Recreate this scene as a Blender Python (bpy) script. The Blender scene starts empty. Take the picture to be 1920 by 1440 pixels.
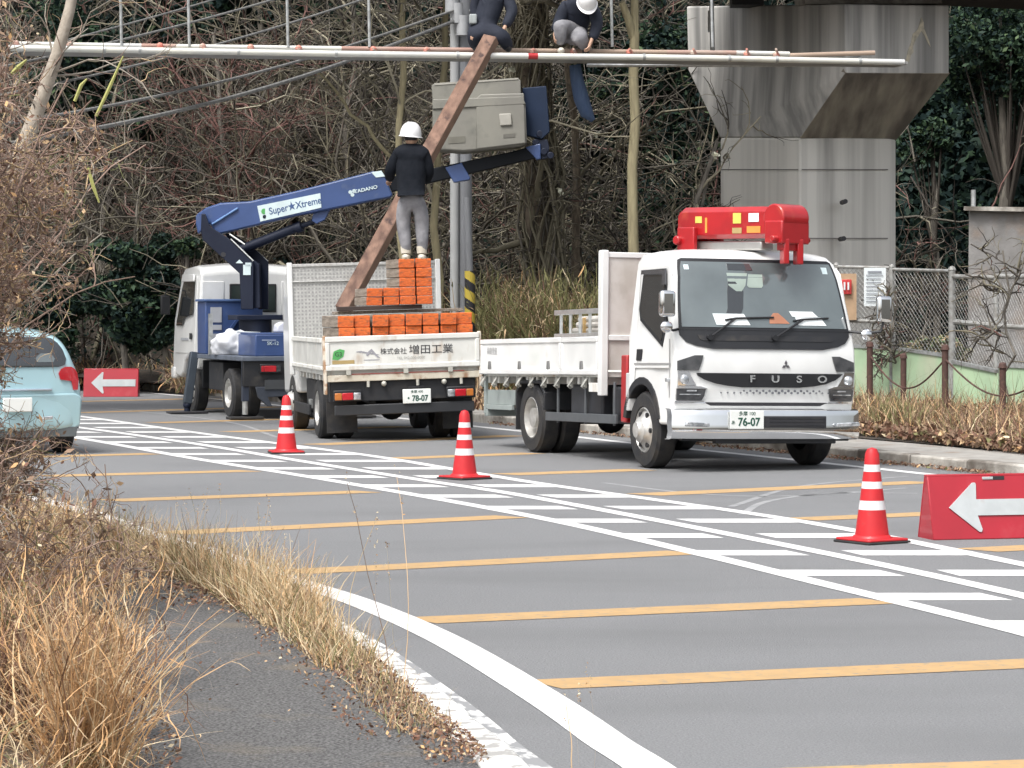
import bpy, bmesh, math, random
import numpy as np
from mathutils import Vector, Matrix, Quaternion, noise as mnoise
random.seed(7); rng = np.random.default_rng(11)
R = math.radians
# ------------------------------------------------------------------ camera, world, sun, exposure
SC = bpy.context.scene; COL = SC.collection
F = 5200.0; H = 1.65; HOR = 582.0            # focal length in photo pixels, eye height, horizon row
cd = bpy.data.cameras.new('camera'); cam = bpy.data.objects.new('camera', cd); COL.objects.link(cam)
cam.location = (0, 0, H); cam.rotation_euler = (R(90), 0, 0)
cd.sensor_width = 36; cd.lens = F/1920*36; cd.shift_y = -(720-HOR)/1920; cd.clip_start = .1; cd.clip_end = 2000
SC.camera = cam
SUN_EL, SUN_AZ = 58, 215                     # azimuth: 0 = +Y, clockwise
w = bpy.data.worlds.new('World'); SC.world = w; w.use_nodes = True
wn = w.node_tree; wn.nodes.clear()
sky = wn.nodes.new('ShaderNodeTexSky'); sky.sky_type = 'NISHITA'; sky.sun_disc = False
sky.sun_elevation = R(SUN_EL); sky.sun_rotation = R(SUN_AZ); sky.dust_density = 6; sky.air_density = 1.2
hsv = wn.nodes.new('ShaderNodeHueSaturation'); hsv.inputs['Saturation'].default_value = .34
bg = wn.nodes.new('ShaderNodeBackground'); bg.inputs['Strength'].default_value = .15
wo = wn.nodes.new('ShaderNodeOutputWorld')
wn.links.new(sky.outputs[0], hsv.inputs['Color']); wn.links.new(hsv.outputs[0], bg.inputs[0]); wn.links.new(bg.outputs[0], wo.inputs[0])
sl = bpy.data.lights.new('sun', 'SUN'); sl.energy = 1.5; sl.angle = R(18); sl.color = (1, .985, .965)
so = bpy.data.objects.new('sun', sl); COL.objects.link(so)
d = Vector((math.sin(R(SUN_AZ))*math.cos(R(SUN_EL)), math.cos(R(SUN_AZ))*math.cos(R(SUN_EL)), math.sin(R(SUN_EL))))
so.rotation_euler = d.to_track_quat('Z', 'Y').to_euler(); so.location = (0, 0, 40)
vs = SC.view_settings; vs.view_transform = 'Standard'; vs.look = 'None'; vs.gamma = 1; vs.exposure = .64
# ------------------------------------------------------------------ helpers
def W(px, py, Y): return Vector(((px-960)*Y/F, Y, H-(py-HOR)*Y/F))
def G(px, py, z=0):
    Y = F*(H-z)/(py-HOR); return Vector(((px-960)*Y/F, Y, z))
def srgb(r, g, b):
    f = lambda c: (c/255/12.92) if c/255 <= .04045 else ((c/255+.055)/1.055)**2.4
    return (f(r), f(g), f(b))
MATS = {}
def M(name, c, rough=.6, metal=0., c2=None, scale=4., stretch=(1, 1, 1), bump=0., bscale=40., spec=.5, coat=0., lo=.35, hi=.65, detail=6, dirt=None, emit=None):
    if name in MATS: return MATS[name]
    m = bpy.data.materials.new(name); m.use_nodes = True; MATS[name] = m
    n = m.node_tree; b = n.nodes['Principled BSDF']
    b.inputs['Roughness'].default_value = rough; b.inputs['Metallic'].default_value = metal
    b.inputs['Specular IOR Level'].default_value = spec; b.inputs['Coat Weight'].default_value = coat
    if c2 is None: c2 = tuple(x*.82 for x in c)
    tc = n.nodes.new('ShaderNodeTexCoord'); mp = n.nodes.new('ShaderNodeMapping'); mp.inputs['Scale'].default_value = stretch
    nz = n.nodes.new('ShaderNodeTexNoise'); nz.inputs['Scale'].default_value = scale; nz.inputs['Detail'].default_value = detail
    cr = n.nodes.new('ShaderNodeValToRGB'); cr.color_ramp.elements[0].position = lo; cr.color_ramp.elements[1].position = hi
    cr.color_ramp.elements[0].color = (*c2, 1); cr.color_ramp.elements[1].color = (*c, 1)
    n.links.new(tc.outputs['Object'], mp.inputs[0]); n.links.new(mp.outputs[0], nz.inputs[0]); n.links.new(nz.outputs[0], cr.inputs[0])
    out = cr.outputs[0]
    if dirt:   # (colour, scale, lo, hi, stretch): a second layer of stains
        m2 = n.nodes.new('ShaderNodeMapping'); m2.inputs['Scale'].default_value = dirt[4] if len(dirt) > 4 else (1, 1, 1)
        z2 = n.nodes.new('ShaderNodeTexNoise'); z2.inputs['Scale'].default_value = dirt[1]; z2.inputs['Detail'].default_value = 8
        r2 = n.nodes.new('ShaderNodeMapRange'); r2.inputs[1].default_value = dirt[2]; r2.inputs[2].default_value = dirt[3]
        mx = n.nodes.new('ShaderNodeMixRGB'); mx.inputs[2].default_value = (*dirt[0], 1)
        n.links.new(tc.outputs['Object'], m2.inputs[0]); n.links.new(m2.outputs[0], z2.inputs[0]); n.links.new(z2.outputs[0], r2.inputs[0])
        n.links.new(r2.outputs[0], mx.inputs[0]); n.links.new(out, mx.inputs[1]); out = mx.outputs[0]
    n.links.new(out, b.inputs['Base Color'])
    if bump:
        z3 = n.nodes.new('ShaderNodeTexNoise'); z3.inputs['Scale'].default_value = bscale; z3.inputs['Detail'].default_value = 5
        bp = n.nodes.new('ShaderNodeBump'); bp.inputs['Strength'].default_value = bump; bp.inputs['Distance'].default_value = .02
        n.links.new(mp.outputs[0], z3.inputs[0]); n.links.new(z3.outputs[0], bp.inputs['Height']); n.links.new(bp.outputs[0], b.inputs['Normal'])
    if emit:
        b.inputs['Emission Color'].default_value = (*emit[0], 1); b.inputs['Emission Strength'].default_value = emit[1]
    return m
def setp(o, label=None, cat=None, group=None, kind=None):
    if label: o['label'] = label
    if cat: o['category'] = cat
    if group: o['group'] = group
    if kind: o['kind'] = kind
    return o
def thing(name, label, cat, loc=(0, 0, 0), rz=0., group=None):
    o = bpy.data.objects.new(name, None); COL.objects.link(o); o.location = loc; o.rotation_euler = (0, 0, rz)
    o.empty_display_size = .2
    return setp(o, label, cat, group)
def inv(root):   # world -> local of a root with z rotation
    m = Matrix.Translation(root.location) @ root.rotation_euler.to_matrix().to_4x4(); return m.inverted()
class MB:
    def __init__(s, tf=None): s.v = []; s.f = []; s.mi = []; s.m = 0; s.tf = tf
    def add(s, vs, fs):
        b = len(s.v)
        for p in vs:
            p = Vector(p); s.v.append(tuple(s.tf @ p) if s.tf else tuple(p))
        for f in fs: s.f.append([b+i for i in f]); s.mi.append(s.m)
        return s
    def box(s, x0, x1, y0, y1, z0, z1):
        return s.add([(x, y, z) for z in (z0, z1) for y in (y0, y1) for x in (x0, x1)],
                     [(0, 2, 3, 1), (4, 5, 7, 6), (0, 1, 5, 4), (2, 6, 7, 3), (0, 4, 6, 2), (1, 3, 7, 5)])
    def obox(s, c, ax, ay, az):   # oriented box: centre and three half-axis vectors
        c, ax, ay, az = map(Vector, (c, ax, ay, az))
        return s.add([c+ax*i+ay*j+az*k for k in (-1, 1) for j in (-1, 1) for i in (-1, 1)],
                     [(0, 2, 3, 1), (4, 5, 7, 6), (0, 1, 5, 4), (2, 6, 7, 3), (0, 4, 6, 2), (1, 3, 7, 5)])
    def beam(s, a, b, wd, hg, up=(0, 0, 1)):
        a, b = Vector(a), Vector(b); t = (b-a); L = t.length; t.normalize(); up = Vector(up)
        sd = t.cross(up).normalized(); u = sd.cross(t).normalized()
        return s.obox((a+b)/2, t*L/2, sd*wd/2, u*hg/2)
    def prism(s, pts, axis, a, b):   # polygon in the other two axes extruded along axis from a to b
        def mk(p, t):
            return {'x': (t, p[0], p[1]), 'y': (p[0], t, p[1]), 'z': (p[0], p[1], t)}[axis]
        n = len(pts); vs = [mk(p, a) for p in pts]+[mk(p, b) for p in pts]
        fs = [list(range(n))[::-1], list(range(n, 2*n))]+[(i, (i+1) % n, n+(i+1) % n, n+i) for i in range(n)]
        return s.add(vs, fs)
    def cyl(s, a, b, r0, r1=None, n=14, cap=True):
        r1 = r0 if r1 is None else r1; a, b = Vector(a), Vector(b); t = (b-a).normalized()
        q = t.orthogonal().normalized(); p = t.cross(q); vs = []
        for c, r in ((a, r0), (b, r1)):
            for i in range(n):
                an = 2*math.pi*i/n; vs.append(c+q*math.cos(an)*r+p*math.sin(an)*r)
        fs = [(i, (i+1) % n, n+(i+1) % n, n+i) for i in range(n)]
        if cap: fs += [list(range(n))[::-1], list(range(n, 2*n))]
        return s.add(vs, fs)
    def tube(s, path, r, n=8):
        path = [Vector(p) for p in path]; K = len(path); rs = r if isinstance(r, (list, tuple)) else [r]*K
        ref = Vector((0, 0, 1)) if abs((path[-1]-path[0]).normalized().z) < .9 else Vector((1, 0, 0)); vs = []
        for i, p in enumerate(path):
            t = (path[min(i+1, K-1)]-path[max(i-1, 0)]).normalized(); q = t.cross(ref).normalized(); u = q.cross(t)
            for k in range(n):
                a = 2*math.pi*k/n; vs.append(p+(q*math.cos(a)+u*math.sin(a))*rs[i])
        fs = [(i*n+k, i*n+(k+1) % n, (i+1)*n+(k+1) % n, (i+1)*n+k) for i in range(K-1) for k in range(n)]
        fs += [list(range(n))[::-1], list(range((K-1)*n, K*n))]
        return s.add(vs, fs)
    def lathe(s, prof, o, ax, n=28):   # prof: list of (radius, along)
        o, ax = Vector(o), Vector(ax).normalized(); q = ax.orthogonal().normalized(); p = ax.cross(q); K = len(prof); vs = []
        for r, t in prof:
            for i in range(n):
                a = 2*math.pi*i/n; vs.append(o+ax*t+(q*math.cos(a)+p*math.sin(a))*r)
        return s.add(vs, [(j*n+i, j*n+(i+1) % n, (j+1)*n+(i+1) % n, (j+1)*n+i) for j in range(K-1) for i in range(n)])
    def ball(s, c, r, sx=1, sy=1, sz=1, n=14, m=9, z0=-1.):
        vs = []; c = Vector(c)
        for j in range(m+1):
            ph = math.asin(z0)+(math.pi/2-math.asin(z0))*j/m
            for i in range(n):
                a = 2*math.pi*i/n; vs.append(c+Vector((math.cos(a)*math.cos(ph)*sx, math.sin(a)*math.cos(ph)*sy, math.sin(ph)*sz))*r)
        fs = [(j*n+i, j*n+(i+1) % n, (j+1)*n+(i+1) % n, (j+1)*n+i) for j in range(m) for i in range(n)]
        return s.add(vs, fs+[list(range(n))[::-1]])
    def sheet(s, quad, t=.006):   # thin plate from 4+ coplanar corner points
        q = [Vector(p) for p in quad]; nrm = (q[1]-q[0]).cross(q[2]-q[0]).normalized()*t; n = len(q)
        return s.add(q+[p+nrm for p in q], [list(range(n))[::-1], list(range(n, 2*n))]+[(i, (i+1) % n, n+(i+1) % n, n+i) for i in range(n)])
def obj(name, mb, mats, parent=None, bevel=0., smooth=False, seg=2, world=False, subd=0, label=None):
    me = bpy.data.meshes.new(name); vs = mb.v
    if world and parent is not None:
        I = inv(parent if parent.parent is None else parent.parent)
        vs = [tuple(I @ Vector(p)) for p in vs]
    me.from_pydata(vs, [], mb.f); mats = mats if isinstance(mats, (list, tuple)) else [mats]
    for m in mats: me.materials.append(m)
    if len(mats) > 1: me.polygons.foreach_set('material_index', mb.mi)
    bm = bmesh.new(); bm.from_mesh(me); bmesh.ops.recalc_face_normals(bm, faces=bm.faces); bm.to_mesh(me); bm.free()
    if smooth:
        me.polygons.foreach_set('use_smooth', [True]*len(me.polygons))
        try: me.set_sharp_from_angle(angle=R(38))
        except Exception: pass
    me.update(); o = bpy.data.objects.new(name, me); COL.objects.link(o)
    if parent is not None: o.parent = parent
    if bevel:
        b = o.modifiers.new('bevel', 'BEVEL'); b.width = bevel; b.segments = seg; b.limit_method = 'ANGLE'; b.angle_limit = R(35); b.harden_normals = False
        me.polygons.foreach_set('use_smooth', [True]*len(me.polygons))
        try: me.set_sharp_from_angle(angle=R(30))
        except Exception: pass
    if subd:
        m = o.modifiers.new('subd', 'SUBSURF'); m.levels = subd; m.render_levels = subd
        me.polygons.foreach_set('use_smooth', [True]*len(me.polygons))
    if label: o['label'] = label
    return o
def copy_tree(o, parent=None):
    c = o.copy(); COL.objects.link(c)
    if parent is not None: c.parent = parent
    for ch in list(o.children): copy_tree(ch, c)
    return c
def text(name, body, size, mat, parent, loc, rot, ext=.003, align='CENTER', sx=1., bold=0.):
    cu = bpy.data.curves.new('t', 'FONT'); cu.body = body; cu.size = size; cu.extrude = ext; cu.align_x = align; cu.align_y = 'CENTER'; cu.offset = bold
    to = bpy.data.objects.new('t', cu); COL.objects.link(to)
    dg = bpy.context.evaluated_depsgraph_get(); me = bpy.data.meshes.new_from_object(to.evaluated_get(dg))
    bpy.data.objects.remove(to); me.materials.clear(); me.materials.append(mat)
    o = bpy.data.objects.new(name, me); COL.objects.link(o); o.parent = parent; o.location = loc; o.rotation_euler = rot; o.scale = (sx, 1, 1)
    return o
# ---- batches of thin geometry with numpy
class Batch:
    def __init__(s): s.V = []; s.Q = []; s.MI = []; s.n = 0
    def tubes(s, P, Rr, mi=0, sides=3):
        P = np.asarray(P, float); N, K, _ = P.shape; Rr = np.broadcast_to(Rr, (N, K))
        T = np.gradient(P, axis=1); T /= np.linalg.norm(T, axis=2, keepdims=True)+1e-9
        ref = np.where(np.abs(T[:, :, 2:3]) > .85, np.array([1., 0, 0]), np.array([0, 0, 1.]))
        A = np.cross(T, ref); A /= np.linalg.norm(A, axis=2, keepdims=True)+1e-9; B = np.cross(A, T)
        vs = []
        for k in range(sides):
            a = 2*math.pi*k/sides; vs.append(P+(A*math.cos(a)+B*math.sin(a))*Rr[:, :, None])
        V = np.stack(vs, 2).reshape(-1, 3)                      # (N,K,s)
        i = np.arange(N)[:, None, None]*K*sides; j = np.arange(K-1)[None, :, None]*sides; k = np.arange(sides)[None, None, :]; k2 = (k+1) % sides
        q = np.stack(np.broadcast_arrays(i+j+k, i+j+k2, i+j+sides+k2, i+j+sides+k), -1).reshape(-1, 4)
        s._add(V, q, np.repeat(np.broadcast_to(mi, (N,)), (K-1)*sides)); return s
    def ribbons(s, P, Wd, mi=0):
        P = np.asarray(P, float); N, K, _ = P.shape; Wd = np.broadcast_to(Wd, (N, K))
        a = rng.uniform(0, 2*math.pi, N); S = np.stack([np.cos(a), np.sin(a), a*0], 1)[:, None, :]
        V = np.stack([P-S*Wd[:, :, None]/2, P+S*Wd[:, :, None]/2], 2).reshape(-1, 3)
        i = np.arange(N)[:, None]*K*2; j = np.arange(K-1)[None, :]*2; b = i+j
        q = np.stack([b, b+1, b+3, b+2], -1).reshape(-1, 4)
        s._add(V, q, np.repeat(np.broadcast_to(mi, (N,)), K-1)); return s
    def leaves(s, C, size, mi=0, flat=0., aspect=.5):
        C = np.asarray(C, float); N = len(C); size = np.broadcast_to(size, (N,))
        a = rng.normal(size=(N, 3)); a[:, 2] *= (1-flat); a /= np.linalg.norm(a, axis=1, keepdims=True)
        b = rng.normal(size=(N, 3)); b[:, 2] *= (1-flat); b -= a*(a*b).sum(1, keepdims=True); b /= np.linalg.norm(b, axis=1, keepdims=True)
        a *= size[:, None]/2; b *= size[:, None]/2*aspect
        V = np.stack([C-a, C-a*.1+b, C+a, C-a*.1-b], 1).reshape(-1, 3); q = np.arange(N*4).reshape(-1, 4)
        s._add(V, q, np.broadcast_to(mi, (N,))); return s
    def _add(s, V, q, mi):
        s.V.append(V); s.Q.append(q+s.n); s.MI.append(np.asarray(mi)); s.n += len(V)
    def build(s, name, mats, parent=None, smooth=False):
        V = np.concatenate(s.V); Q = np.concatenate(s.Q); MI = np.concatenate(s.MI)
        if parent is not None:
            I = np.array(inv(parent)); V = V @ I[:3, :3].T+I[:3, 3]
        me = bpy.data.meshes.new(name); me.vertices.add(len(V)); me.vertices.foreach_set('co', V.astype(np.float32).ravel())
        me.loops.add(Q.size); me.loops.foreach_set('vertex_index', Q.astype(np.int32).ravel())
        me.polygons.add(len(Q)); me.polygons.foreach_set('loop_start', np.arange(0, Q.size, 4, dtype=np.int32))
        for m in (mats if isinstance(mats, (list, tuple)) else [mats]): me.materials.append(m)
        me.polygons.foreach_set('material_index', MI.astype(np.int32)); me.update(calc_edges=True)
        if smooth: me.polygons.foreach_set('use_smooth', [True]*len(Q))
        o = bpy.data.objects.new(name, me); COL.objects.link(o)
        if parent is not None: o.parent = parent
        return o
def wander(start, dirs, length, K, curl=.25, droop=0.):
    """curved strands from start points (N,3) along unit dirs (N,3)"""
    N = len(start); P = np.zeros((N, K, 3)); P[:, 0] = start; dd = dirs/np.linalg.norm(dirs, axis=1, keepdims=True)
    st = np.broadcast_to(length, (N,))[:, None]/(K-1); bend = rng.normal(size=(N, 3))*curl*.5
    for k in range(1, K):
        dd = dd+bend+rng.normal(size=(N, 3))*curl; dd[:, 2] -= droop; dd /= np.linalg.norm(dd, axis=1, keepdims=True)
        P[:, k] = P[:, k-1]+dd*st
    return P
def fork(P, n, length, K, spread=.8, curl=.25, droop=0., t0=.25, up=0.):
    """n children from random places on each parent strand"""
    N, KK, _ = P.shape; idx = np.repeat(np.arange(N), n); t = rng.uniform(t0, .97, len(idx))*(KK-1); i0 = t.astype(int); fr = (t-i0)[:, None]
    s0 = P[idx, i0]*(1-fr)+P[idx, np.minimum(i0+1, KK-1)]*fr; dr = P[idx, np.minimum(i0+1, KK-1)]-P[idx, i0]
    dr /= np.linalg.norm(dr, axis=1, keepdims=True)+1e-9; dr = dr+rng.normal(size=dr.shape)*spread; dr[:, 2] += up
    return wander(s0, dr, length*rng.uniform(.5, 1.2, len(idx)), K, curl, droop)
# ------------------------------------------------------------------ materials
WHITE = M('white_paint', (.78, .79, .78), .3, coat=.5, c2=(.68, .69, .68), scale=2, dirt=((.40, .37, .32), 3, .66, .95))
WHITE_OLD = M('worn_white_paint', (.74, .74, .70), .45, c2=(.62, .62, .58), scale=3, dirt=((.36, .25, .15), 6, .57, .8, (1, 1, .4)))
BLACK = M('black_plastic', (.016, .017, .02), .45, scale=8)
CHASSIS = M('chassis_black', (.012, .014, .018), .65, c2=(.022, .022, .024), scale=6, dirt=((.07, .062, .052), 5, .55, .9))
RUBBER = M('rubber', (.018, .019, .022), .8, c2=(.035, .033, .031), scale=9, bump=.3, bscale=60)
CHROME = M('chrome', (.86, .87, .88), .05, 1., c2=(.78, .79, .80), scale=3)
STEEL = M('galvanised_steel', (.55, .57, .57), .42, .7, c2=(.38, .39, .38), scale=14)
ALU = M('aluminium', (.72, .74, .74), .35, .8, scale=10)
GLASS = M('tinted_glass', (.135, .165, .17), .04, 0., c2=(.085, .105, .11), scale=1.3, spec=1., coat=1.)
DGLASS = M('dark_glass', (.02, .024, .027), .05, spec=.9, coat=1., scale=2)
LENS = M('lamp_lens', (.8, .82, .84), .1, .5, scale=20, c2=(.3, .32, .34))
LENSD = M('smoked_lamp_lens', (.022, .024, .028), .06, .0, coat=1., scale=10, c2=(.07, .07, .075))
REDL = M('red_lens', (.5, .02, .03), .15, coat=.6)
AMB = M('amber_lens', (.5, .17, .04), .15, coat=.6)
RED = M('crane_red', (.44, .012, .016), .32, coat=.5, c2=(.34, .010, .014), scale=3, dirt=((.48, .06, .035), 4, .6, .8))
NAVY = M('boom_blue', (.042, .080, .215), .4, coat=.3, c2=(.034, .066, .175), scale=2, dirt=((.1, .13, .2), 5, .6, .9))
DNAVY = M('dark_navy_paint', (.008, .012, .028), .5, c2=(.012, .017, .034), scale=3, spec=.3)
BLK2 = M('boom_inner_black', (.005, .007, .011), .55, spec=.2)
CREAM = M('bucket_plastic', (.215, .21, .18), .6, c2=(.175, .17, .15), scale=2, dirt=((.12, .12, .105), 4, .55, .8))
SKIN = M('skin', (.52, .32, .22), .55)
ORANGE = M('orange_end_paint', (.72, .165, .028), .75, c2=(.56, .11, .022), scale=4, lo=.42, hi=.58, dirt=((.26, .085, .035), 9, .50, .66, (1, 1, 3.5)), bump=.5)
WOODG = M('weathered_wood', (.33, .28, .23), .85, c2=(.18, .145, .115), scale=6, stretch=(6, .5, 6), bump=.4)
WOODR = M('red_brown_timber', (.235, .14, .10), .8, c2=(.10, .055, .04), scale=3, stretch=(3, 3, 1), bump=.3, dirt=((.05, .028, .025), 7, .60, .70))
WOODL = M('pale_timber', (.27, .175, .125), .8, c2=(.17, .105, .075), scale=3, bump=.3)
CONERED = M('cone_red', (.56, .016, .022), .5, c2=(.47, .014, .02), scale=5, coat=.1, dirt=((.30, .05, .045), 9, .60, .82))
CONEWH = M('cone_white_tape', (.74, .74, .74), .4, scale=8, c2=(.64, .64, .65), dirt=((.42, .40, .38), 11, .58, .85))
PLATE = M('plate_white', (.8, .82, .79), .4, scale=3, c2=(.74, .76, .73))
INK = M('ink_green', (.02, .09, .06), .6)
INKB = M('ink_black', (.03, .03, .035), .6)
PAPER = M('paper_white', (.82, .86, .86), .6, scale=3, c2=(.72, .78, .8))
STICK = M('pale_sticker', (.62, .74, .76), .5, scale=3)
SGREEN = M('green_sticker', (.10, .42, .12), .5, scale=3)
SYEL = M('yellow_sticker', (.7, .6, .12), .5)
SORG = M('orange_sticker', (.85, .3, .06), .5)
OCHRE = M('ochre_sticker', (.45, .33, .14), .6)
PERF = M('perforated_sheet', (.52, .52, .50), .55, c2=(.40, .40, .39), scale=30, dirt=((.33, .28, .22), 3, .6, .85))
DIRTY = M('smeared_steel_sheet', (.62, .60, .57), .6, c2=(.45, .42, .38), scale=2.5, dirt=((.22, .18, .15), 2.2, .52, .8, (1, 1, .6)))
# ------------------------------------------------------------------ ground, road, markings
ASPH = M('asphalt', (.225, .229, .234), .85, c2=(.165, .169, .174), scale=75, lo=.3, hi=.7, bump=.5, bscale=110, spec=.25, dirt=((.165, .168, .172), .55, .50, .72, (.5, 1, 1)))
PATHM = M('old_asphalt', (.19, .188, .185), .9, c2=(.055, .055, .056), scale=85, bump=.8, bscale=70, spec=.2, dirt=((.20, .17, .13), 2.5, .58, .85))
MARKW = M('road_paint_white', (.72, .72, .71), .7, c2=(.60, .60, .595), scale=6, spec=.3, dirt=((.27, .27, .275), 26, .60, .74))
MARKY = M('road_paint_yellow', (.47, .31, .15), .75, c2=(.41, .275, .14), scale=7, spec=.3, dirt=((.24, .225, .19), 20, .57, .72))
DIRT = M('leaf_litter_ground', (.075, .058, .044), .95, c2=(.028, .026, .022), scale=7, bump=1., bscale=24)
VERGE = M('dry_verge_ground', (.19, .145, .10), .95, c2=(.09, .068, .05), scale=5, bump=1., bscale=18)
PAVE = M('pavement_concrete', (.36, .345, .32), .85, c2=(.27, .26, .24), scale=6, bump=.3, bscale=60, dirt=((.20, .15, .11), 3, .55, .8))
KERBM = M('kerb_concrete', (.48, .46, .42), .85, c2=(.27, .25, .22), scale=5, bump=.4, bscale=40, dirt=((.10, .085, .07), 1.3, .48, .66))
KERBP = M('kerb_flaking_white', (.68, .68, .66), .8, c2=(.33, .325, .31), scale=13, lo=.42, hi=.5, bump=.3, bscale=40)
def smooth_line(pts, n=12):   # Catmull-Rom through ground points
    P = [Vector(p) for p in pts]; P = [P[0]*2-P[1]]+P+[P[-1]*2-P[-2]]; out = []
    for i in range(1, len(P)-2):
        for k in range(n):
            t = k/n; a, b, c, e = P[i-1], P[i], P[i+1], P[i+2]
            out.append(.5*((2*b)+(c-a)*t+(2*a-5*b+4*c-e)*t*t+(3*b-a-3*c+e)*t**3))
    return out+[P[-2]]
def offs(line, dist):
    out = []
    for i, p in enumerate(line):
        t = line[min(i+1, len(line)-1)]-line[max(i-1, 0)]; t.z = 0; t.normalize(); out.append(p+Vector((t.y, -t.x, 0))*dist)
    return out
def strip(mb, L, Rr, zl=0., zr=0.):
    n = len(L); vs = [(p.x, p.y, zl) for p in L]+[(p.x, p.y, zr) for p in Rr]
    mb.add(vs, [(i, i+1, n+i+1, n+i) for i in range(n-1)])
def gp(l, z=0): return [G(x, y, z) for x, y in l]
# edge of the road on the camera's side (painted line) and on the far side, both as curves on the road plane
NEAR = smooth_line([Vector((-15.5, 44, 0)), Vector((-9.4, 34, 0))]+gp([(40, 930), (285, 1003), (400, 1036), (520, 1080), (677, 1131), (833, 1199), (1000, 1297), (1130, 1385), (1290, 1510)])+[Vector((.72, 6, 0)), Vector((.7, 2, 0)), Vector((.4, -4, 0))])
FAR = smooth_line([Vector((-28, 66, 0))]+gp([(-40, 713), (135, 724), (262, 735), (412, 749), (520, 760), (700, 779), (903, 801), (1084, 820), (1182, 831), (1400, 853), (1549, 869), (1762, 892), (1920, 911), (2150, 944), (2600, 1010)])+[Vector((9.3, 10, 0)), Vector((10.3, 2, 0)), Vector((10.6, -5, 0))])
L1 = smooth_line([Vector((-17, 53, 0))]+gp([(0, 806), (142, 821), (364, 860), (625, 902), (1000, 969), (1313, 1039), (1527, 1091), (1920, 1187), (2400, 1320)])+[Vector((6.1, 6, 0)), Vector((6.6, -3, 0))])
L2 = smooth_line([Vector((-17.9, 56.5, 0))]+gp([(0, 787), (142, 801), (364, 832), (547, 862), (781, 899), (1000, 933), (1484, 1025), (1920, 1118), (2500, 1260)])+[Vector((7.0, 6, 0)), Vector((7.4, -3, 0))])
L3 = smooth_line([Vector((-18.6, 60, 0))]+gp([(0, 768), (142, 780), (364, 811), (583, 840), (729, 860), (1000, 905), (1484, 975), (1920, 1059), (2500, 1180)])+[Vector((7.8, 6, 0)), Vector((8.3, -3, 0))])
mb = MB(); mb.box(-700, 700, -300, 900, -1.5, -.06); setp(obj('ground', mb, DIRT), kind='structure')
mb = MB()
NL = [p for p in offs(NEAR, -.62)]; FL = [p for p in offs(FAR, .55)]
def resample(L, n):
    d = [0.]
    for a, b in zip(L, L[1:]): d.append(d[-1]+(b-a).length)
    xs = np.linspace(0, d[-1], n); A = np.array(L)
    return [Vector((np.interp(x, d, A[:, 0]), np.interp(x, d, A[:, 1]), 0)) for x in xs]
a = resample(offs(NEAR, .62), 60); b = resample(offs(FAR, -.62), 60)
strip(mb, a, b); road = setp(obj('road', mb, ASPH), kind='structure')
def band(name, line, wd, mat, z=.0035):
    mb = MB(); strip(mb, offs(line, -wd/2), offs(line, wd/2), z, z); return setp(obj(name, mb, mat), kind='structure')
band('road_edge_line', NEAR, .19, MARKW); band('road_edge_line', FAR, .16, MARKW)
for L in (L1, L2, L3): band('centre_line', L, .15, MARKW)
def x_at(L, Y):
    for p, q in zip(L, L[1:]):
        if (p.y-Y)*(q.y-Y) <= 0 and p.y != q.y: return p.x+(q.x-p.x)*(Y-p.y)/(q.y-p.y)
    return None
mb = MB()
for k in range(-6, 30):
    Y = 14.54+1.44*k
    if Y > 51: break
    for L, sg, LL in ((L1, 1, L2), (L3, -1, L2)):
        y0, y1 = Y-.2, Y+.2; xa, xb, xc = x_at(L, y0), x_at(L, y1), x_at(LL, Y)
        if None in (xa, xb, xc): continue
        wd = abs(xc-x_at(L, Y))*.80*sg; sl = (xb-xa)
        mb.add([(xa+.02*sg, y0, .0022), (xa+wd, y0, .0022), (xa+wd+sl, y1, .0022), (xb+.02*sg, y1, .0022)], [(0, 1, 2, 3)])
setp(obj('centre_ladder_marking', mb, MARKW), kind='structure')
YB = [((20, 858), (285, 851)), ((85, 893), (470, 883)), ((205, 939), (690, 922)), ((315, 1000), (960, 969)), ((545, 1073), (1285, 1036)),
      ((785, 1164), (1650, 1127)), ((1020, 1284), (2100, 1237)), ((945, 890), (1205, 881)), ((1205, 928), (1735, 904)), ((1500, 974), (1900, 957)),
      ((1830, 1032), (2300, 1008)), ((740, 860), (1000, 850)), ((590, 834), (960, 817)), ((150, 753), (400, 747)), ((150, 774), (520, 763)), ((290, 793), (640, 783)), ((430, 810), (760, 800)), ((1330, 1460), (2500, 1420))]
for (a, b) in YB:
    p, q = G(*a), G(*b); t = (q-p).normalized(); nrm = Vector((-t.y, t.x, 0))*.15
    def sl_(L, y):
        a_, b__ = x_at(L, y-.4), x_at(L, y+.4); return (b__-a_)/.8 if None not in (a_, b__) else -.35
    mb = MB(); k0, k1 = sl_(NEAR, p.y), sl_(L1, q.y); mb.add([p-nrm-Vector((k0*.15, 0, 0)), q-nrm-Vector((k1*.15, 0, 0)), q+nrm+Vector((k1*.15, 0, 0)), p+nrm+Vector((k0*.15, 0, 0))], [(0, 1, 2, 3)])
    for i in range(4): mb.v[i] = (mb.v[i][0], mb.v[i][1], .0028)
    setp(obj('yellow_cross_stripe', mb, MARKY), kind='structure')
# faint curved tyre marks
SKID = M('tyre_mark', (.32, .325, .33), .85, c2=(.235, .24, .245), scale=5, spec=.2)
mb = MB()
for c in ([(1130, 905), (1300, 925), (1480, 930), (1700, 915)], [(1390, 965), (1440, 940), (1560, 925), (1720, 925)], [(1370, 950), (1500, 912), (1700, 893)], [(640, 800), (760, 810), (900, 812)], [(200, 765), (420, 790), (520, 820)]):
    L = smooth_line(gp(c), 8); strip(mb, offs(L, -.035), offs(L, .035), .0015, .0015)
setp(obj('tyre_marks', mb, SKID), kind='structure')
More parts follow.
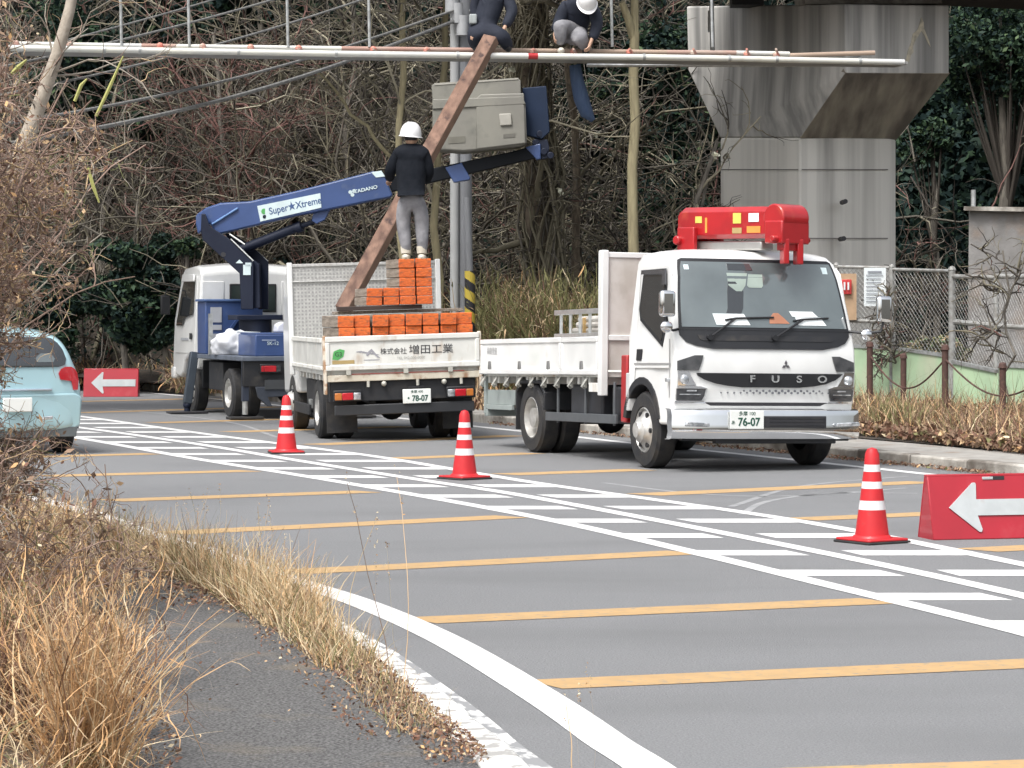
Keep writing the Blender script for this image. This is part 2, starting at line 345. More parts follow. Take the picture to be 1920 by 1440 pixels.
# flaked white paint spread over the gutter beside the near kerb
SPL = M('flaked_paint_gutter', (.70, .70, .69), .8, c2=(.26, .265, .27), scale=7, stretch=(1, .5, 1), lo=.47, hi=.53, spec=.2, detail=10)
# near side: gutter, kerb, path, bank
def kerb(name, line, w0, w1, z, mat, seg=1.2):
    """row of kerb stones between offsets w0..w1 of a line"""
    A, B = resample(offs(line, w0), 240), resample(offs(line, w1), 240); mb = MB()
    for i in range(0, 236, 3):
        vs = []
        for j, e in ((i, .012), (i+3, -.012)):
            t = (A[i+3]-A[i]).normalized()*e
            for P in (A[j], B[j]):
                for zz in (-.05, z): vs.append((P.x+t.x, P.y+t.y, zz+(.004*math.sin(i*7.3) if zz > 0 else 0)))
        mb.add(vs, [(0, 1, 3, 2), (4, 6, 7, 5), (0, 4, 5, 1), (2, 3, 7, 6), (1, 5, 7, 3), (0, 2, 6, 4)])
    return obj(name, mb, mat, bevel=.02)
def side_of(line):   # +1 if positive offset of this line is to the right in x
    o = offs(line, 1.); return 1 if (o[len(o)//2].x > line[len(o)//2].x) else -1
sn = side_of(NEAR); sf = side_of(FAR)
setp(kerb('near_kerb', NEAR, -sn*.50, -sn*.66, .10, KERBP), 'low kerb with flaking white paint edging the grey path', 'kerb')
setp(kerb('far_kerb', FAR, sf*.58, sf*.76, .125, KERBM), 'mossy pale stone kerb along the far side of the road', 'kerb')
NS = [p for p in NEAR if p.y < 16.5]; mb = MB(); strip(mb, offs(NS, -sn*.50), offs(NS, -sn*.34), .002, .002); setp(obj('gutter_paint', mb, SPL), kind='structure')
mb = MB(); A = resample(offs(NEAR, -sn*.665), 90); B = resample(offs(NEAR, -sn*1.87), 90)
def near_w(p): return p
B = [Vector((p.x, p.y, 0)) for p in B]
strip(mb, A, B, .085, .085); setp(obj('path', mb, PATHM), kind='structure')
# bank beside the path, rising to the left
mb = MB(); ofs = [1.86, 2.0, 2.4, 3.0, 4.2, 6.5, 10]; zs = [.07, .14, .22, .34, .5, .7, .9]; Ls = [resample(offs(NEAR, -sn*o), 90) for o in ofs]
vs = []
for o, z, L in zip(ofs, zs, Ls):
    for p in L: vs.append((p.x, p.y, z+(mnoise.noise(Vector((p.x*1.1, p.y*1.1, o)))*.12 if o > 1.8 else 0)))
fs = [(k*90+i, k*90+i+1, (k+1)*90+i+1, (k+1)*90+i) for k in range(len(ofs)-1) for i in range(89)]
mb.add(vs, fs); setp(obj('bank_terrain', mb, VERGE, smooth=True), kind='structure')
# far side: pavement, verge and the wooded hillside
mb = MB(); A = resample(offs(FAR, sf*.765), 80); B = resample(offs(FAR, sf*1.9), 80); strip(mb, A, B, .118, .118); setp(obj('pavement', mb, PAVE), kind='structure')
FOOT = smooth_line([Vector(p) for p in [(-90, 98, 0), (-45, 84, 0), (-25, 72, 0), (-14, 62, 0), (-7, 57, 0), (-1, 54, 0), (4, 57, 0), (9, 60, 0), (16, 58, 0), (30, 52, 0), (60, 44, 0), (120, 30, 0)]], 10)
mb = MB(); A = resample(offs(FAR, sf*1.905), 120); B = resample(FOOT, 120); n = 120; rows = 8; vs = []
for r in range(rows+1):
    for i in range(n):
        t = r/rows; p = A[i].lerp(B[i], t); z = .13+(.25+mnoise.noise(Vector((p.x*.5, p.y*.5, 0)))*.25)*t if r else .13
        vs.append((p.x, p.y, z))
mb.add(vs, [(r*n+i, r*n+i+1, (r+1)*n+i+1, (r+1)*n+i) for r in range(rows) for i in range(n-1)])
base = len(mb.v); prof = [(0, .3), (2, 1.6), (5, 4.2), (9, 8), (14, 12.5), (20, 18), (30, 26), (45, 36)]; vs = []
FB = resample(FOOT, 120)
for (o, z) in prof:
    for i, p in enumerate(FB):
        q = p+Vector((0, o, 0)); h = z+mnoise.noise(Vector((q.x*.22, q.y*.22, 3)))*min(2.2, z*.4); vs.append((q.x, q.y, h if o else vs_ if False else .3+0*h))
# make first hill row meet last verge row
for i in range(n): vs[i] = (mb.v[rows*n+i][0], mb.v[rows*n+i][1], mb.v[rows*n+i][2])
mb.add(vs, [(r*n+i, r*n+i+1, (r+1)*n+i+1, (r+1)*n+i) for r in range(len(prof)-1) for i in range(n-1)])
setp(obj('hillside_terrain', mb, DIRT, smooth=True), kind='structure')
def foot_y(x):
    return float(np.interp(x, [p.x for p in FB], [p.y for p in FB]))
def hill_z(x, y):
    o = y-foot_y(x)
    if o < 0: return .3
    return float(np.interp(o, [a for a, _ in prof], [b for _, b in prof]))

# ------------------------------------------------------------------ vegetation
TW = [M('twig_grey_brown', (.15, .135, .11), .9, scale=3), M('twig_dark', (.07, .060, .05), .9, scale=3), M('twig_tan', (.20, .18, .125), .9, scale=3), M('twig_reddish', (.19, .10, .085), .9, scale=3), M('twig_pale', (.33, .30, .22), .9, scale=3)]
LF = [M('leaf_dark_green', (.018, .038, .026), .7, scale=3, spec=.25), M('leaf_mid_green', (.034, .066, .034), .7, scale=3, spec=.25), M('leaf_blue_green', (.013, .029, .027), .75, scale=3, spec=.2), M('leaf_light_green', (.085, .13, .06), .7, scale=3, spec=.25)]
DRY = [M('dry_leaf_brown', (.25, .165, .11), .9, scale=3), M('dry_leaf_tan', (.55, .38, .22), .9, scale=3), M('dry_leaf_red_brown', (.19, .098, .066), .9, scale=3), M('straw', (.62, .47, .28), .85, scale=3), M('straw_pale', (.72, .60, .40), .85, scale=3), M('straw_orange', (.60, .36, .17), .85, scale=3), M('olive_grass', (.19, .185, .075), .85, scale=3)]
BARK = M('bark', (.21, .19, .16), .9, c2=(.11, .10, .085), scale=6, stretch=(3, 3, .6), bump=.6)
BARKY = M('peeled_yellow_bark', (.33, .29, .175), .8, c2=(.23, .20, .12), scale=5, stretch=(4, 4, .5), bump=.3)
BARKV = M('vine_covered_bark', (.24, .195, .14), .9, c2=(.10, .08, .06), scale=9, stretch=(2, 2, .5), bump=1.)
def mix(n, w):  # random material indices with weights
    w = np.array(w, float); return rng.choice(len(w), size=n, p=w/w.sum())
# (1) the hillside thicket: thousands of crossing twigs, reads as one mass
def scatter_hill(n, x0, x1, dmax=22):
    x = rng.uniform(x0, x1, n); o = rng.uniform(0, 1, n)**1.2*dmax; y = np.array([foot_y(a) for a in x])+o
    z = np.array([hill_z(a, b) for a, b in zip(x, y)]); return np.stack([x, y, z], 1)
B1 = Batch()
S = scatter_hill(1500, -30, 6.5); dr = rng.normal(size=(1500, 3))*.55; dr[:, 2] = np.abs(dr[:, 2])+.75; dr[:, 1] -= .25
st = wander(S, dr, rng.uniform(3, 7, 1500), 8, .22, .05); B1.tubes(st, np.linspace(.05, .016, 8)[None]*rng.uniform(.6, 1.3, (1500, 1)), mix(1500, [6, 3, 3, .6, 1.2]))
f1 = fork(st, 5, 2.6, 6, .75, .28, .03); B1.tubes(f1, np.linspace(.024, .010, 6)[None], mix(len(f1), [6, 4, 3, .8, 1]))
f2 = fork(f1, 4, 1.3, 5, .9, .32, .03); B1.tubes(f2, np.linspace(.013, .007, 5)[None], mix(len(f2), [6, 4, 3, .8, .8]))
# arching canes low on the slope
S = scatter_hill(2600, -30, 6.5, 9); dr = rng.normal(size=(2600, 3)); dr[:, 2] = np.abs(dr[:, 2])*.7+.5
a = wander(S, dr, rng.uniform(1.5, 3.6, 2600), 8, .2, .12); B1.tubes(a, np.linspace(.019, .009, 8)[None], mix(2600, [5, 4, 4, .8, 1.2]))
B1.build('thicket_undergrowth', TW).update_tag(); setp(bpy.data.objects['thicket_undergrowth'], 'tangle of bare grey-brown twigs covering the whole hillside', 'undergrowth', kind='stuff')
# (2) leaves scattered through it
B2 = Batch()
S = scatter_hill(90000, -30, 8, 16); S[:, 2] += rng.uniform(0, 2.4, len(S))*rng.uniform(0, 1, len(S)); dens = np.array([mnoise.noise(Vector((p[0]*.35, p[2]*.4, 5))) for p in S]); S = S[dens > -.2]
B2.leaves(S, rng.uniform(.06, .15, len(S)), mix(len(S), [5, 3, 5, .6]))
o = B2.build('hillside_foliage', LF); setp(o, 'dull green ivy and leaves showing through the hillside twigs', 'foliage', kind='stuff')
# (3) trees and shrubs that can be told apart
def root_path(p0, p1, K=9, wob=.12):
    p0, p1 = Vector(p0), Vector(p1); out = []
    for k in range(K):
        t = k/(K-1); out.append(p0.lerp(p1, t)+Vector((random.uniform(-1, 1), random.uniform(-1, 1), 0))*wob*math.sin(math.pi*t))
    return out
def bare_tree(name, label, base, top, r0, r1, bark, n1=10, len1=2.2, n2=5, n3=4, wts=(5, 1, 3, 0, 3), lean=0, t0=.3, cat='tree', group=None, up=.3, sub=.35):
    t = thing(name, label, cat, base, 0, group); P = root_path(base, top); mb = MB(tf=inv(t))
    mb.tube(P, [r0+(r1-r0)*i/8 for i in range(9)], 10); obj('trunk', mb, bark, t, smooth=True)
    if n1:
        A = np.array([[tuple(p) for p in P]]); b = Batch(); f = fork(A, n1, len1, 8, .8, .18, -.02, t0, up); b.tubes(f, np.linspace(r0*sub, .012, 8)[None], mix(len(f), wts), 5)
        g = fork(f, n2, len1*.55, 6, .7, .25, 0, .2, .1); b.tubes(g, np.linspace(.018, .006, 6)[None], mix(len(g), wts))
        if n3: h = fork(g, n3, len1*.3, 5, .8, .3); b.tubes(h, np.linspace(.008, .004, 5)[None], mix(len(h), wts))
        b.build('crown', TW, t)
    return t
def gy(px, Y, z=0.): p = W(px, 600, Y); return Vector((p.x, Y, z))
bare_tree('bare_tree', 'slim tree with peeled yellow trunk straight above the white helmet', gy(762, 46.2, .3), W(757, -60, 46.2), .065, .052, BARKY, 7, 2.4, 5, 4, (2, 0, 2, 0, 5), t0=.5)
bare_tree('bare_tree', 'bare tree with several pale forked limbs behind the leaning timber', gy(812, 47.5, .3), W(838, -80, 47.5), .085, .045, BARKY, 13, 3.0, 5, 3, (1, .5, 3, 0, 8), t0=.4, sub=.42)
bare_tree('bare_tree', 'pale limb reaching up left from the bare tree by the pole', W(738, 300, 47.2), W(590, 130, 47), .035, .022, BARKY, 5, 1.3, 4, 3, (1, 0, 3, 0, 5))
t = bare_tree('pruned_tree', 'straight yellowish trunk pruned to a fork, left of the concrete pier', gy(1172, 47.5, .3), W(1190, 60, 47.5), .10, .085, BARKY, 0)
mb = MB(tf=inv(t)); mb.tube([W(1187, 70, 47.5), W(1178, 35, 47.4), W(1166, 5, 47.3)], [.075, .07, .055], 9); mb.tube([W(1189, 70, 47.5), W(1190, 20, 47.5), W(1190, -60, 47.6)], [.08, .07, .06], 9)
obj('branch', mb, BARKY, t, smooth=True)
t = bare_tree('vine_covered_tree', 'thick trunk wrapped in brown vines behind the blue bucket bracket', gy(1035, 52, .3), W(985, -60, 52), .24, .20, BARKV, 6, 2.2, 4, 3, (3, 2, 5, 0, 2))
b = Batch(); A = np.array([[tuple(p) for p in root_path(gy(1035, 52, .3), W(985, -60, 52))]])
f = np.repeat(A, 60, 0)+0; ph = rng.uniform(0, 6.28, (60, 1))+np.linspace(0, 5, 9)[None]*rng.choice([-1, 1], (60, 1)); rr = rng.uniform(.18, .45, (60, 1)); f[:, :, 0] += np.cos(ph)*rr; f[:, :, 1] += np.sin(ph)*rr
b.tubes(f, np.linspace(.03, .02, 9)[None], mix(60, [2, 1, 4, 0, 3])); g = fork(f, 12, .7, 6, .9, .3, .12); b.tubes(g, np.linspace(.014, .006, 6)[None], mix(len(g), [3, 1, 5, 0, 3]))
b.build('vines', TW, t)
bare_tree('bare_tree', 'tall thin trunk rising right of the vine-covered tree', gy(1085, 53, .3), W(1060, -60, 53), .09, .07, BARKV, 9, 2.2, 5, 4, (3, 2, 5, 0, 2))
bare_tree('fallen_trunk', 'slanting pale branch leaning toward the pier above the red crane', gy(1200, 50, .3)+Vector((0, 0, 0)), W(1345, 265, 50), .07, .035, BARK, 5, 1.6, 4, 3, (2, 1, 3, 0, 4), cat='branch')
bare_tree('fallen_trunk', 'second slanting stick just right of the one touching the pier', gy(1250, 51, .3), W(1325, 340, 51), .05, .03, BARK, 4, 1.3, 4, 3, (2, 2, 3, 0, 3), cat='branch')
bare_tree('bare_tree', 'leaning bare tree crossing the upper left of the hillside', gy(560, 60, 1.6), W(470, -80, 60), .12, .06, BARK, 16, 4.2, 7, 4, (5, 2, 3, 1, 1))
bare_tree('bare_tree', 'bare tree with reddish twigs above the blue boom', gy(470, 57, .6), W(400, 60, 57), .09, .04, BARK, 16, 2.8, 8, 6, (2, 1, 1, 7, 0))
bare_tree('bare_tree', 'dark-limbed bare tree at the left of the hillside', gy(300, 64, 1), W(330, -90, 64), .12, .05, BARK, 18, 4, 7, 4, (5, 3, 2, 0, 1))
bare_tree('bare_tree', 'spreading bare tree between the boom and the tall yellow trunk', gy(640, 58, 1), W(665, -40, 58), .1, .04, BARK, 18, 3.6, 7, 4, (5, 2, 4, 0, 2))
def leafy(name, label, base, c, rad, n, wts, size=(.09, .17), trunk=.08, cat='shrub', clump=26, group=None, mats=LF, flat=.2, cyl=0., limbs=14):
    t = thing(name, label, cat, base, 0, group); mb = MB(tf=inv(t)); mb.tube(root_path(base, c), [trunk*(1-.07*i) for i in range(9)], 8); obj('trunk', mb, BARK, t, smooth=True)
    rad = np.array(rad, float); cc = np.array(c, float); b = Batch()
    u = rng.normal(size=(clump, 3)); u /= np.linalg.norm(u, axis=1, keepdims=True); cen = cc+u*rad*rng.uniform(.25, .85, (clump, 1)); cr = rng.uniform(.16, .34, clump)*rad.min()*1.6
    k = rng.integers(0, clump, n); v = rng.normal(size=(n, 3)); v /= np.linalg.norm(v, axis=1, keepdims=True); P = cen[k]+v*cr[k][:, None]*rng.uniform(.3, 1, (n, 1))**.5*np.array([1.15, 1.15, .75])
    tone = rng.integers(0, 3, clump); mi = mix(n, wts); mi = np.where(rng.random(n) < .35, (tone[k]) % len(mats), mi)
    P = P[P[:, 2] > base[2]+.05] ; mi = mi[:len(P)]
    b.leaves(P, rng.uniform(size[0], size[1], len(P)), mi, flat); o = b.build('crown', mats, t)
    b = Batch(); s0 = np.repeat(np.array([tuple(Vector(base).lerp(Vector(c), .5))]), clump, 0); q = np.stack([s0+(cen-s0)*x for x in np.linspace(0, 1, 5)], 1); b.tubes(q, np.linspace(trunk*.4, .01, 5)[None], 0); b.build('limbs', TW[1:2], t)
    return t
leafy('evergreen_shrub', 'big dark green glossy shrub behind the far red arrow board', gy(240, 55, .2), W(236, 560, 55), (1.15, .7, 1.25), 11000, (5, 4, 4, .8), (.10, .2), clump=46)
leafy('evergreen_shrub', 'broad dark green shrub low behind the blue car roof', gy(80, 57, .2), W(90, 575, 57), (1.2, .9, 1.3), 6000, (5, 3, 4, .5), (.10, .2), clump=34)
leafy('evergreen_shrub', 'dark shrub filling the gap left of the crane truck cab', gy(310, 55, .2), W(300, 545, 55), (.65, .6, 1.4), 6000, (6, 2, 4, .3), (.08, .16), clump=30)
leafy('evergreen_shrub', 'light green leafy sprig above the white cab roof', gy(352, 53, .2), W(350, 462, 53), (.35, .3, .3), 900, (1, 3, 1, 4), (.07, .14), clump=10)
leafy('evergreen_shrub', 'dark evergreen mass high behind the left bare branches', gy(190, 60, .5), W(200, 150, 60), (2.2, 1.2, 2.6), 6500, (6, 5, 5, 1.5), (.12, .22), clump=34)
leafy('evergreen_tree', 'dark cedar standing high behind the leaning poles', gy(470, 61, 1), W(450, 20, 61), (3.0, 1.2, 1.5), 7000, (6, 2, 7, .4), (.14, .28), clump=40, cat='tree')
leafy('evergreen_tree', 'dark cedar spreading between the tall yellow trunk and the pier', gy(1250, 60, .4), W(1250, 250, 60), (1.5, 1.3, 3.4), 22000, (6, 4, 6, 1.2), (.10, .2), trunk=.16, clump=90, cat='tree')
leafy('evergreen_tree', 'blue-green cedar low between the yellow trunk and the pier', gy(1265, 57, .4), W(1255, 455, 57), (1.15, 1.1, 1.3), 9000, (6, 2, 7, .5), (.10, .18), trunk=.12, clump=40, cat='tree')
leafy('evergreen_tree', 'dark cedar in the gap right of the vine-covered trunk', gy(1110, 60, .4), W(1110, 200, 60), (1.0, 1.2, 2.6), 9000, (6, 3, 6, .8), (.10, .2), trunk=.12, clump=40, cat='tree')
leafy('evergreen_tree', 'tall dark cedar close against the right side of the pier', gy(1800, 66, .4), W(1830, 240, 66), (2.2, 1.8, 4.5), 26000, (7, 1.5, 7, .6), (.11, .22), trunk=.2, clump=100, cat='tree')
leafy('evergreen_tree', 'green-tipped cedar boughs hanging at the upper right corner', gy(1900, 61, .4), W(1880, 110, 61), (1.9, 1.2, 1.6), 9000, (4, 6, 3, 1.5), (.10, .2), trunk=.15, clump=36, cat='tree')
leafy('evergreen_tree', 'low cedar bough right of the pier haunch', gy(1760, 60, .4), W(1745, 265, 60), (.75, .7, .55), 2200, (3, 6, 3, 1.5), (.10, .18), trunk=.09, clump=14, cat='tree')
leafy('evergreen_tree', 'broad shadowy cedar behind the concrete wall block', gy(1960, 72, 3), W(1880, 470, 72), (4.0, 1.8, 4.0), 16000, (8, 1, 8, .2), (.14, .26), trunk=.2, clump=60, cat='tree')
# dark deep wood: big background stands further up the slope so that no sky shows
b = Batch()
n = 60000; x = rng.uniform(4, 34, n); y = 74+rng.uniform(0, 5, n)+np.abs(x-14)*.1; z = rng.uniform(0, 16, n)
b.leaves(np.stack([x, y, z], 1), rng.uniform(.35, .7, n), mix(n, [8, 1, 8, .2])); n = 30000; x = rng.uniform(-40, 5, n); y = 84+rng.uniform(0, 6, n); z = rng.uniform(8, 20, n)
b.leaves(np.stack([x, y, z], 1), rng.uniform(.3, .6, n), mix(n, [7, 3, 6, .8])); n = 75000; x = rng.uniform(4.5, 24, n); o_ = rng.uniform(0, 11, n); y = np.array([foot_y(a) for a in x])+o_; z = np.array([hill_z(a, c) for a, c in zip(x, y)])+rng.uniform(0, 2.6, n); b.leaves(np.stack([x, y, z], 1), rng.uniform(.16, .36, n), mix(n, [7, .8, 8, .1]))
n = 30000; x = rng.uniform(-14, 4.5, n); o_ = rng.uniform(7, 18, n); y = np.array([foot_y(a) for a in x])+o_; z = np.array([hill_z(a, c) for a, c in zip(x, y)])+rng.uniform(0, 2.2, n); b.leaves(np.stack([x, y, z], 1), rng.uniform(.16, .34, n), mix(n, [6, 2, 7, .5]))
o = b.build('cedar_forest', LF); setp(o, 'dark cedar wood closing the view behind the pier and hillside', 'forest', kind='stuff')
# yellow-green bamboo grass and low brush behind the trucks
b = Batch()
for (x0, x1, Y0, Y1, hh, n, wt) in ((895, 1150, 44.5, 50, 2.2, 5200, (1.2, .5, .8, .5, .3, .2, 9)), (560, 900, 47, 53, .9, 2600, (4, 1, 2, .4, .2, .3, 4)), (330, 600, 50, 55, .7, 1800, (4, 1, 2.5, .5, .3, .6, 3)), (-150, 340, 57, 64, .45, 5000, (4, 3, 3, 1.4, .8, 2, 1)), (1130, 1620, 43, 50, .6, 1800, (4, 1, 2, .5, .2, .4, 3))):
    Y = rng.uniform(Y0, Y1, n); X = (rng.uniform(x0, x1, n)-960)*Y/F; S = np.stack([X, Y, X*0+.15], 1); dr = rng.normal(size=(n, 3))*.38; dr[:, 2] = 1
    P = wander(S, dr, hh*rng.uniform(.35, 1.1, n), 6, .13, .09); b.ribbons(P, np.linspace(.03, .006, 6)[None]*rng.uniform(.6, 1.5, (n, 1)), mix(n, wt))
    L = fork(P, 2, .28, 4, .9, .2, .15, .4); b.ribbons(L, np.array([.012, .028, .02, .004])[None], mix(len(L), wt))
o = b.build('brush_grass', DRY); setp(o, 'yellow-green bamboo grass and dry brush behind the parked trucks', 'grass', kind='stuff')
# ------------------------------------------------------------------ bridge pier and right-hand side structures
CONC = M('streaked_concrete', (.58, .565, .53), .85, c2=(.31, .305, .29), scale=1., stretch=(2.6, 2.6, .10), lo=.38, hi=.56, bump=.3, bscale=20, dirt=((.09, .09, .09), .9, .52, .74, (1.7, 1.7, .13)))
CONCL = M('lower_streaked_concrete', (.80, .78, .72), .85, c2=(.60, .585, .54), scale=1., stretch=(2.2, 2.2, .07), lo=.36, hi=.52, bump=.3, bscale=20, dirt=((.26, .25, .235), .9, .56, .76, (1.6, 1.6, .09)))
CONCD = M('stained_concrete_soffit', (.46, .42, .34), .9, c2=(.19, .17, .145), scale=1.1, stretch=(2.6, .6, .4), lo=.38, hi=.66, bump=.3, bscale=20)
CONCB = M('grey_concrete', (.25, .245, .24), .9, c2=(.17, .165, .16), scale=2.5, bump=.4, bscale=26, dirt=((.25, .18, .13), 1.6, .54, .8))
t = thing('bridge_pier', 'tall streaked concrete hammerhead pier carrying the bridge', 'pier', (5.6, 51.5, .1))
Y0, YL, YR = 50., 54.6, 51.6
# pillar: near vertical edge px1500, left edge 1350 (far), right edge 1680
def col_face(px, Y, ytop): return [Vector(((px-960)*Y/F, Y, 0.)), W(px, ytop, Y)]
a0, a1 = col_face(1350, YL-1.2, 258); b0, b1 = col_face(1500, Y0+1.6, 258); c0, c1 = col_face(1664, YR+1.4, 260); c20, c21 = col_face(1680, YR+1.75, 261); e0, e1 = col_face(1560, YL+1.2, 258)
mb = MB(tf=inv(t)); lo = [a0, b0, c0, c20, e0]; hi = [a1, b1, c1, c21, e1]
mb.add(lo+hi, [(0, 1, 6, 5), (1, 2, 7, 6), (2, 3, 8, 7), (3, 4, 9, 8), (4, 0, 5, 9), (5, 6, 7, 8, 9)]); obj('column', mb, CONCL, t, bevel=.04)
mb = MB(tf=inv(t)); tl = [W(1287, 12, YL), W(1585, 8, Y0), W(1780, 10, YR), W(1480, 14, YL+2)]; bl = [W(1290, 131, YL), W(1585, 136, Y0), W(1780, 137, YR), W(1480, 133, YL+2)]
dz = Vector((0, 0, -.003)); bt = [a1+dz, b1+dz, c21+dz, e1+dz]
mb.add(tl+bl+bt, [(0, 1, 2, 3), (0, 4, 5, 1), (1, 5, 6, 2), (2, 6, 7, 3), (3, 7, 4, 0), (4, 8, 9, 5), (6, 10, 11, 7), (7, 11, 8, 4), (8, 11, 10, 9)]); obj('cap', mb, CONC, t, bevel=.03)
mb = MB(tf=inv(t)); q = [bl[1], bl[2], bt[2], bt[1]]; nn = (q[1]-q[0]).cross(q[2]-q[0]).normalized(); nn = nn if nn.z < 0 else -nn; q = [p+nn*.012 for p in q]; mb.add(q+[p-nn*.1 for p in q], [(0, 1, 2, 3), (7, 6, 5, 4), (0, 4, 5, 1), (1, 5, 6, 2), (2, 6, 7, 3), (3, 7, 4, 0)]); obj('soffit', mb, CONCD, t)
mb = MB(tf=inv(t))   # pale lime scar on the end of the cap
nl = Vector((0, -1, .0))
SC_ = [(1697, 119), (1704, 116), (1707, 104), (1712, 98), (1711, 88), (1716, 76), (1722, 66), (1727, 58), (1733, 66), (1739, 80), (1744, 88), (1741, 76), (1737, 66), (1732, 54), (1731, 42), (1727, 33), (1724, 44), (1720, 56), (1711, 64), (1708, 80), (1703, 92), (1700, 104)]
def on_end(px, py):
    s = (px-1585)/(195.); Y = Y0+(YR-Y0)*s; return W(px, py, Y)+Vector((.0, -.012, 0))
q = [on_end(*p) for p in SC_]; mb.sheet(q, .01); obj('lime_scar', mb, M('lime_scale', (.66, .60, .46), .9, c2=(.4, .37, .3), scale=9), t)
mb = MB(tf=inv(t))
for (px, py) in ((1581, 379), (1578, 448)): p = W(px, py, Y0+1.9); mb.cyl(p+Vector((0, -.35, 0)), p+Vector((0, .2, 0)), .045)
obj('form_tie_hole', mb, INKB, t)
mb = MB(tf=inv(t)); mb.tube([W(1334, 6, 51.5), W(1336, 96, 51.5)], .045, 8); mb.tube([W(1330, 20, 51.4), W(1330, 60, 51.4)], .03, 8); obj('drain_pipe', mb, STEEL, t)
# girder of the railway bridge, bottom just above the frame
mb = MB(tf=inv(t))
def fl(pa, pb, Ya, Yb, py):
    A, Bq = W(pa, py, Ya), W(pb, py, Yb); nn = (Bq-A).cross(Vector((0, 0, 1))).normalized(); nn = nn if nn.y < 0 else -nn; A, Bq = A+nn*.03, Bq+nn*.03; h = Vector((0, 0, .009)); mb.add([A-h, Bq-h, Bq+h, A+h], [(0, 1, 2, 3)])
for py in (318, 447): fl(1352, 1499, YL-1.2, Y0+1.6, py); fl(1501, 1663, Y0+1.6, YR+1.4, py)
obj('formwork_joint', mb, M('joint_dark', (.2, .19, .18), .9), t)
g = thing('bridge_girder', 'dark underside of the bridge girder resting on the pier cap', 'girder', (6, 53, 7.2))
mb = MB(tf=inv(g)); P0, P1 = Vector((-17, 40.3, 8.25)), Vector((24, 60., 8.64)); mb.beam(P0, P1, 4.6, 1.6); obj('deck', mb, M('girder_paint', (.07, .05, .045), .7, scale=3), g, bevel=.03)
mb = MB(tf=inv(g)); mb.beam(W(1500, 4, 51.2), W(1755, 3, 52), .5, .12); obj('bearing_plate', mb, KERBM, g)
for px in (1400, 1690):
    p = W(px, 4, 52.4); mb = MB(tf=inv(g)); mb.box(p.x-.3, p.x+.3, p.y-.3, p.y+.3, p.z-.08, p.z+.35); obj('bearing', mb, CHASSIS, g)
# concrete wall block at the right
t = thing('concrete_wall', 'weathered grey concrete abutment wall at the right edge', 'wall', W(1880, 660, 46))
mb = MB(tf=inv(t)); mb.add([W(1812, 668, 46), W(2150, 668, 43.5), W(2150, 668, 49), W(1900, 668, 50), W(1816, 392, 46), W(2150, 398, 43.5), W(2150, 410, 49), W(1900, 404, 50)], [(0, 1, 2, 3), (4, 5, 6, 7), (0, 4, 5, 1), (1, 5, 6, 2), (2, 6, 7, 3), (3, 7, 4, 0)])
for i in range(4): mb.v[i] = (mb.v[i][0], mb.v[i][1], -mb.tf.inverted().translation.z)
obj('wall_face', mb, CONCB, t, bevel=.04)
mb = MB(tf=inv(t)); mb.beam(W(1814, 391, 45.97), W(2150, 396, 43.4), .2, .07); obj('coping', mb, KERBM, t)
mb = MB(tf=inv(t)); mb.cyl(W(1825, 392, 46.1), W(1825, 356, 46.1), .04); obj('vent_pipe', mb, STEEL, t)
# mint green low wall and chain-link fence above it
MINT = M('mint_paint', (.42, .57, .37), .7, c2=(.34, .47, .31), scale=2.5, dirt=((.55, .55, .42), 3, .5, .8, (1, 1, .3)))
t = thing('green_panel_wall', 'low mint-green panel wall below the chain-link fence', 'wall', W(1700, 760, 43) )
segs = [(1590, 1672, 43.4, 43, 652, 655), (1674, 1786, 42.6, 41.8, 656, 672), (1788, 1872, 41, 40.2, 682, 700), (1874, 2060, 39.8, 38.6, 688, 700)]
for (xa, xb, ya, yb, ta, tb) in segs:
    mb = MB(tf=inv(t)); A, B = W(xa, ta, ya), W(xb, tb, yb); zz = .1
    mb.add([A, B, B+Vector((0, .06, 0)), A+Vector((0, .06, 0))]+[Vector((p.x, p.y, zz)) for p in (A, B, B+Vector((0, .06, 0)), A+Vector((0, .06, 0)))], [(0, 1, 2, 3), (4, 5, 6, 7), (0, 4, 5, 1), (1, 5, 6, 2), (2, 6, 7, 3), (3, 7, 4, 0)])
    obj('panel', mb, MINT, t)
    mb = MB(tf=inv(t)); mb.beam(A+Vector((0, .03, .03)), B+Vector((0, .03, .03)), .09, .05); obj('cap_rail', mb, STEEL, t)
GPIPE = M('fence_pipe', (.42, .43, .42), .6, .3, c2=(.26, .25, .23), scale=10)
t = thing('chain_link_fence', 'grey chain-link fence with pipe frame in front of the pier', 'fence', W(1700, 700, 42))
def post(px, ytop, Y, r=.04):
    mb = MB(tf=inv(t)); p = W(px, ytop, Y); mb.cyl((p.x, p.y, .1), p, r, n=10); mb.ball(p, r*1.15, n=8, m=4); obj('post', mb, GPIPE, t, smooth=True)
post(1568, 497, 43.6); post(1672, 500, 42.9); post(1785, 506, 41.7, .055); post(1868, 520, 40.5); post(1960, 520, 39)
def rail(a, b, r=.025):
    mb = MB(tf=inv(t)); mb.cyl(a, b, r, n=8); obj('rail', mb, GPIPE, t, smooth=True)
rail(W(1568, 500, 43.6), W(1672, 502, 42.9)); rail(W(1672, 505, 42.9), W(1785, 508, 41.7)); rail(W(1785, 518, 41.7), W(1868, 521, 40.5), .035); rail(W(1868, 518, 40.5), W(1960, 519, 39), .035)
rail(W(1788, 603, 41.7), W(1868, 611, 40.5), .04); rail(W(1868, 611, 40.5), W(1960, 616, 39), .035); rail(W(1568, 600, 43.6), W(1672, 604, 42.9), .03)
mb = MB(tf=inv(t))
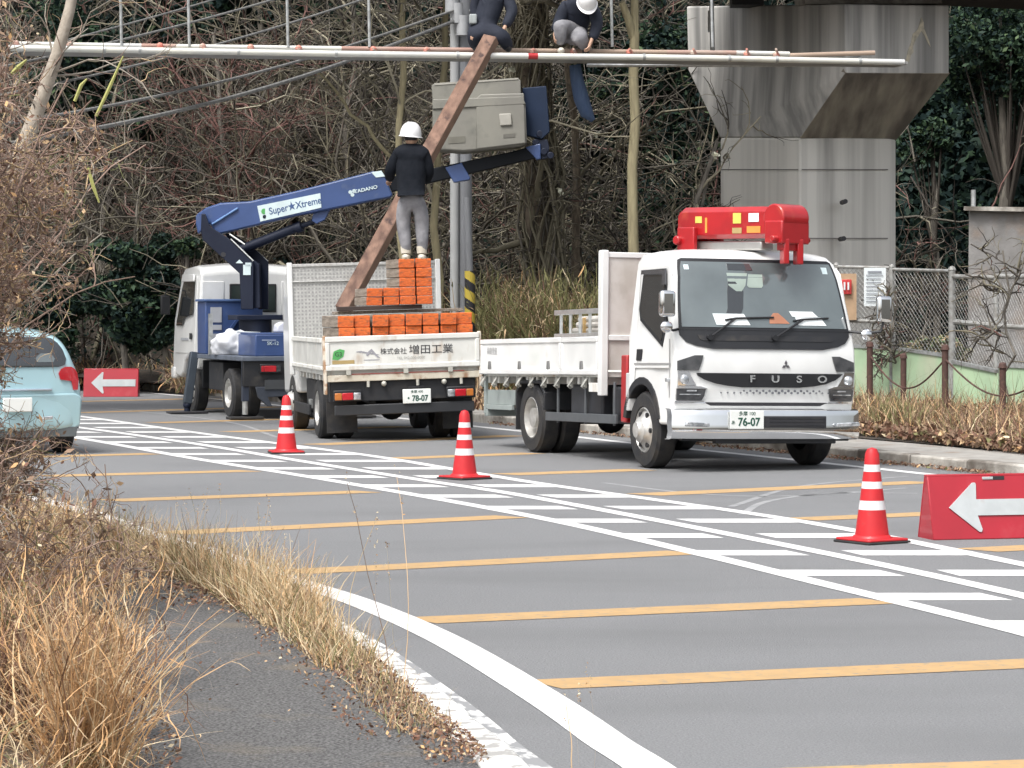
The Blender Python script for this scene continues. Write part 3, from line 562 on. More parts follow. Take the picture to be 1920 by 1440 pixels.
for (xa, ya, xb, yb, t0_, b0_, t1_, b1_) in ((1568, 43.6, 1672, 42.9, 500, 650, 502, 655), (1672, 42.9, 1785, 41.7, 505, 655, 508, 668), (1785, 41.7, 1868, 40.5, 519, 682, 521, 694), (1868, 40.5, 1960, 39, 518, 690, 519, 696)):
    A0, A1, B0, B1 = W(xa, t0_, ya), W(xa, b0_, ya), W(xb, t1_, yb), W(xb, b1_, yb)
    def pt(u, v): return A0.lerp(B0, u).lerp(A1.lerp(B1, u), v)
    Wd = (B0-A0).length; Hh = (A1-A0).length; st = .085; n = int((Wd+Hh)/st)
    for k in range(1, n):
        s = k*st
        for sg in (0, 1):
            u0, v0 = (s/Wd, 0) if s < Wd else (1, (s-Wd)/Hh); u1, v1 = (0, s/Hh) if s < Hh else ((s-Hh)/Wd, 1)
            if sg: u0, u1 = 1-u0, 1-u1
            a, b = pt(u0, v0), pt(u1, v1); dd = (b-a).normalized(); sd = dd.cross(Vector((0, 1, 0))).normalized()*.0022
            mb.add([a-sd, a+sd, b+sd, b-sd], [(0, 1, 2, 3)])
obj('wire_mesh', mb, GPIPE, t)
t = thing('plywood_notice', 'plywood board with a small red sign behind the windshield edge', 'notice board', W(1590, 600, 43.2))
mb = MB(tf=inv(t)); A = W(1572, 513, 43.25); B = W(1606, 600, 43.25); mb.box(A.x, B.x, A.y, A.y+.03, B.z, A.z); obj('board', mb, M('plywood', (.55, .38, .24), .8, scale=6), t)
mb = MB(tf=inv(t)); A = W(1578, 524, 43.2); B = W(1597, 552, 43.2); mb.box(A.x, B.x, A.y, A.y+.02, B.z, A.z); sg = obj('red_sign', mb, M('sign_red', (.6, .05, .05), .5), t, bevel=.01)
mb = MB(tf=inv(t)); A = W(1583, 529, 43.17); B = W(1586, 545, 43.17)
for dx in (0, 9): a = W(1582+dx*.8, 529, 43.17); mb.box(a.x, a.x+.025, a.y, a.y+.01, a.z-.12, a.z)
obj('sign_mark', mb, PAPER, t)
t = thing('white_notice', 'white printed notice sheet hung on the chain-link fence', 'notice', W(1640, 575, 42.8))
mb = MB(tf=inv(t)); A = W(1620, 502, 42.8); B = W(1661, 574, 42.8); mb.box(A.x, B.x, A.y, A.y+.015, B.z, A.z); obj('sheet', mb, PAPER, t)
mb = MB(tf=inv(t)); GI = M('print_grey', (.3, .32, .36), .6)
for k in range(9):
    yy = 508+k*7; a = W(1624 if k else 1627, yy, 42.785); b = W(1656-random.choice((0, 4, 9)) if k else 1653, yy+(3.4 if k == 0 else 1.6), 42.785); mb.box(a.x, b.x, a.y, a.y+.004, b.z, a.z)
obj('print', mb, GI, t)
# rusty chain barrier posts in the verge
RUST = M('rusty_iron', (.10, .048, .038), .8, c2=(.06, .034, .028), scale=12, dirt=((.24, .16, .1), 6, .6, .8))
pp = [(1631, 650, 38.5), (1694, 672, 39.4), (1772, 656, 36.5), (1880, 690, 35.5), (1985, 668, 33.5)]
lab = ['rusty iron chain post nearest the truck mirror', 'short rusty post between two taller ones before the green wall', 'tall rusty iron post in the leaf litter right of the truck', 'leaning rusty chain post near the right edge', 'rusty post at the end of the chain']
tops = []
for (px, yt, Y), lb in zip(pp, lab):
    t = setp(thing('chain_post', lb, 'post', W(px, 700, Y)), group='rusty posts along the verge'); t.location.z = .15
    p = W(px, yt, Y); mb = MB(tf=inv(t)); mb.cyl((p.x, p.y, .1), p, .045, n=10); obj('shaft', mb, RUST, t, smooth=True)
    mb = MB(tf=inv(t)); mb.cyl(p, p+Vector((0, 0, .045)), .06, .05, n=10); mb.ball(p+Vector((0, 0, .045)), .05, n=10, m=4, sz=.6, z0=0.); obj('cap', mb, RUST, t, smooth=True); tops.append(p)
t = thing('barrier_chain', 'thin dark chain sagging between the rusty posts', 'chain', tops[0])
mb = MB(tf=inv(t))
for a, b in ((tops[0], tops[2]), (tops[2], tops[4])):
    P = [a.lerp(b, k/40)-Vector((0, 0, .12+.42*math.sin(math.pi*k/40))) for k in range(41)]
    mb.tube(P, .012, 6)
obj('links', mb, RUST, t)
# dry leaves, brown grass of the right verge
b = Batch()
def verge_grass(x0, x1, Yf, n, h, wd, wt, z=.12, dr_=.5, droop=.12, K=6):
    px = rng.uniform(x0, x1, n); Y = Yf(px, rng.random(n)); S = np.stack([(px-960)*Y/F, Y, Y*0+z], 1); d_ = rng.normal(size=(n, 3))*dr_; d_[:, 2] = 1
    P = wander(S, d_, h*rng.uniform(.3, 1.1, n), K, .15, droop); b.ribbons(P, np.linspace(wd, wd*.2, K)[None]*rng.uniform(.6, 1.4, (n, 1)), mix(n, wt)); return P
yv = lambda px, r: np.interp(px, [900, 1100, 1300, 1560, 1760, 1920, 2100], [48, 44, 40, 34.6, 31.6, 29.6, 27.6])+r*8
verge_grass(1540, 2080, yv, 9500, .52, .018, (6, 3, 3, 1.2, .6, 1.2, 2.5))
verge_grass(1540, 2080, lambda px, r: yv(px, r)+3.5, 800, .8, .009, (3, 1, 2, .5, .3, .3, 9), droop=.05)
verge_grass(1640, 1720, lambda px, r: yv(px, .1+.3*r), 1500, .5, .02, (1, 1, 0, 1, 0, 0, 9))
verge_grass(900, 1560, yv, 4000, .32, .018, (6, 2, 4, .4, .2, .4, 3))
px = rng.uniform(1400, 2080, 14000); r = rng.random(14000)**1.6; Y = yv(px, r)-.25; S = np.stack([(px-960)*Y/F, Y, .16+rng.random(14000)*.12*(1+r)], 1); b.leaves(S, rng.uniform(.05, .13, 14000), mix(14000, (8, 1.5, 5, .3, .3, .6, .5)))
px = rng.uniform(900, 1750, 1500); Y = np.interp(px, [900, 1182, 1549, 1762], [40.4, 34.5, 29.9, 27.7])-.15+rng.random(1500)**2*.5-.1
X = np.array([x_at(FAR, y) for y in Y])+.44+rng.random(1500)**.5*.16; b.leaves(np.stack([X, Y, .012+rng.random(1500)*.03], 1), rng.uniform(.02, .06, 1500), mix(1500, (7, 1, 6, 0, 0, .3, .3)), .4)
px = rng.uniform(-200, 950, 12000); r = rng.random(12000); Y0_ = np.interp(px, [-200, 135, 412, 700, 950], [70, 63, 53.5, 46.5, 41.5]); Y = Y0_+r*7
b.leaves(np.stack([(px-960)*Y/F, Y, .17+rng.random(12000)*.15], 1), rng.uniform(.06, .14, 12000), mix(12000, (7, 2, 4, 1, .5, 1.2, .5)))
S = np.stack([(px-960)*Y/F, Y, Y*0+.12], 1); d_ = rng.normal(size=(12000, 3))*.5; d_[:, 2] = 1; P = wander(S, d_, .6*rng.uniform(.2, 1, 12000), 5, .15, .14); b.ribbons(P, np.linspace(.03, .006, 5)[None], mix(12000, (5, 3, 3, 2, .8, 2.5, 1)))
o = b.build('verge_grass', DRY); setp(o, 'dry brown leaves and weeds along the far verge', 'grass', kind='stuff')
# shrubs hanging on the fence at the far right, and low heap seen through the fence
bare_tree('bare_shrub', 'bare climbing shrub tangled in the fence at the right edge', gy(1895, 37.5, .2), W(1880, 470, 37.5), .022, .012, BARK, 9, .8, 5, 3, (3, 4, 2, .3, 0), cat='shrub', up=0)
bare_tree('bare_shrub', 'dark twiggy shrub seen through the fence beside the pier', gy(1740, 47, .2), W(1730, 520, 47), .05, .02, BARK, 18, 1.1, 6, 4, (3, 5, 1, .5, 0), cat='shrub', up=0)
bare_tree('bare_shrub', 'withered creeper hanging behind the truck mirror', gy(1680, 42.6, .2), W(1676, 545, 42.6), .02, .015, BARK, 12, .45, 6, 4, (3, 3, 3, 1, 0), cat='shrub', up=0)
leafy('evergreen_shrub', 'low olive mound of weeds behind the green wall', gy(1745, 45, .3), W(1745, 650, 45), (.85, .6, .35), 2600, (1, 1, 0, 1), (.05, .11), trunk=.03, clump=18, mats=[DRY[6], TW[2], DRY[3], LF[3]])

# ------------------------------------------------------------------ utility pole, cables, scaffold
POLEM = M('pole_concrete', (.22, .23, .245), .8, c2=(.16, .165, .175), scale=3, stretch=(2, 2, .4), bump=.2)
t = thing('utility_pole', 'grey concrete utility pole with a white conduit behind the worker', 'pole', gy(873, 45, .1))
mb = MB(tf=inv(t)); p = gy(873, 45, .1); mb.cyl(p, (p.x-.05, 45, 10.5), .13, .10, 16); obj('shaft', mb, POLEM, t, smooth=True)
mb = MB(tf=inv(t)); p = gy(852, 44.9, .1); mb.cyl(p, (p.x, 44.9, 9), .072, n=12); obj('conduit', mb, M('conduit_white', (.42, .43, .43), .4, scale=2), t, smooth=True)
mb = MB(tf=inv(t))
for k in range(12):
    p = W(862, 20+k*46, 44.95); mb.cyl(p-Vector((.17, 0, 0)), p+Vector((.17, 0, 0)), .018, n=6)
obj('strap', mb, STEEL, t)
mb = MB(tf=inv(t)); 
for zz, px in ((6, 846), (48, 866), (25, 856)):
    p = W(px, zz, 44.7); mb.cyl(p-Vector((0, 0, .16)), p+Vector((0, 0, .16)), .10, n=10)
obj('cable_junction', mb, M('junction_grey', (.40, .41, .42), .6), t, smooth=True)
t = thing('guy_guard', 'yellow and black striped guard around the pole foot', 'pole guard', gy(882, 44.6, .1))
mb = MB(tf=inv(t)); c = gy(881, 44.6, .1); n = 40; z0, z1 = .1, W(0, 508, 44.6).z; K = 150
vs = []
for j in range(K+1):
    for i in range(n):
        a = 2*math.pi*i/n; vs.append((c.x+math.cos(a)*.085, c.y+math.sin(a)*.085, z0+(z1-z0)*j/K))
base = 0; mb.add(vs, []);
for j in range(K):
    for i in range(n):
        mb.f.append([j*n+i, j*n+(i+1) % n, (j+1)*n+(i+1) % n, (j+1)*n+i]); mb.mi.append(1 if ((z0+(z1-z0)*j/K)*3.2+i/n*1.0) % 1 < .5 else 0)
obj('sleeve', mb, [M('guard_yellow', (.55, .42, .06), .6), M('guard_black', (.02, .02, .025), .6)], t, smooth=True)
mb = MB(tf=inv(t)); mb.cyl((c.x, c.y, z1), (c.x-.05, c.y, W(0, 370, 44.6).z), .055, n=10); obj('post', mb, POLEM, t, smooth=True)
CAB = M('cable', (.20, .20, .19), .8, c2=(.12, .12, .12), scale=20)
cabs = [((855, 38, 44.7), (95, 232, 36), .28, .030, 'thick cable sagging lowest from the pole to the left thicket'), ((855, 18, 44.7), (120, 195, 36.4), .22, .022, 'cable sagging second lowest from the pole to the left'),
        ((850, -60, 44.7), (60, 150, 38), .2, .018, 'cable crossing just below the white scaffold pipe'), ((850, -110, 44.7), (120, 88, 39), .15, .018, 'cable crossing above the scaffold pipe at left'), ((850, -150, 44.7), (140, 62, 39.5), .12, .014, 'uppermost thin cable at the top left')]
for a, b_, sag, r, lb in cabs:
    A, B = W(*a), W(*b_); B = A+(B-A)*1.25; t = thing('overhead_cable', lb, 'cable', A, 0, 'overhead cables'); mb = MB(tf=inv(t))
    mb.tube([A.lerp(B, k/24)-Vector((0, 0, sag*math.sin(math.pi*k/24))) for k in range(25)], r, 7); obj('strand', mb, CAB, t, smooth=True)
# scaffold stage hanging over the road
YLs, YRs = 37.6, 39.8
def sc(px, py, dy=0.): Y = YLs+(YRs-YLs)*(px-15)/1680; return W(px, py, Y+dy)
def spy(px): return float(np.interp(px, [15, 640, 960, 1280, 1695], [90, 101, 105, 108, 117]))
PIPEW = M('pale_scaffold_pipe', (.70, .69, .60), .4, .1, c2=(.55, .56, .55), scale=1.2, dirt=((.45, .40, .32), 2.2, .62, .8))
PIPER = M('rusty_scaffold_pipe', (.36, .20, .16), .7, .1, c2=(.42, .34, .29), scale=1.1)
st = thing('scaffold_stage', 'long white pipe scaffold stage suspended across the road', 'scaffold', sc(860, 104))
cuts = [15, 102, 196, 262, 447, 630, 858, 990, 1008, 1207, 1367, 1456, 1612, 1695]
for i, (a, b_) in enumerate(zip(cuts, cuts[1:])):
    mb = MB(tf=inv(st)); mb.cyl(sc(a, spy(a)), sc(b_, spy(b_)), .044, n=12); obj('front_pipe', mb, RED if a == 990 else PIPEW, st, smooth=True)
for c in (102, 196, 262, 447, 630, 858, 1207, 1367, 1456, 1612): mb = MB(tf=inv(st)); mb.cyl(sc(c-2.5, spy(c)), sc(c+2.5, spy(c)), .055, n=10); obj('coupler', mb, STEEL, st, smooth=True)
bc = [(25, 82, 265, 86, 0), (265, 86, 330, 87, 1), (330, 87, 640, 91, 0), (640, 91, 900, 94, 1), (900, 94, 1250, 98, 2), (1250, 98, 1380, 99, 1), (1380, 99, 1480, 101, 0), (1480, 104, 1640, 99, 2)]
PT = M('brown_scaffold_pipe', (.40, .30, .23), .7, scale=1.5)
for (a, ya, b_, yb, k) in bc:
    mb = MB(tf=inv(st)); mb.cyl(sc(a, ya, .75), sc(b_, yb, .75), .035, n=10); obj('back_pipe', mb, (PIPEW, PIPER, PT)[k], st, smooth=True)
mb = MB(tf=inv(st)); mb.beam(sc(40, spy(40)+8, .35), sc(1690, spy(1690)+4, .35), .62, .035); obj('deck', mb, M('deck_steel', (.30, .30, .29), .6, .3, scale=4), st)
mb = MB(tf=inv(st)); mb.cyl(sc(1100, 122, .75), sc(1690, 121, .75), .03, n=8); obj('lower_pipe', mb, STEEL, st, smooth=True)
for px, tp in ((228, 0), (355, 0), (540, 0), (693, 0), (1148, 0), (1336, 0)):
    mb = MB(tf=inv(st)); mb.cyl(sc(px, 88, .72), sc(px-3, -60, .72), .022, n=8); obj('hanger', mb, STEEL, st, smooth=True)
mb = MB(tf=inv(st))
for a in (30, 130, 300, 380, 470, 560, 700, 800, 1000, 1075, 1180, 1300, 1400, 1455):
    mb.cyl(sc(a, 92, -.02), sc(a+6, spy(a)-5, .76), .018, n=6)
    mb.ball(sc(a, spy(a)-9, .7), .05, n=8, m=5)
obj('clamp', mb, M('clamp_mix', (.45, .36, .30), .6, .3, c2=(.6, .2, .15), scale=2), st)
# dark blue sheet hanging under the stage
t = thing('hanging_blue_sheet', 'dark blue rolled sheet hanging under the white pipe', 'sheet', sc(1080, 125, .4))
mb = MB(tf=inv(t)); mb.tube([sc(1078, 122, .4), sc(1082, 150, .4), sc(1090, 185, .42), sc(1100, 212, .42), sc(1112, 226, .42)], [.085, .10, .115, .10, .04], 10); obj('roll', mb, M('blue_sheet', (.025, .05, .11), .7, c2=(.04, .07, .13), scale=6, stretch=(3, 3, .6), bump=.6), t, smooth=True)
# ------------------------------------------------------------------ vehicles
RIM = M('wheel_steel', (.62, .62, .60), .4, .5, c2=(.42, .41, .39), scale=8)
def wheel(parent, x, y, r, wd, out, hub='front', z=None, dual=False, tread=True):
    """wheel under parent; out=+1/-1 is the outer side along local x; x is the outer face"""
    z = r if z is None else z; ax = Vector((out, 0, 0)); o = Vector((x, y, z))
    mb = MB(); prof = [(r*.60, -wd), (r*.93, -wd), (r, -wd*.86), (r, -wd*.14), (r*.965, -.02), (r*.93, 0), (r*.62, .004), (r*.585, -.012), (r*.60, -wd)]
    if not tread: pass
    for g in (.3, .5, .7): pass
    w_ = MB(); w_.lathe(prof, o, ax, 36)
    if dual: w_.lathe(prof, o-ax*(wd+.03), ax, 36)
    wh = obj('wheel', w_, RUBBER, parent, smooth=True)
    m = MB()
    if hub == 'front':
        m.lathe([(r*.60, -.01), (r*.57, .0), (r*.52, -.03), (r*.36, .015), (r*.33, .05), (r*.22, .075), (r*.2, .09), (.0, .095)], o, ax, 30)
    elif hub == 'rear':
        m.lathe([(r*.60, -.01), (r*.57, .0), (r*.53, -.07), (r*.50, -wd*.75), (r*.3, -wd*.8), (r*.28, -.02), (.0, -.015)], o, ax, 30)
    else:
        m.lathe([(r*.60, -.01), (r*.56, .0), (r*.5, -.035), (r*.3, -.02), (.0, -.01)], o, ax, 26)
    obj('rim', m, RIM, wh, smooth=True)
    m = MB(); nb = 6 if hub == 'front' else 8
    for i in range(nb):
        a = 2*math.pi*i/nb; c = o+Vector((0, math.cos(a), math.sin(a)))*r*(.45 if hub == 'front' else .4)
        if hub == 'front': m.cyl(c-ax*.02, c+ax*.008, r*.065, n=10)
        else: m.cyl(c-ax*wd*.6, c-ax*wd*.55, r*.05, n=8)
    obj('vent_hole', m, BLACK, wh)
    return wh
PSI = R(20)
tr = thing('crane_truck', 'white flatbed crane truck with red folded crane facing the camera', 'truck', (2.66, 28.45, 0), PSI)
# body leans slightly on the banked road
TR = Matrix.Translation((0, 2.5, .4)) @ Matrix.Rotation(R(-1.1), 4, 'X') @ Matrix.Rotation(R(.9), 4, 'Y') @ Matrix.Translation((0, -2.5, -.4))
def B(): return MB(tf=TR)
HW = 1.03
for sx in (-1, 1):
    wheel(tr, sx*(HW-.02), .98, .40, .22, sx, 'front'); wheel(tr, sx*(HW-.03), 4.38, .405, .22, sx, 'rear', dual=True)
# cab shell: side outline, narrowed toward the roof
def cab_x(z, hw=HW): return hw*(1-.10*max(0, (z-1.3)/.95)**1.3)
prof = [(.13, .60), (.08, .75), (.06, .98), (.07, 1.2), (.13, 1.42), (.30, 1.95), (.40, 2.14), (.55, 2.22), (.8, 2.255), (1.22, 2.24), (1.34, 2.16), (1.36, 1.3), (1.36, .98), (1.30, .80), (1.18, .80)]
arch = [(1.52-.54+.46*math.cos(a), .42+.46*math.sin(a)) for a in np.linspace(R(55), R(160), 8)]
outline = prof[:13]+[(1.36, .86), (1.27, .74)]+[(p, q) for p, q in arch]+[(.52, .42), (.3, .42), (.16, .46)]
xs = [-1, -.97, -.93, -.87, -.8, -.7, -.6, -.4, -.2, 0, .2, .4, .6, .7, .8, .87, .93, .97, 1]; mb = B(); vs = []; n = len(outline)
for i, fx in enumerate(xs):
    for (y, z) in outline:
        x = fx*cab_x(z); yy = y+(.055*(abs(fx)**3) if y < .6 and z > .5 else 0)+ (.02*abs(fx)**3 if y < .3 else 0); zz = z-(.04*abs(fx)**4 if z > 2.1 else 0); vs.append((x, yy, zz))
fs = [(i*n+k, i*n+(k+1) % n, (i+1)*n+(k+1) % n, (i+1)*n+k) for i in range(len(xs)-1) for k in range(n)]
fs += [list(range(n))[::-1], list(range((len(xs)-1)*n, len(xs)*n))]
mb.add(vs, fs); cab = obj('cab', mb, WHITE, tr, bevel=.035, seg=3)
def front_y(z):   # y of the cab front at height z
    zz = [p[1] for p in prof[:8]]; yy = [p[0] for p in prof[:8]]; return float(np.interp(z, zz, yy))
def zr(z): return z-.08*min(1., max(0., (1.24-z)/.16))
def fp(x, z, off=.0):   # point on the cab front
    z = zr(z)
    fx = abs(x)/cab_x(z); return (x, front_y(z)+.055*fx**3+.02*fx**3-off, z)
def fpatch(mb, rows, off, thick=.012, nx=10):
    """curved patch on the cab front: rows = [(z, x0, x1)]"""
    vs = []; m = len(rows)
    for (z, x0, x1) in rows:
        for k in range(nx+1): vs.append(fp(x0+(x1-x0)*k/nx, z, off))
    for (z, x0, x1) in rows:
        for k in range(nx+1): p = fp(x0+(x1-x0)*k/nx, z, off); vs.append((p[0], p[1]+thick+off, p[2]))
    N = m*(nx+1); fs = []
    for j in range(m-1):
        for k in range(nx):
            a = j*(nx+1)+k; fs += [(a, a+1, a+nx+2, a+nx+1), (N+a, N+a+nx+1, N+a+nx+2, N+a+1)]
    for j in range(m-1):
        a = j*(nx+1); fs += [(a, a+nx+1, N+a+nx+1, N+a)]; a += nx; fs += [(a, N+a, N+a+nx+1, a+nx+1)]
    for k in range(nx): fs += [(k, N+k, N+k+1, k+1)]; a = (m-1)*(nx+1)+k; fs += [(a, a+1, N+a+1, N+a)]
    mb.add(vs, fs)
mb = B(); fpatch(mb, [(1.395, -.965, .965), (1.42, -.96, .96), (1.6, -.948, .948), (1.78, -.93, .93), (1.95, -.908, .908), (2.05, -.89, .89), (2.12, -.87, .87), (2.14, -.83, .83)], .020, nx=24); ws = obj('windshield', mb, BLACK, cab)
mb = B(); fpatch(mb, [(1.425, -.935, .935), (1.6, -.923, .923), (1.78, -.905, .905), (1.95, -.882, .882), (2.05, -.865, .865), (2.105, -.845, .845)], .026, nx=24); gl = obj('glass', mb, GLASS, ws, smooth=True)
mb = B()
for x0, x1, z0, z1 in ((-.585, -.22, 1.45, 1.565), (.34, .66, 1.455, 1.54), (.28, .57, 1.545, 1.60)): mb = B(); fpatch(mb, [(z0, x0+.02, x1+.03), (z1, x0-.01, x1-.03)], .031, .003, 3); obj('permit_paper', mb, PAPER, ws)
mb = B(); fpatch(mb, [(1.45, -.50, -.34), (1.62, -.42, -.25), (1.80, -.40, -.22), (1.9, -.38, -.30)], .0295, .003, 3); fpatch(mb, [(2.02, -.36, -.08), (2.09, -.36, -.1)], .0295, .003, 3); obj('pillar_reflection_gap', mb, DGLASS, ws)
mb = B(); fpatch(mb, [(1.84, -.15, -.01), (1.86, -.17, .01), (1.98, -.14, .02)], .0305, .003, 3); fpatch(mb, [(1.80, -.30, -.24), (1.86, -.38, -.19), (1.99, -.38, -.15)], .0305, .003, 3); obj('visor_card', mb, M('card_green', (.33, .40, .36), .4), ws)
mb = B(); fpatch(mb, [(1.47, .03, .26), (1.53, .04, .20), (1.58, .09, .14)], .0305, .003, 5); obj('orange_cloth', mb, M('dash_cloth', (.45, .20, .12), .8), ws)
mb = B(); fpatch(mb, [(2.02, -.83, -.78), (2.07, -.83, -.78)], .0305, .003, 3); fpatch(mb, [(2.0, .74, .80), (2.07, .73, .80)], .0305, .003, 3); obj('sticker', mb, STICK, ws)
mb = B(); fpatch(mb, [(1.215, -.62, .62), (1.235, -.8, .8), (1.27, -.90, .90), (1.34, -.96, .96), (1.40, -.965, .965)], .016, nx=18); obj('cowl_panel', mb, BLACK, cab, smooth=True)
mb = B(); fpatch(mb, [(1.285, -.72, .72), (1.30, -.76, .76), (1.345, -.78, .78)], .022, nx=12); obj('cowl_vent', mb, CHASSIS, cab)
for x0, x1, xa in ((-.60, .08, -.35), (.12, .72, .42)):
    mb = B(); a = Vector(fp(x0-.06, 1.32, .05)); b_ = Vector(fp(xa, 1.52, .045)); mb.tube([a, b_], .011, 6); c = Vector(fp(x1, 1.535, .04)); e = Vector(fp(xa-.12, 1.50, .04)); mb.tube([e, b_, c], .010, 6); mb.cyl(a+Vector((0, .05, 0)), a-Vector((0, .02, 0)), .03, n=10); obj('wiper', mb, BLACK, cab)
# grille: black smile band, letters, emblem
mb = B(); fpatch(mb, [(.89, -.30, .35), (.905, -.46, .52), (.93, -.60, .66), (.97, -.72, .77), (1.01, -.79, .83), (1.035, -.80, .86)], .018, nx=18); obj('grille', mb, BLACK, cab)
def vec_local(p): return Vector(TR @ Vector(p))
LET = M('chrome_letter', (.75, .77, .78), .25, .8)
for ch, x in zip('FUSO', (-.20, .06, .33, .60)):
    p = fp(x, .975, .035); o = text('grille_letter', ch, .10, LET, cab, vec_local(p), (R(90-1.1), R(.9), 0), .006, sx=1.35, bold=.002)
mb = B()
for a in (90, 210, 330):
    c = Vector((.19, 0, 1.04)); u = Vector((math.cos(R(a)), 0, math.sin(R(a)))); v = Vector((-u.z, 0, u.x)); y = front_y(1.05)-.012
    q = [c, c+u*.024+v*.0145, c+u*.05, c+u*.024-v*.0145]; mb.add([(p.x, y, p.z) for p in q]+[(p.x, y+.02, p.z) for p in q], [(0, 1, 2, 3), (0, 4, 5, 1), (1, 5, 6, 2), (2, 6, 7, 3), (3, 7, 4, 0)])
obj('emblem', mb, M('emblem_grey', (.22, .21, .23), .3, .7), cab)
mb = B()
for k in range(-9, 10):
    for j in range(2):
        x = .12+k*.072+(j*.036); z = .835+j*.020
        if abs(k) > 6 and j: continue
        p = Vector(fp(x, z, .008)); mb.cyl(p+Vector((0, .02, 0)), p-Vector((0, .004, 0)), .014-.0007*abs(k), n=6)
obj('garnish_vent', mb, M('vent_grey', (.16, .17, .19), .5), cab)  # dark hexagonal plugs stand for the vent holes in the white garnish
mb = B(); fpatch(mb, [(.70, -.62, .62), (.735, -.70, .70)], .004, nx=12); obj('lower_intake', mb, INKB, cab)
# headlights with chrome trim
for sx in (-1, 1):
    mb = B(); fpatch(mb, [(.755, sx*.73, sx*.995), (.80, sx*.71, sx*1.0), (.87, sx*.70, sx*1.0)], .02, nx=6); hl = obj('headlight', mb, LENSD, cab, smooth=True)
    mb = B(); fpatch(mb, [(.845, sx*.80, sx*.90), (.86, sx*.80, sx*.90)], .026, .004, 3); fpatch(mb, [(.81, sx*.75, sx*.97), (.82, sx*.75, sx*.97)], .026, .004, 3); obj('light_bar', mb, LENS, hl)
    mb = B(); fpatch(mb, [(.725, sx*.68, sx*1.005), (.748, sx*.72, sx*1.01)], .024, nx=6); fpatch(mb, [(.875, sx*.68, sx*1.0), (.90, sx*.76, sx*1.0)], .026, nx=6); fpatch(mb, [(.905, sx*.80, sx*.995), (1.0, sx*.86, sx*.995), (1.05, sx*.88, sx*1.0)], .02, nx=5); obj('chrome_trim', mb, CHROME, hl, smooth=True)
    p = Vector(fp(sx*.93, .965, .035)); mb = B(); mb.ball(p, .045, sz=1.1, sy=.6); obj('side_lamp', mb, LENS, hl, smooth=True)
    mb = B(); fpatch(mb, [(1.06, sx*.78, sx*1.0), (1.13, sx*.745, sx*1.0), (1.17, sx*.73, sx*.82)], .016, nx=6); obj('corner_lamp', mb, LENSD, cab, smooth=True)
# bumper
mb = B(); zb = [(.275, .10), (.285, .05), (.36, .02), (.43, .04), (.52, .035), (.575, .05), (.59, .09)]; nx = 14; vs = []
for (z, y) in zb:
    for k in range(nx+1):
        x = -1.06+2.12*k/nx; vs.append((x, y-.09+.17*abs(x/1.06)**4, z))
m_ = nx+1; fs = [(j*m_+k, j*m_+k+1, (j+1)*m_+k+1, (j+1)*m_+k) for j in range(len(zb)-1) for k in range(nx)]
N = len(vs); vs += [(x, y+.12, z) for (x, y, z) in vs]; fs += [tuple(N+i for i in f[::-1]) for f in fs]
for j in range(len(zb)-1): fs += [(j*m_, (j+1)*m_, N+(j+1)*m_, N+j*m_), (j*m_+nx, N+j*m_+nx, N+(j+1)*m_+nx, (j+1)*m_+nx)]
for k in range(nx): fs += [(k, N+k, N+k+1, k+1)]; a = (len(zb)-1)*m_+k; fs += [(a, a+1, N+a+1, N+a)]
mb.add(vs, fs); bmp = obj('bumper', mb, CHROME, tr, smooth=True)
mb = B(); mb.box(-.46, .60, -.062, .0, .395, .52); obj('bumper_opening', mb, INKB, bmp, bevel=.01)
mb = B()
for z in (.425, .46, .495): mb.box(-.05, .58, -.066, -.055, z-.006, z+.006)
obj('opening_bar', mb, CHASSIS, bmp)
for sx in (-1, 1):
    mb = B(); mb.prism([(sx*.98, .42), (sx*.72, .41), (sx*.72, .445), (sx*.97, .46)], 'y', -.075, -.02); obj('fog_lamp', mb, LENS, bmp, bevel=.008)
mb = B(); mb.box(-.62, .75, .02, .10, .235, .30); mb.box(-.95, .95, .12, .2, .26, .36); obj('under_valance', mb, CHASSIS, bmp, bevel=.01)
mb = B(); mb.box(-.50, -.12, -.082, -.068, .385, .575); pl = obj('number_plate', mb, PLATE, tr, bevel=.006)
o = text('plate_number', '76-07', .115, INK, pl, vec_local((-.29, -.0835, .455)), (R(90-1.1), R(.9), 0), .001, sx=.92, bold=.003)
o = text('plate_region', '多摩 100', .05, INK, pl, vec_local((-.31, -.0835, .542)), (R(90-1.1), R(.9), 0), .001); o = text('plate_kana', 'あ', .045, INK, pl, vec_local((-.465, -.0835, .45)), (R(90-1.1), R(.9), 0), .001)
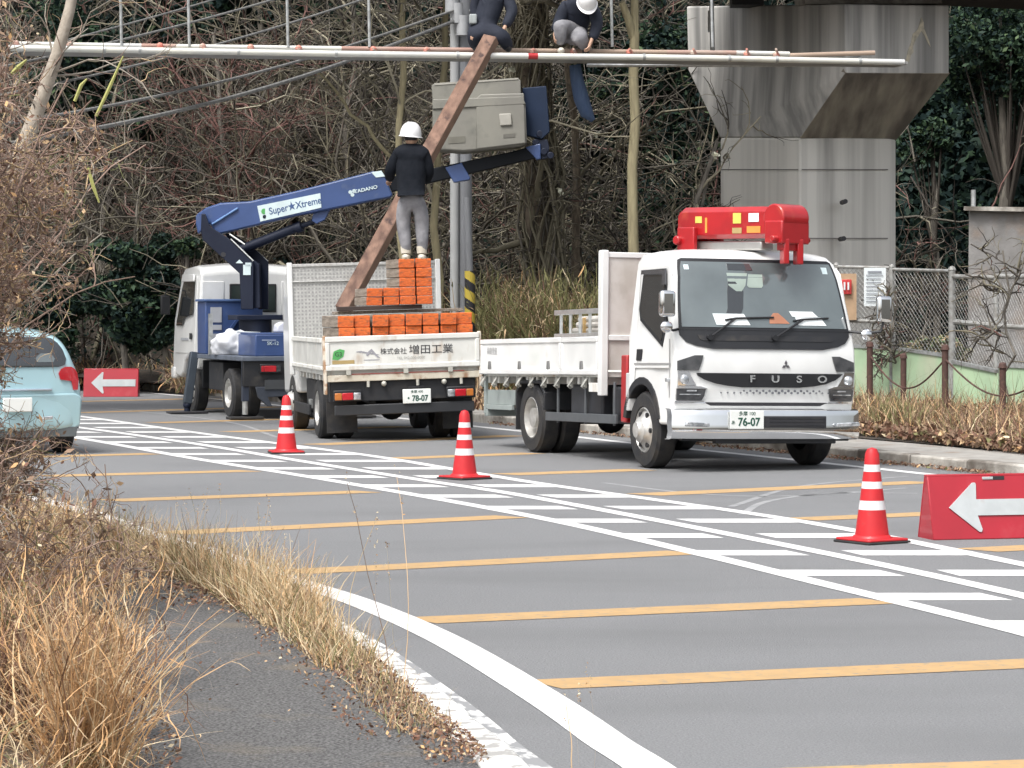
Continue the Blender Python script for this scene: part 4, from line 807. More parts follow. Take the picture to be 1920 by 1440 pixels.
# doors and side windows on both sides
for sx in (-1, 1):
    def sp(y, z, off=0.): return (sx*(cab_x(z)+off), y, z)
    def spatch(mb, pts, off, thick=.012):
        q = [sp(y, z, off) for y, z in pts]; r = [sp(y, z, off-thick) for y, z in pts]; n = len(q)
        mb.add(q+r, [list(range(n)), list(range(n, 2*n))[::-1]]+[(i, (i+1) % n, n+(i+1) % n, n+i) for i in range(n)])
    dr = MB(tf=TR); wpts = [(.40, 1.28), (.30, 1.44), (.34, 1.7), (.46, 1.98), (.52, 2.0), (1.05, 2.0), (1.10, 1.95), (1.12, 1.55), (1.06, 1.46), (.62, 1.16)]
    wpts = [(.42, 1.22), (.34, 1.46), (.47, 1.97), (.54, 2.02), (1.04, 2.02), (1.09, 1.97), (1.10, 1.62), (1.04, 1.50)]
    spatch(dr, [(.25, 1.0), (.24, 1.3), (.36, 2.0), (.44, 2.07), (1.12, 2.07), (1.17, 2.0), (1.17, 1.0)], .006)
    door = obj('door', dr, WHITE, cab, bevel=.01)
    mb = B(); spatch(mb, wpts, .014); obj('window_rubber', mb, BLACK, door)
    mb = B(); spatch(mb, [(.44, 1.28), (.385, 1.46), (.50, 1.95), (.55, 1.985), (1.02, 1.985), (1.06, 1.95), (1.07, 1.63), (1.01, 1.53)], .018); obj('window_glass', mb, DGLASS, door)
    mb = B(); spatch(mb, [(.42, 1.86), (.47, 2.03), (1.10, 2.03), (1.10, 1.985), (.53, 1.975), (.50, 1.86)], .04, .02); obj('rain_visor', mb, M('smoke_visor', (.06, .06, .065), .2, coat=.5), door)
    mb = B(); spatch(mb, [(.98, 1.08), (.96, 1.20), (1.10, 1.20), (1.12, 1.08)], .014); obj('handle', mb, BLACK, door, bevel=.005)
    mb = B(); spatch(mb, [(.22, 1.035), (.22, 1.055), (1.18, 1.055), (1.18, 1.035)], .010, .004); spatch(mb, [(1.17, .8), (1.17, 2.0), (1.178, 2.0), (1.178, .8)], .008, .004); spatch(mb, [(.24, .7), (.24, 1.3), (.25, 1.3), (.25, .7)], .008, .004); obj('door_seam', mb, M('seam_grey', (.3, .3, .3), .6), door)
    mb = B(); A = [(.98+.50*math.cos(a), .41+.50*math.sin(a)) for a in np.linspace(R(8), R(172), 14)]; Bp = [(.98+.42*math.cos(a), .41+.42*math.sin(a)) for a in np.linspace(R(172), R(8), 14)]
    mb.prism(A+Bp, 'x', sx*(HW-.14), sx*(HW+.012)); obj('wheel_arch', mb, CHASSIS, cab, bevel=.006)
    mb = B(); mb.box(*sorted((sx*(HW-.07), sx*(HW+.012))), 1.30, 1.40, .55, .95); obj('mud_flap', mb, M('flap_white', (.55, .56, .56), .5), cab, bevel=.01)
    mb = B(); spatch(mb, [(.235, .86), (.235, .9), (.31, .9), (.31, .86)], .03, .03); obj('side_marker', mb, LENS, cab, bevel=.008)
    # mirror with arm
    mr = B(); arm = [(sx*.96, .20, 1.40), (sx*1.10, .04, 1.385), (sx*1.24, -.02, 1.40), (sx*1.27, -.02, 1.5)]
    if sx < 0: arm = [(-.96, .20, 1.40), (-1.05, .12, 1.385), (-1.12, .08, 1.40), (-1.14, .08, 1.52)]
    mr.tube(arm, .014, 8); mi_ = obj('mirror', mr, BLACK, tr, smooth=True); c = Vector(arm[-1])
    mb = B(); mb.box(c.x-.085, c.x+.085, c.y-.055, c.y+.03, c.z, c.z+.27); obj('mirror_housing', mb, CHROME, mi_, bevel=.035, seg=4)
    mb = B(); mb.ball(Vector(arm[1])+Vector((sx*.0, -.02, -.02)) if sx > 0 else c+Vector((0, 0, -.10)), .062, sx=1.1, sy=.6); obj('under_mirror', mb, CHROME, mi_, smooth=True)
# crane
cr_ = B(); cr_.box(-.30, .30, 1.46, 1.86, .62, 1.9); crane = obj('crane', cr_, RED, tr, bevel=.03)
mb = B(); mb.box(-1.0, -.86, 1.48, 1.64, .42, 1.14); mb.box(-.97, -.90, 1.45, 1.48, .98, 1.16); mb.box(.86, 1.0, 1.48, 1.64, .42, 1.14); mb.box(-.98, .98, 1.50, 1.62, .72, .86); obj('outrigger', mb, RED, crane, bevel=.02)
a0 = Vector((-.22, 1.52, 2.555)); a1 = Vector((.27, .14, 2.515)); ax = (a1-a0).normalized(); sd = Vector((ax.y, -ax.x, 0)).normalized()
mb = B(); sec = [(-.155, .12), (-.155, .125), (-.11, .175), (.11, .175), (.155, .12), (.155, -.12), (.12, -.165), (-.12, -.165), (-.155, -.12)]
def sect(c, k=1.): return [c+sd*u*k+Vector((0, 0, v*k)) for u, v in sec]
V = sect(a0-ax*.12, .72)+sect(a0, 1.)+sect(a1-ax*.28, .98)+sect(a1-ax*.1, .9); n = len(sec)
mb.add(V, [(j*n+i, j*n+(i+1) % n, (j+1)*n+(i+1) % n, (j+1)*n+i) for j in range(3) for i in range(n)]+[list(range(n))[::-1], list(range(3*n, 4*n))]); boom = obj('boom', mb, RED, crane, bevel=.012)
mb = B(); mb.cyl(a1-sd*.19-ax*.06+Vector((0, 0, .045)), a1+sd*.19-ax*.06+Vector((0, 0, .045)), .150, n=26); mb.obox(a1-ax*.05+Vector((0, 0, -.10)), ax*.13, sd*.20, Vector((0, 0, .12))); obj('boom_head', mb, RED, boom, bevel=.015)
mb = B(); mb.obox(a1+Vector((0, 0, -.24)), ax*.05, sd*.15, Vector((0, 0, .05))); mb.cyl(a1-sd*.27+Vector((0, 0, -.17)), a1+sd*.27+Vector((0, 0, -.17)), .035, n=10); mb.obox(a1-sd*.10+Vector((0, -.03, -.30)), Vector((.035, 0, 0)), Vector((0, .06, 0)), Vector((0, 0, .13))); mb.obox(a1+sd*.10+Vector((0, -.03, -.30)), Vector((.03, 0, 0)), Vector((0, .06, 0)), Vector((0, 0, .13))); obj('hook_block', mb, RED, boom, bevel=.012)
mb = B(); c = a0+Vector((0, 0, -.2)); mb.obox(c-sd*.21+ax*.10, ax*.13, sd*.03, Vector((0, 0, .16))); mb.obox(c+sd*.18+ax*.10, ax*.13, sd*.03, Vector((0, 0, .16))); mb.cyl(c-sd*.26+Vector((0, 0, .02)), c+sd*.26+Vector((0, 0, .02)), .05, n=12); mb.obox(c-sd*.2-ax*.05+Vector((0, 0, .0)), ax*.08, sd*.05, Vector((0, 0, .1))); obj('boom_bracket', mb, RED, boom, bevel=.012)
mb = B(); mb.obox((a0+a1)/2-ax*.12+Vector((0, 0, -.235)), ax*.52, sd*.09, Vector((0, 0, .05))); obj('lift_cylinder', mb, M('cylinder_grey', (.5, .5, .48), .35, .6), boom, bevel=.02)
SL = -sd if (-sd).dot(Vector((-.3, -1, 0))) > 0 else sd   # side of the boom that faces the viewer
def bstick(t, v, w_, h, mat, nm='boom_sticker', off=.157):
    c = a0.lerp(a1, t)+SL*off+Vector((0, 0, v)); mb = B(); mb.obox(c, ax*w_/2, SL*.002, Vector((0, 0, h/2))); return obj(nm, mb, mat, boom)
bstick(.57, .05, .12, .11, SYEL); bstick(.57, -.08, .14, .06, OCHRE); bstick(.74, .055, .15, .09, PAPER); bstick(.74, -.07, .2, .07, SORG); bstick(.17, .04, .10, .07, SYEL); bstick(.25, -.02, .03, .16, SORG)
# chassis, tanks, guards
mb = B()
for x in (-.42, .34): mb.box(x, x+.08, .9, 5.9, .50, .68)
for y in (1.6, 2.4, 3.3, 4.38, 5.3): mb.box(-.40, .38, y-.05, y+.05, .5, .6)
mb.cyl((-.95, 4.38, .41), (.95, 4.38, .41), .06); mb.cyl((-.95, .98, .41), (.95, .98, .41), .05); mb.ball((0, 4.38, .41), .17)
mb.box(-.80, .80, .3, 1.3, .42, .75)
chs = obj('chassis', mb, CHASSIS, tr, bevel=.01)
mb = B(); mb.box(-.93, -.5, 2.35, 3.3, .42, .82); mb.box(-.88, -.5, 1.75, 2.2, .40, .80); mb.box(.5, .93, 2.2, 3.4, .40, .82); obj('tank', mb, M('tank_dark', (.035, .038, .045), .5, c2=(.02, .02, .024)), chs, bevel=.03)
for sx in (-1, 1):
    mb = B(); mb.box(*sorted((sx*.97, sx*1.0)), 1.78, 3.92, .40, .50); [mb.box(*sorted((sx*.95, sx*.975)), y-.02, y+.02, .38, .85) for y in (1.9, 2.75, 3.6)]; obj('side_guard', mb, M('guard_grey', (.12, .13, .14), .55, .3), chs, bevel=.006)
    mb = B(); mb.prism([(3.90, .52), (3.90, .72), (4.05, .86), (4.72, .86), (4.86, .74), (4.86, .28), (4.83, .28), (4.83, .72), (4.70, .82), (4.08, .82), (3.94, .70), (3.94, .52)], 'x', sx*.55, sx*1.02); obj('rear_mudguard', mb, CHASSIS, chs, bevel=.01)
# bed
mb = B(); mb.box(-1.02, 1.02, 2.08, 6.0, .90, .96); 
for k in range(12): mb.box(-1.0, 1.0, 2.2+k*.33, 2.26+k*.33, .82, .90)
bed = obj('bed', mb, WHITE_OLD, tr, bevel=.008)
for sx in (-1, 1):
    for (ya, yb) in ((2.14, 3.24), (3.27, 5.96)):
        g = B(); x0, x1 = sx*1.035, sx*1.07
        g.box(*sorted((x0, x1)), ya, yb, .93, 1.32); gate = obj('side_gate', g, WHITE, bed, bevel=.006)
        mb = B(); mb.box(*sorted((sx*1.03, sx*1.085)), ya, yb, 1.285, 1.345); mb.box(*sorted((sx*1.05, sx*1.095)), ya, yb, .925, .985); mb.box(*sorted((sx*1.05, sx*1.08)), ya, ya+.05, .985, 1.285); mb.box(*sorted((sx*1.05, sx*1.08)), yb-.05, yb, .985, 1.285); obj('gate_frame', mb, WHITE, gate, bevel=.01)
        mb = B()
        for y in ([ya+.45] if yb-ya < 1.5 else [ya+.35, ya+1.3, yb-.35]): mb.prism([(y-.035, .985), (y+.035, .985), (y+.02, 1.08), (y-.01, 1.08)], 'x', sx*1.07, sx*1.095)
        obj('gate_latch', mb, M('latch_grey', (.2, .2, .2), .5, .4), gate, bevel=.004)
    mb = B()
    for y in np.arange(2.5, 5.9, .42): mb.tube([(sx*1.04, y, .90), (sx*1.08, y, .84), (sx*1.10, y+.02, .80), (sx*1.06, y+.04, .78)], .014, 6); mb.box(*sorted((sx*1.0, sx*1.03)), y+.12, y+.2, .78, .9)
    obj('rope_hook', mb, M('hook_pale', (.5, .5, .46), .5, .4), bed, smooth=True)
    mb = B(); mb.box(*sorted((sx*.99, sx*1.075)), 2.02, 2.13, .70, 2.28); obj('headboard_post', mb, WHITE, bed, bevel=.012)
    mb = B(); mb.box(*sorted((sx*1.01, sx*1.06)), 2.15, 2.42, .74, .84); obj('bracket_plate', mb, WHITE_OLD, bed, bevel=.005)
mb = B(); mb.box(-.99, .99, 2.04, 2.10, 2.20, 2.26); mb.box(-.99, .99, 2.03, 2.09, 1.30, 1.36); obj('headboard_rail', mb, WHITE, bed, bevel=.008)
mb = B(); mb.box(-.99, .99, 2.055, 2.075, .98, 2.2); obj('headboard', mb, DIRTY, bed)
mb = B(); mb.box(-1.04, 1.04, 5.97, 6.01, .93, 1.34); obj('tailgate', mb, WHITE_OLD, bed, bevel=.008)
mb = B(); mb.box(-1.02, 1.02, 5.85, 5.95, .42, .52); mb.box(-1.02, -.98, 5.0, 5.95, .5, .56); mb.box(-1.03, -.99, 5.90, 5.96, .45, .93); mb.box(-1.0, -.96, 4.95, 5.9, .56, .74); mb.box(.99, 1.03, 5.90, 5.96, .45, .93); obj('rear_bumper_frame', mb, M('frame_pale', (.30, .34, .33), .6), bed, bevel=.006)
text('gate_lettering', '積載重量', .09, M('faded_ink', (.5, .5, .5), .6), bed, vec_local((-1.075, 5.55, 1.20)), (R(90), 0, R(-90)), .001)
# load: aluminium ladder and bundles of pipes in the bed
def bedload(name, label, cat, y0, fn, group=None):
    p = Matrix.Translation(tr.location) @ Matrix.Rotation(PSI, 4, 'Z') @ Vector((-.6, y0, .97)); t = thing(name, label, cat, p, PSI, group); fn(t); return t
TFW = Matrix.Translation(tr.location) @ Matrix.Rotation(PSI, 4, 'Z') @ TR
def lad(t):
    mb = MB(tf=inv(t) @ TFW)
    for z in (1.37, 1.64): mb.beam((-.80, 2.2, z), (-.80, 4.12, z), .05, .055)
    obj('rail', mb, ALU, t, bevel=.005); mb = MB(tf=inv(t) @ TFW)
    for y in np.arange(2.45, 4.1, .30): mb.cyl((-.80, y, 1.37), (-.80, y, 1.64), .02, n=8)
    obj('rung', mb, ALU, t, smooth=True)
    mb = MB(tf=inv(t) @ TFW); mb.box(-.82, -.78, 2.3, 2.36, .99, 1.35); mb.box(-.82, -.78, 3.9, 3.96, .99, 1.35); obj('support_leg', mb, ALU, t)
bedload('ladder', 'aluminium ladder standing on edge in the white crane truck bed', 'ladder', 3, lad)
PAL = M('pale_pipe', (.66, .64, .60), .5, .2, c2=(.45, .42, .38), scale=5)
def pip(t):
    mb = MB(tf=inv(t) @ TFW); k = 0
    for z in (1.03, 1.11, 1.19, 1.27, 1.35, 1.43, 1.50, 1.56):
        for x in (-.62, -.50, -.38, -.26):
            if random.random() < .85: mb.cyl((x, 2.25, z), (x, 3.9+random.uniform(-.15, .25), z), .036, n=8)
    obj('pipe_bundle', mb, PAL, t, smooth=True)
    mb = MB(tf=inv(t) @ TFW); mb.box(-.68, -.22, 3.55, 3.60, 1.0, 1.58); obj('strap', mb, M('strap_ochre', (.42, .28, .12), .8), t, bevel=.01)
bedload('scaffold_pipes', 'stacked pale scaffold pipes behind the ladder in the truck bed', 'pipes', 3, pip)

# ------------------------------------------------------------------ flatbed truck seen from behind
PHL = R(11.5)
tl_ = thing('flatbed_truck', 'white flatbed truck seen from behind, loaded with orange-ended timber', 'truck', (-1.36, 35.0, 0), PHL)
TL = Matrix.Translation((0, 1.5, .4)) @ Matrix.Rotation(R(-1.7), 4, 'Y') @ Matrix.Translation((0, -1.5, -.4))
def B(): return MB(tf=TL)
for sx in (-1, 1):
    wheel(tl_, sx*.975, 1.0, .385, .21, sx, 'rear', dual=True); wheel(tl_, sx*.95, 3.85, .385, .21, sx, 'front')
mb = B(); mb.box(-.98, .98, .03, 3.12, .86, .93)
for k in range(9): mb.box(-.95, .95, .2+k*.33, .26+k*.33, .78, .86)
bed = obj('bed', mb, WHITE_OLD, tl_, bevel=.008)
mb = B(); mb.box(-.98, .98, -.03, .01, .93, 1.30); tg = obj('tailgate', mb, WHITE_OLD, tl_, bevel=.006)
mb = B(); mb.box(-.985, .985, -.05, .02, 1.275, 1.345); mb.box(-.985, .985, -.048, .015, .915, .985); mb.box(-.985, -.93, -.046, .01, .985, 1.275); mb.box(.93, .985, -.046, .01, .985, 1.275); obj('gate_frame', mb, WHITE_OLD, tg, bevel=.012)
mb = B(); mb.box(-1.0, 1.0, -.02, .05, .775, .86); obj('rear_sill', mb, M('sill_cream', (.66, .62, .52), .5, c2=(.5, .44, .34), scale=5, dirt=((.3, .17, .1), 7, .55, .7)), tl_, bevel=.008)
mb = B(); mb.box(-.66, .78, -.026, -.0225, .862, .872); obj('red_reflector', mb, M('reflect_red', (.35, .06, .05), .5), tl_)
mb = B()
for x in (-.7, .03, .6): mb.box(x-.03, x+.03, -.045, -.02, .86, .92)
for x in (-.45, .18, .74): mb.cyl((x, -.015, .775), (x, -.015, .70), .02, n=8)
for x in (-.25, .52): mb.ball((x, -.01, .735), .035, n=8, m=5)
obj('hinge', mb, M('hinge_pale', (.55, .54, .48), .5, .3), tl_, smooth=True)
for sx in (-1, 1):
    mb = B(); mb.box(*sorted((sx*.97, sx*1.01)), -.035, .06, .62, 1.36); obj('corner_post', mb, M('rusty_post', (.66, .60, .50), .5, c2=(.36, .22, .13), scale=9, lo=.42, hi=.56), tl_, bevel=.01)
    for (ya, yb) in ((.08, 1.5), (1.53, 3.08)):
        mb = B(); mb.box(*sorted((sx*.985, sx*1.015)), ya, yb, .93, 1.30); g = obj('side_gate', mb, M('gate_grey_white', (.58, .58, .55), .5, dirt=((.4, .33, .25), 5, .6, .8)), tl_, bevel=.006)
        mb = B(); mb.box(*sorted((sx*.98, sx*1.03)), ya, yb, 1.27, 1.33); mb.box(*sorted((sx*1.0, sx*1.035)), ya, yb, .925, .975); obj('gate_frame', mb, WHITE_OLD, g, bevel=.008)
    mb = B(); mb.box(*sorted((sx*.99, sx*1.06)), 3.08, 3.16, .8, 2.33); obj('headboard_post', mb, WHITE, tl_, bevel=.012)
mb = B(); mb.box(-.99, .99, 3.11, 3.13, .93, 2.27); obj('headboard', mb, PERF, tl_)
mb = B(); mb.box(-.99, .99, 3.09, 3.15, 2.27, 2.31); mb.box(-.99, .99, 3.085, 3.105, 2.06, 2.075); obj('headboard_rail', mb, PERF, tl_, bevel=.006)
mb = B()
for i in range(40):
    for j in range(26):
        x = -.96+i*.0492; z = .97+j*.05+(i % 2)*.0; mb.box(x-.012, x+.012, 3.1065, 3.1095, z-.012, z+.012)
obj('headboard_dimples', mb, M('dimple_grey', (.34, .34, .335), .7), tl_)
mb = B()
for x in (-.42, .34): mb.box(x, x+.08, .1, 4.6, .48, .66)
for y in (.3, 1.0, 1.9, 2.8): mb.box(-.40, .38, y-.05, y+.05, .5, .62)
mb.box(-.93, .93, .03, .20, .52, .78); mb.cyl((-.9, 1, .40), (.9, 1, .40), .07); mb.ball((0, 1., .40), .17); mb.box(-.9, -.5, 1.7, 2.6, .36, .76); mb.box(.5, .9, 1.7, 2.6, .36, .76); mb.box(-.99, -.95, 1.75, 3.2, .30, .44)
mb.box(-.70, .70, 1.5, 1.56, .30, .5); mb.cyl((-.3, .1, .42), (-.3, 1.8, .40), .07)
chs = obj('chassis', mb, CHASSIS, tl_, bevel=.01)
mb = B(); mb.box(-.88, .90, -.02, .06, .35, .48); obj('under_bumper', mb, M('bumper_dark', (.03, .032, .036), .5), chs, bevel=.01)
mb = B(); mb.box(-.93, -.80, 2.0, 2.2, .38, .5); obj('step_plate', mb, STEEL, chs)
for sx in (-1, 1):
    mb = B(); mb.box(*sorted((sx*.94, sx*.55)), .34, .37, .12, .55); obj('mud_flap', mb, RUBBER, chs)
    mb = B(); c = sx*.72; mb.box(c-.18, c+.18, -.05, .02, .53, .67); lampb = obj('tail_light', mb, BLACK, tl_, bevel=.01)
    x0 = c-.165
    for (a, b_, m_) in (((0, .09, AMB), (.095, .235, REDL), (.24, .33, LENS)) if sx < 0 else ((0, .09, LENS), (.095, .235, REDL), (.24, .33, AMB))):
        mb = B(); mb.box(x0+a, x0+b_, -.062, -.045, .545, .635); obj('lens', mb, m_, lampb, bevel=.008)
mb = B(); mb.box(-.02, .34, -.045, -.03, .475, .655); pl = obj('number_plate', mb, PLATE, tl_, bevel=.006)
def TLp(p): return Vector(TL @ Vector(p))
rt = (R(90), R(-1.7), 0)
text('plate_number', '・78-07', .10, INK, pl, TLp((.155, -.0465, .535)), rt, .001, sx=.88, bold=.003); text('plate_region', '多摩 400', .042, INK, pl, TLp((.16, -.0465, .62)), rt, .001)
mb = B(); mb.box(.06, .26, -.03, .0, .67, .69); obj('plate_lamp', mb, CHASSIS, tl_)
text('company_lettering', '株式会社', .085, INKB, tg, TLp((-.12, -.0325, 1.135)), rt, .0015); text('company_lettering', '増田工業', .125, INKB, tg, TLp((.36, -.0325, 1.145)), rt, .0015, sx=1.15)
text('company_lettering', 'TEL 042-000-0000', .048, M('faint_ink', (.45, .45, .42), .6), tg, TLp((.10, -.0315, 1.05)), rt, .001)
mb = B(); mb.prism([(-.90, 1.06), (-.88, 1.16), (-.80, 1.19), (-.74, 1.17), (-.76, 1.09), (-.83, 1.05)], 'y', -.034, -.0305); obj('green_sticker', mb, SGREEN, tg)
text('sticker_lettering', 'G3', .075, INKB, tg, TLp((-.82, -.0355, 1.12)), rt, .001)
mb = B(); mb.box(-.90, -.62, -.033, -.0305, 1.0, 1.045); obj('ochre_sticker', mb, OCHRE, tg)
mb = B()
for k in range(7): mb.prism([(-.60+k*.035, 1.15-k*.006), (-.53+k*.035, 1.158-k*.008), (-.51+k*.035, 1.148-k*.008), (-.58+k*.035, 1.14-k*.006)], 'y', -.0335, -.0305)
mb.prism([(-.46, 1.13), (-.40, 1.18), (-.33, 1.10), (-.29, 1.06), (-.33, 1.07), (-.40, 1.14), (-.45, 1.09), (-.47, 1.10)], 'y', -.0345, -.0305); mb.box(-.50, -.30, -.033, -.0305, 1.035, 1.045)
obj('grey_emblem', mb, M('emblem_faded', (.33, .33, .36), .6), tg)
# front cab of the flatbed, hidden behind the headboard but standing where it must
mb = B(); mb.prism([(3.22, .55), (3.22, 2.15), (3.35, 2.2), (4.4, 2.2), (4.6, 2.12), (4.85, 1.4), (4.88, .5)], 'x', -.93, .93); obj('cab', mb, WHITE, tl_, bevel=.05, seg=3)
# ------------------------------------------------------------------ timber load
TFL = Matrix.Translation(tl_.location) @ Matrix.Rotation(PHL, 4, 'Z') @ TL
def block(x, y, z, wd, hg, ln, mat_end, label, group, jitter=.004):
    c = TFL @ Vector((x+random.uniform(-jitter, jitter), y, z)); t = thing('timber_block', label, 'timber', c, PHL, group)
    mb = MB(); w2 = wd/2-.004; mb.box(-w2, w2, .012, ln, .003, hg-.003); a = random.uniform(-.01, .01); obj('timber_body', mb, WOODG, t, bevel=.006)
    mb = MB(); mb.box(-w2-.0015, w2+.0015, 0, .05, .0015, hg-.0015); obj('painted_end' if mat_end is ORANGE else 'sawn_end', mb, mat_end, t, bevel=.008); return t
for y in (.25, 1.15):
    c = TFL @ Vector((0, y, .93)); t = thing('skid_beam', 'timber skid hidden under the %s of the orange-ended stack' % ('rear' if y < .5 else 'front'), 'beam', c, PHL); mb = MB(); mb.box(-.88, .92, -.08, .08, 0, .37); obj('skid', mb, WOODG, t, bevel=.01)
ordn = ['first', 'second', 'third', 'fourth', 'fifth', 'sixth', 'seventh', 'eighth']
xs8 = [-.70, -.49, -.26, -.05, .165, .38, .605, .82]
for i, x in enumerate(xs8):
    for j in range(2):
        lift = (.0 if j == 0 else .152); block(x, .05+random.uniform(-.03, .03)+ (.02 if i % 2 else 0), 1.30+lift, .205, .150, 1.55, ORANGE, 'orange-ended timber, %s column from the left of the lower stack, %s layer' % (ordn[i], ('lower', 'upper')[j]), 'orange-ended timbers on the flatbed')
# dunnage planks between the two stacks
def plank(a, b, wd, hg, label, mat=WOODG):
    A, Bq = TFL @ Vector(a), TFL @ Vector(b); t = thing('plank', label, 'plank', A, PHL); mb = MB(tf=inv(t)); mb.beam(A, Bq, wd, hg); obj('board', mb, mat, t, bevel=.006); return t
plank((-.78, .62, 1.637), (.9, .70, 1.637), .20, .04, 'thin weathered plank laid across the lower orange stack', WOODG)
plank((-.75, .50, 1.690), (.35, .53, 1.690), .09, .055, 'dark dunnage strip under the upper orange stack', M('dark_wood', (.05, .035, .03), .8))
for j in range(2):
    for i, x in enumerate((-.265, -.05, .16, .38)):
        block(x, .45+random.uniform(-.02, .02), 1.72+j*.112, .205, .110, 1.1, ORANGE, 'orange-ended timber, %s column of the upper stack, %s layer' % (ordn[i], ('lower', 'upper')[j]), 'orange-ended timbers on the flatbed')
for j in range(3):
    for i, x in enumerate((.16, .38)):
        block(x, .46+random.uniform(-.02, .02), 1.948+j*.120, .205, .118, 1.1, ORANGE, 'orange-ended timber in the tall pile under the worker, %s column, %s of three' % (('left', 'right')[i], ('bottom', 'middle', 'top')[j]), 'orange-ended timbers on the flatbed')
# long leaning timber reaching the scaffold
A = W(643, 582, 37.0); Bq = W(921, 72, 38.85); t = thing('leaning_timber', 'long red-brown squared timber leaning from the truck to the scaffold', 'timber', A)
ax_ = (Bq-A).normalized(); vdir = Vector((0, -1, 0)); sdv = ax_.cross(vdir).normalized()
# turned about its own length so that two faces show
sdv = sdv if sdv.x > 0 else -sdv
best = min((R(28), R(-28)), key=lambda a: (Quaternion(ax_, a) @ sdv).y); q = Quaternion(ax_, best); u = q @ sdv; v = q @ (sdv.cross(ax_).normalized())
mb = MB(tf=inv(t)); mb.obox((A+Bq)/2, ax_*(Bq-A).length/2, u*.098, v*.075); obj('timber_body', mb, WOODR, t, bevel=.008)
mb = MB(tf=inv(t)); ufar = u if u.x > 0 else -u; c = (A+Bq)/2
mb.obox(c+ufar*.0995, ax_*(Bq-A).length/2*.998, ufar*.0015, v*.072); obj('planed_face', mb, WOODL, t)

# ------------------------------------------------------------------ aerial work truck with the blue boom
PHB = R(20)
bt_ = thing('boom_truck', 'aerial work truck with blue folding boom and white cab, seen from behind', 'truck', (-3.16, 42.0, 0), PHB)
IB = inv(bt_)
def B(): return MB()
for sx in (-1, 1):
    wheel(bt_, sx*.93, .95, .38, .2, sx, 'rear', dual=True); wheel(bt_, sx*.88, 3.55, .38, .2, sx, 'front')
mb = B(); outl = [(3.12, .70), (3.12, 2.28), (3.22, 2.38), (3.5, 2.42), (4.3, 2.38), (4.45, 2.28), (4.75, 1.5), (4.80, .9), (4.80, .62), (4.3, .55), (4.12, .62), (4.0, .82), (3.6, .95), (3.25, .82), (3.2, .70)]
xs = [-1, -.93, -.4, .4, .93, 1]; n = len(outl); vs = []
for fx in xs:
    for (y, z) in outl: vs.append((fx*.90*(1-.09*max(0, (z-1.4))), y, z-(.05*abs(fx)**4 if z > 2.2 else 0)))
mb.add(vs, [(i*n+k, i*n+(k+1) % n, (i+1)*n+(k+1) % n, (i+1)*n+k) for i in range(len(xs)-1) for k in range(n)]+[list(range(n))[::-1], list(range((len(xs)-1)*n, len(xs)*n))])
cab = obj('cab', mb, WHITE, bt_, bevel=.05, seg=3)
mb = B(); mb.box(-.36, .42, 3.10, 3.125, 1.62, 2.08); f = obj('rear_window', mb, BLACK, cab, bevel=.02); mb = B(); mb.box(-.33, .39, 3.09, 3.11, 1.65, 2.05); obj('pane', mb, M('greenish_glass', (.05, .065, .06), .08, coat=1., c2=(.03, .04, .035), scale=3), f)
mb = B()
for xa, xb in ((-.82, -.45), (.50, .82)): mb = B(); mb.box(xa, xb, 3.105, 3.13, 1.5, 2.12); obj('rear_panel', mb, WHITE, cab, bevel=.02)
for sx in (-1, 1):
    def sp(y, z, off): return (sx*(.90*(1-.09*max(0, z-1.4))+off), y, z)
    def spatch(mb, pts, off, th=.012):
        q = [sp(y, z, off) for y, z in pts]+[sp(y, z, off-th) for y, z in pts]; n = len(pts); mb.add(q, [list(range(n)), list(range(n, 2*n))[::-1]]+[(i, (i+1) % n, n+(i+1) % n, n+i) for i in range(n)])
    mb = B(); spatch(mb, [(3.3, .95), (3.3, 2.2), (4.3, 2.2), (4.62, 1.5), (4.66, .95)], .006); dr = obj('door', mb, WHITE, cab, bevel=.01)
    mb = B(); spatch(mb, [(3.42, 1.58), (3.42, 2.14), (4.2, 2.14), (4.30, 2.0), (4.52, 1.40), (4.1, 1.40), (4.0, 1.52)], .014); obj('window', mb, DGLASS, dr)
    mb = B(); spatch(mb, [(3.40, 2.12), (3.42, 2.24), (4.2, 2.24), (4.25, 2.12)], .05, .03); obj('rain_visor', mb, WHITE, dr, bevel=.01)
    mb = B(); spatch(mb, [(3.42, 1.18), (3.42, 1.28), (3.56, 1.28), (3.56, 1.18)], .02); obj('handle', mb, BLACK, dr)
    mb = B(); spatch(mb, [(3.7, 1.16), (3.7, 1.20), (4.2, 1.20), (4.2, 1.16)], .009, .004); obj('door_lettering', mb, M('letter_grey', (.4, .42, .45), .6), dr)
    mb = B(); mb.box(*sorted((sx*.80, sx*.93)), 4.62, 4.84, .52, .72); obj('bumper_corner', mb, WHITE, cab, bevel=.04)
    mb = B(); c = (sx*1.06, 4.66, 1.75); mb.tube([(sx*.86, 4.6, 2.0), (sx*1.02, 4.72, 2.0), (sx*1.06, 4.7, 1.9)], .012, 6); mi_ = obj('mirror', mb, BLACK, cab); mb = B(); mb.box(c[0]-.08, c[0]+.08, 4.64, 4.70, 1.58, 1.9); obj('mirror_housing', mb, BLACK, mi_, bevel=.02)
BL = NAVY
mb = B(); mb.box(-.95, .95, 0, 3.05, .885, .955); deck = obj('deck', mb, M('deck_grey_blue', (.12, .14, .18), .55, c2=(.08, .095, .12), scale=5), bt_, bevel=.01)
mb = B(); mb.box(-.72, .95, .10, 1.15, .956, 1.285); obj('deck_box', mb, BL, deck, bevel=.015); 
mb = B(); mb.box(-.70, .93, .13, 1.12, 1.286, 1.31); mb.box(-.05, .93, .5, 1.1, 1.31, 1.42); obj('box_lid', mb, BL, deck, bevel=.012)
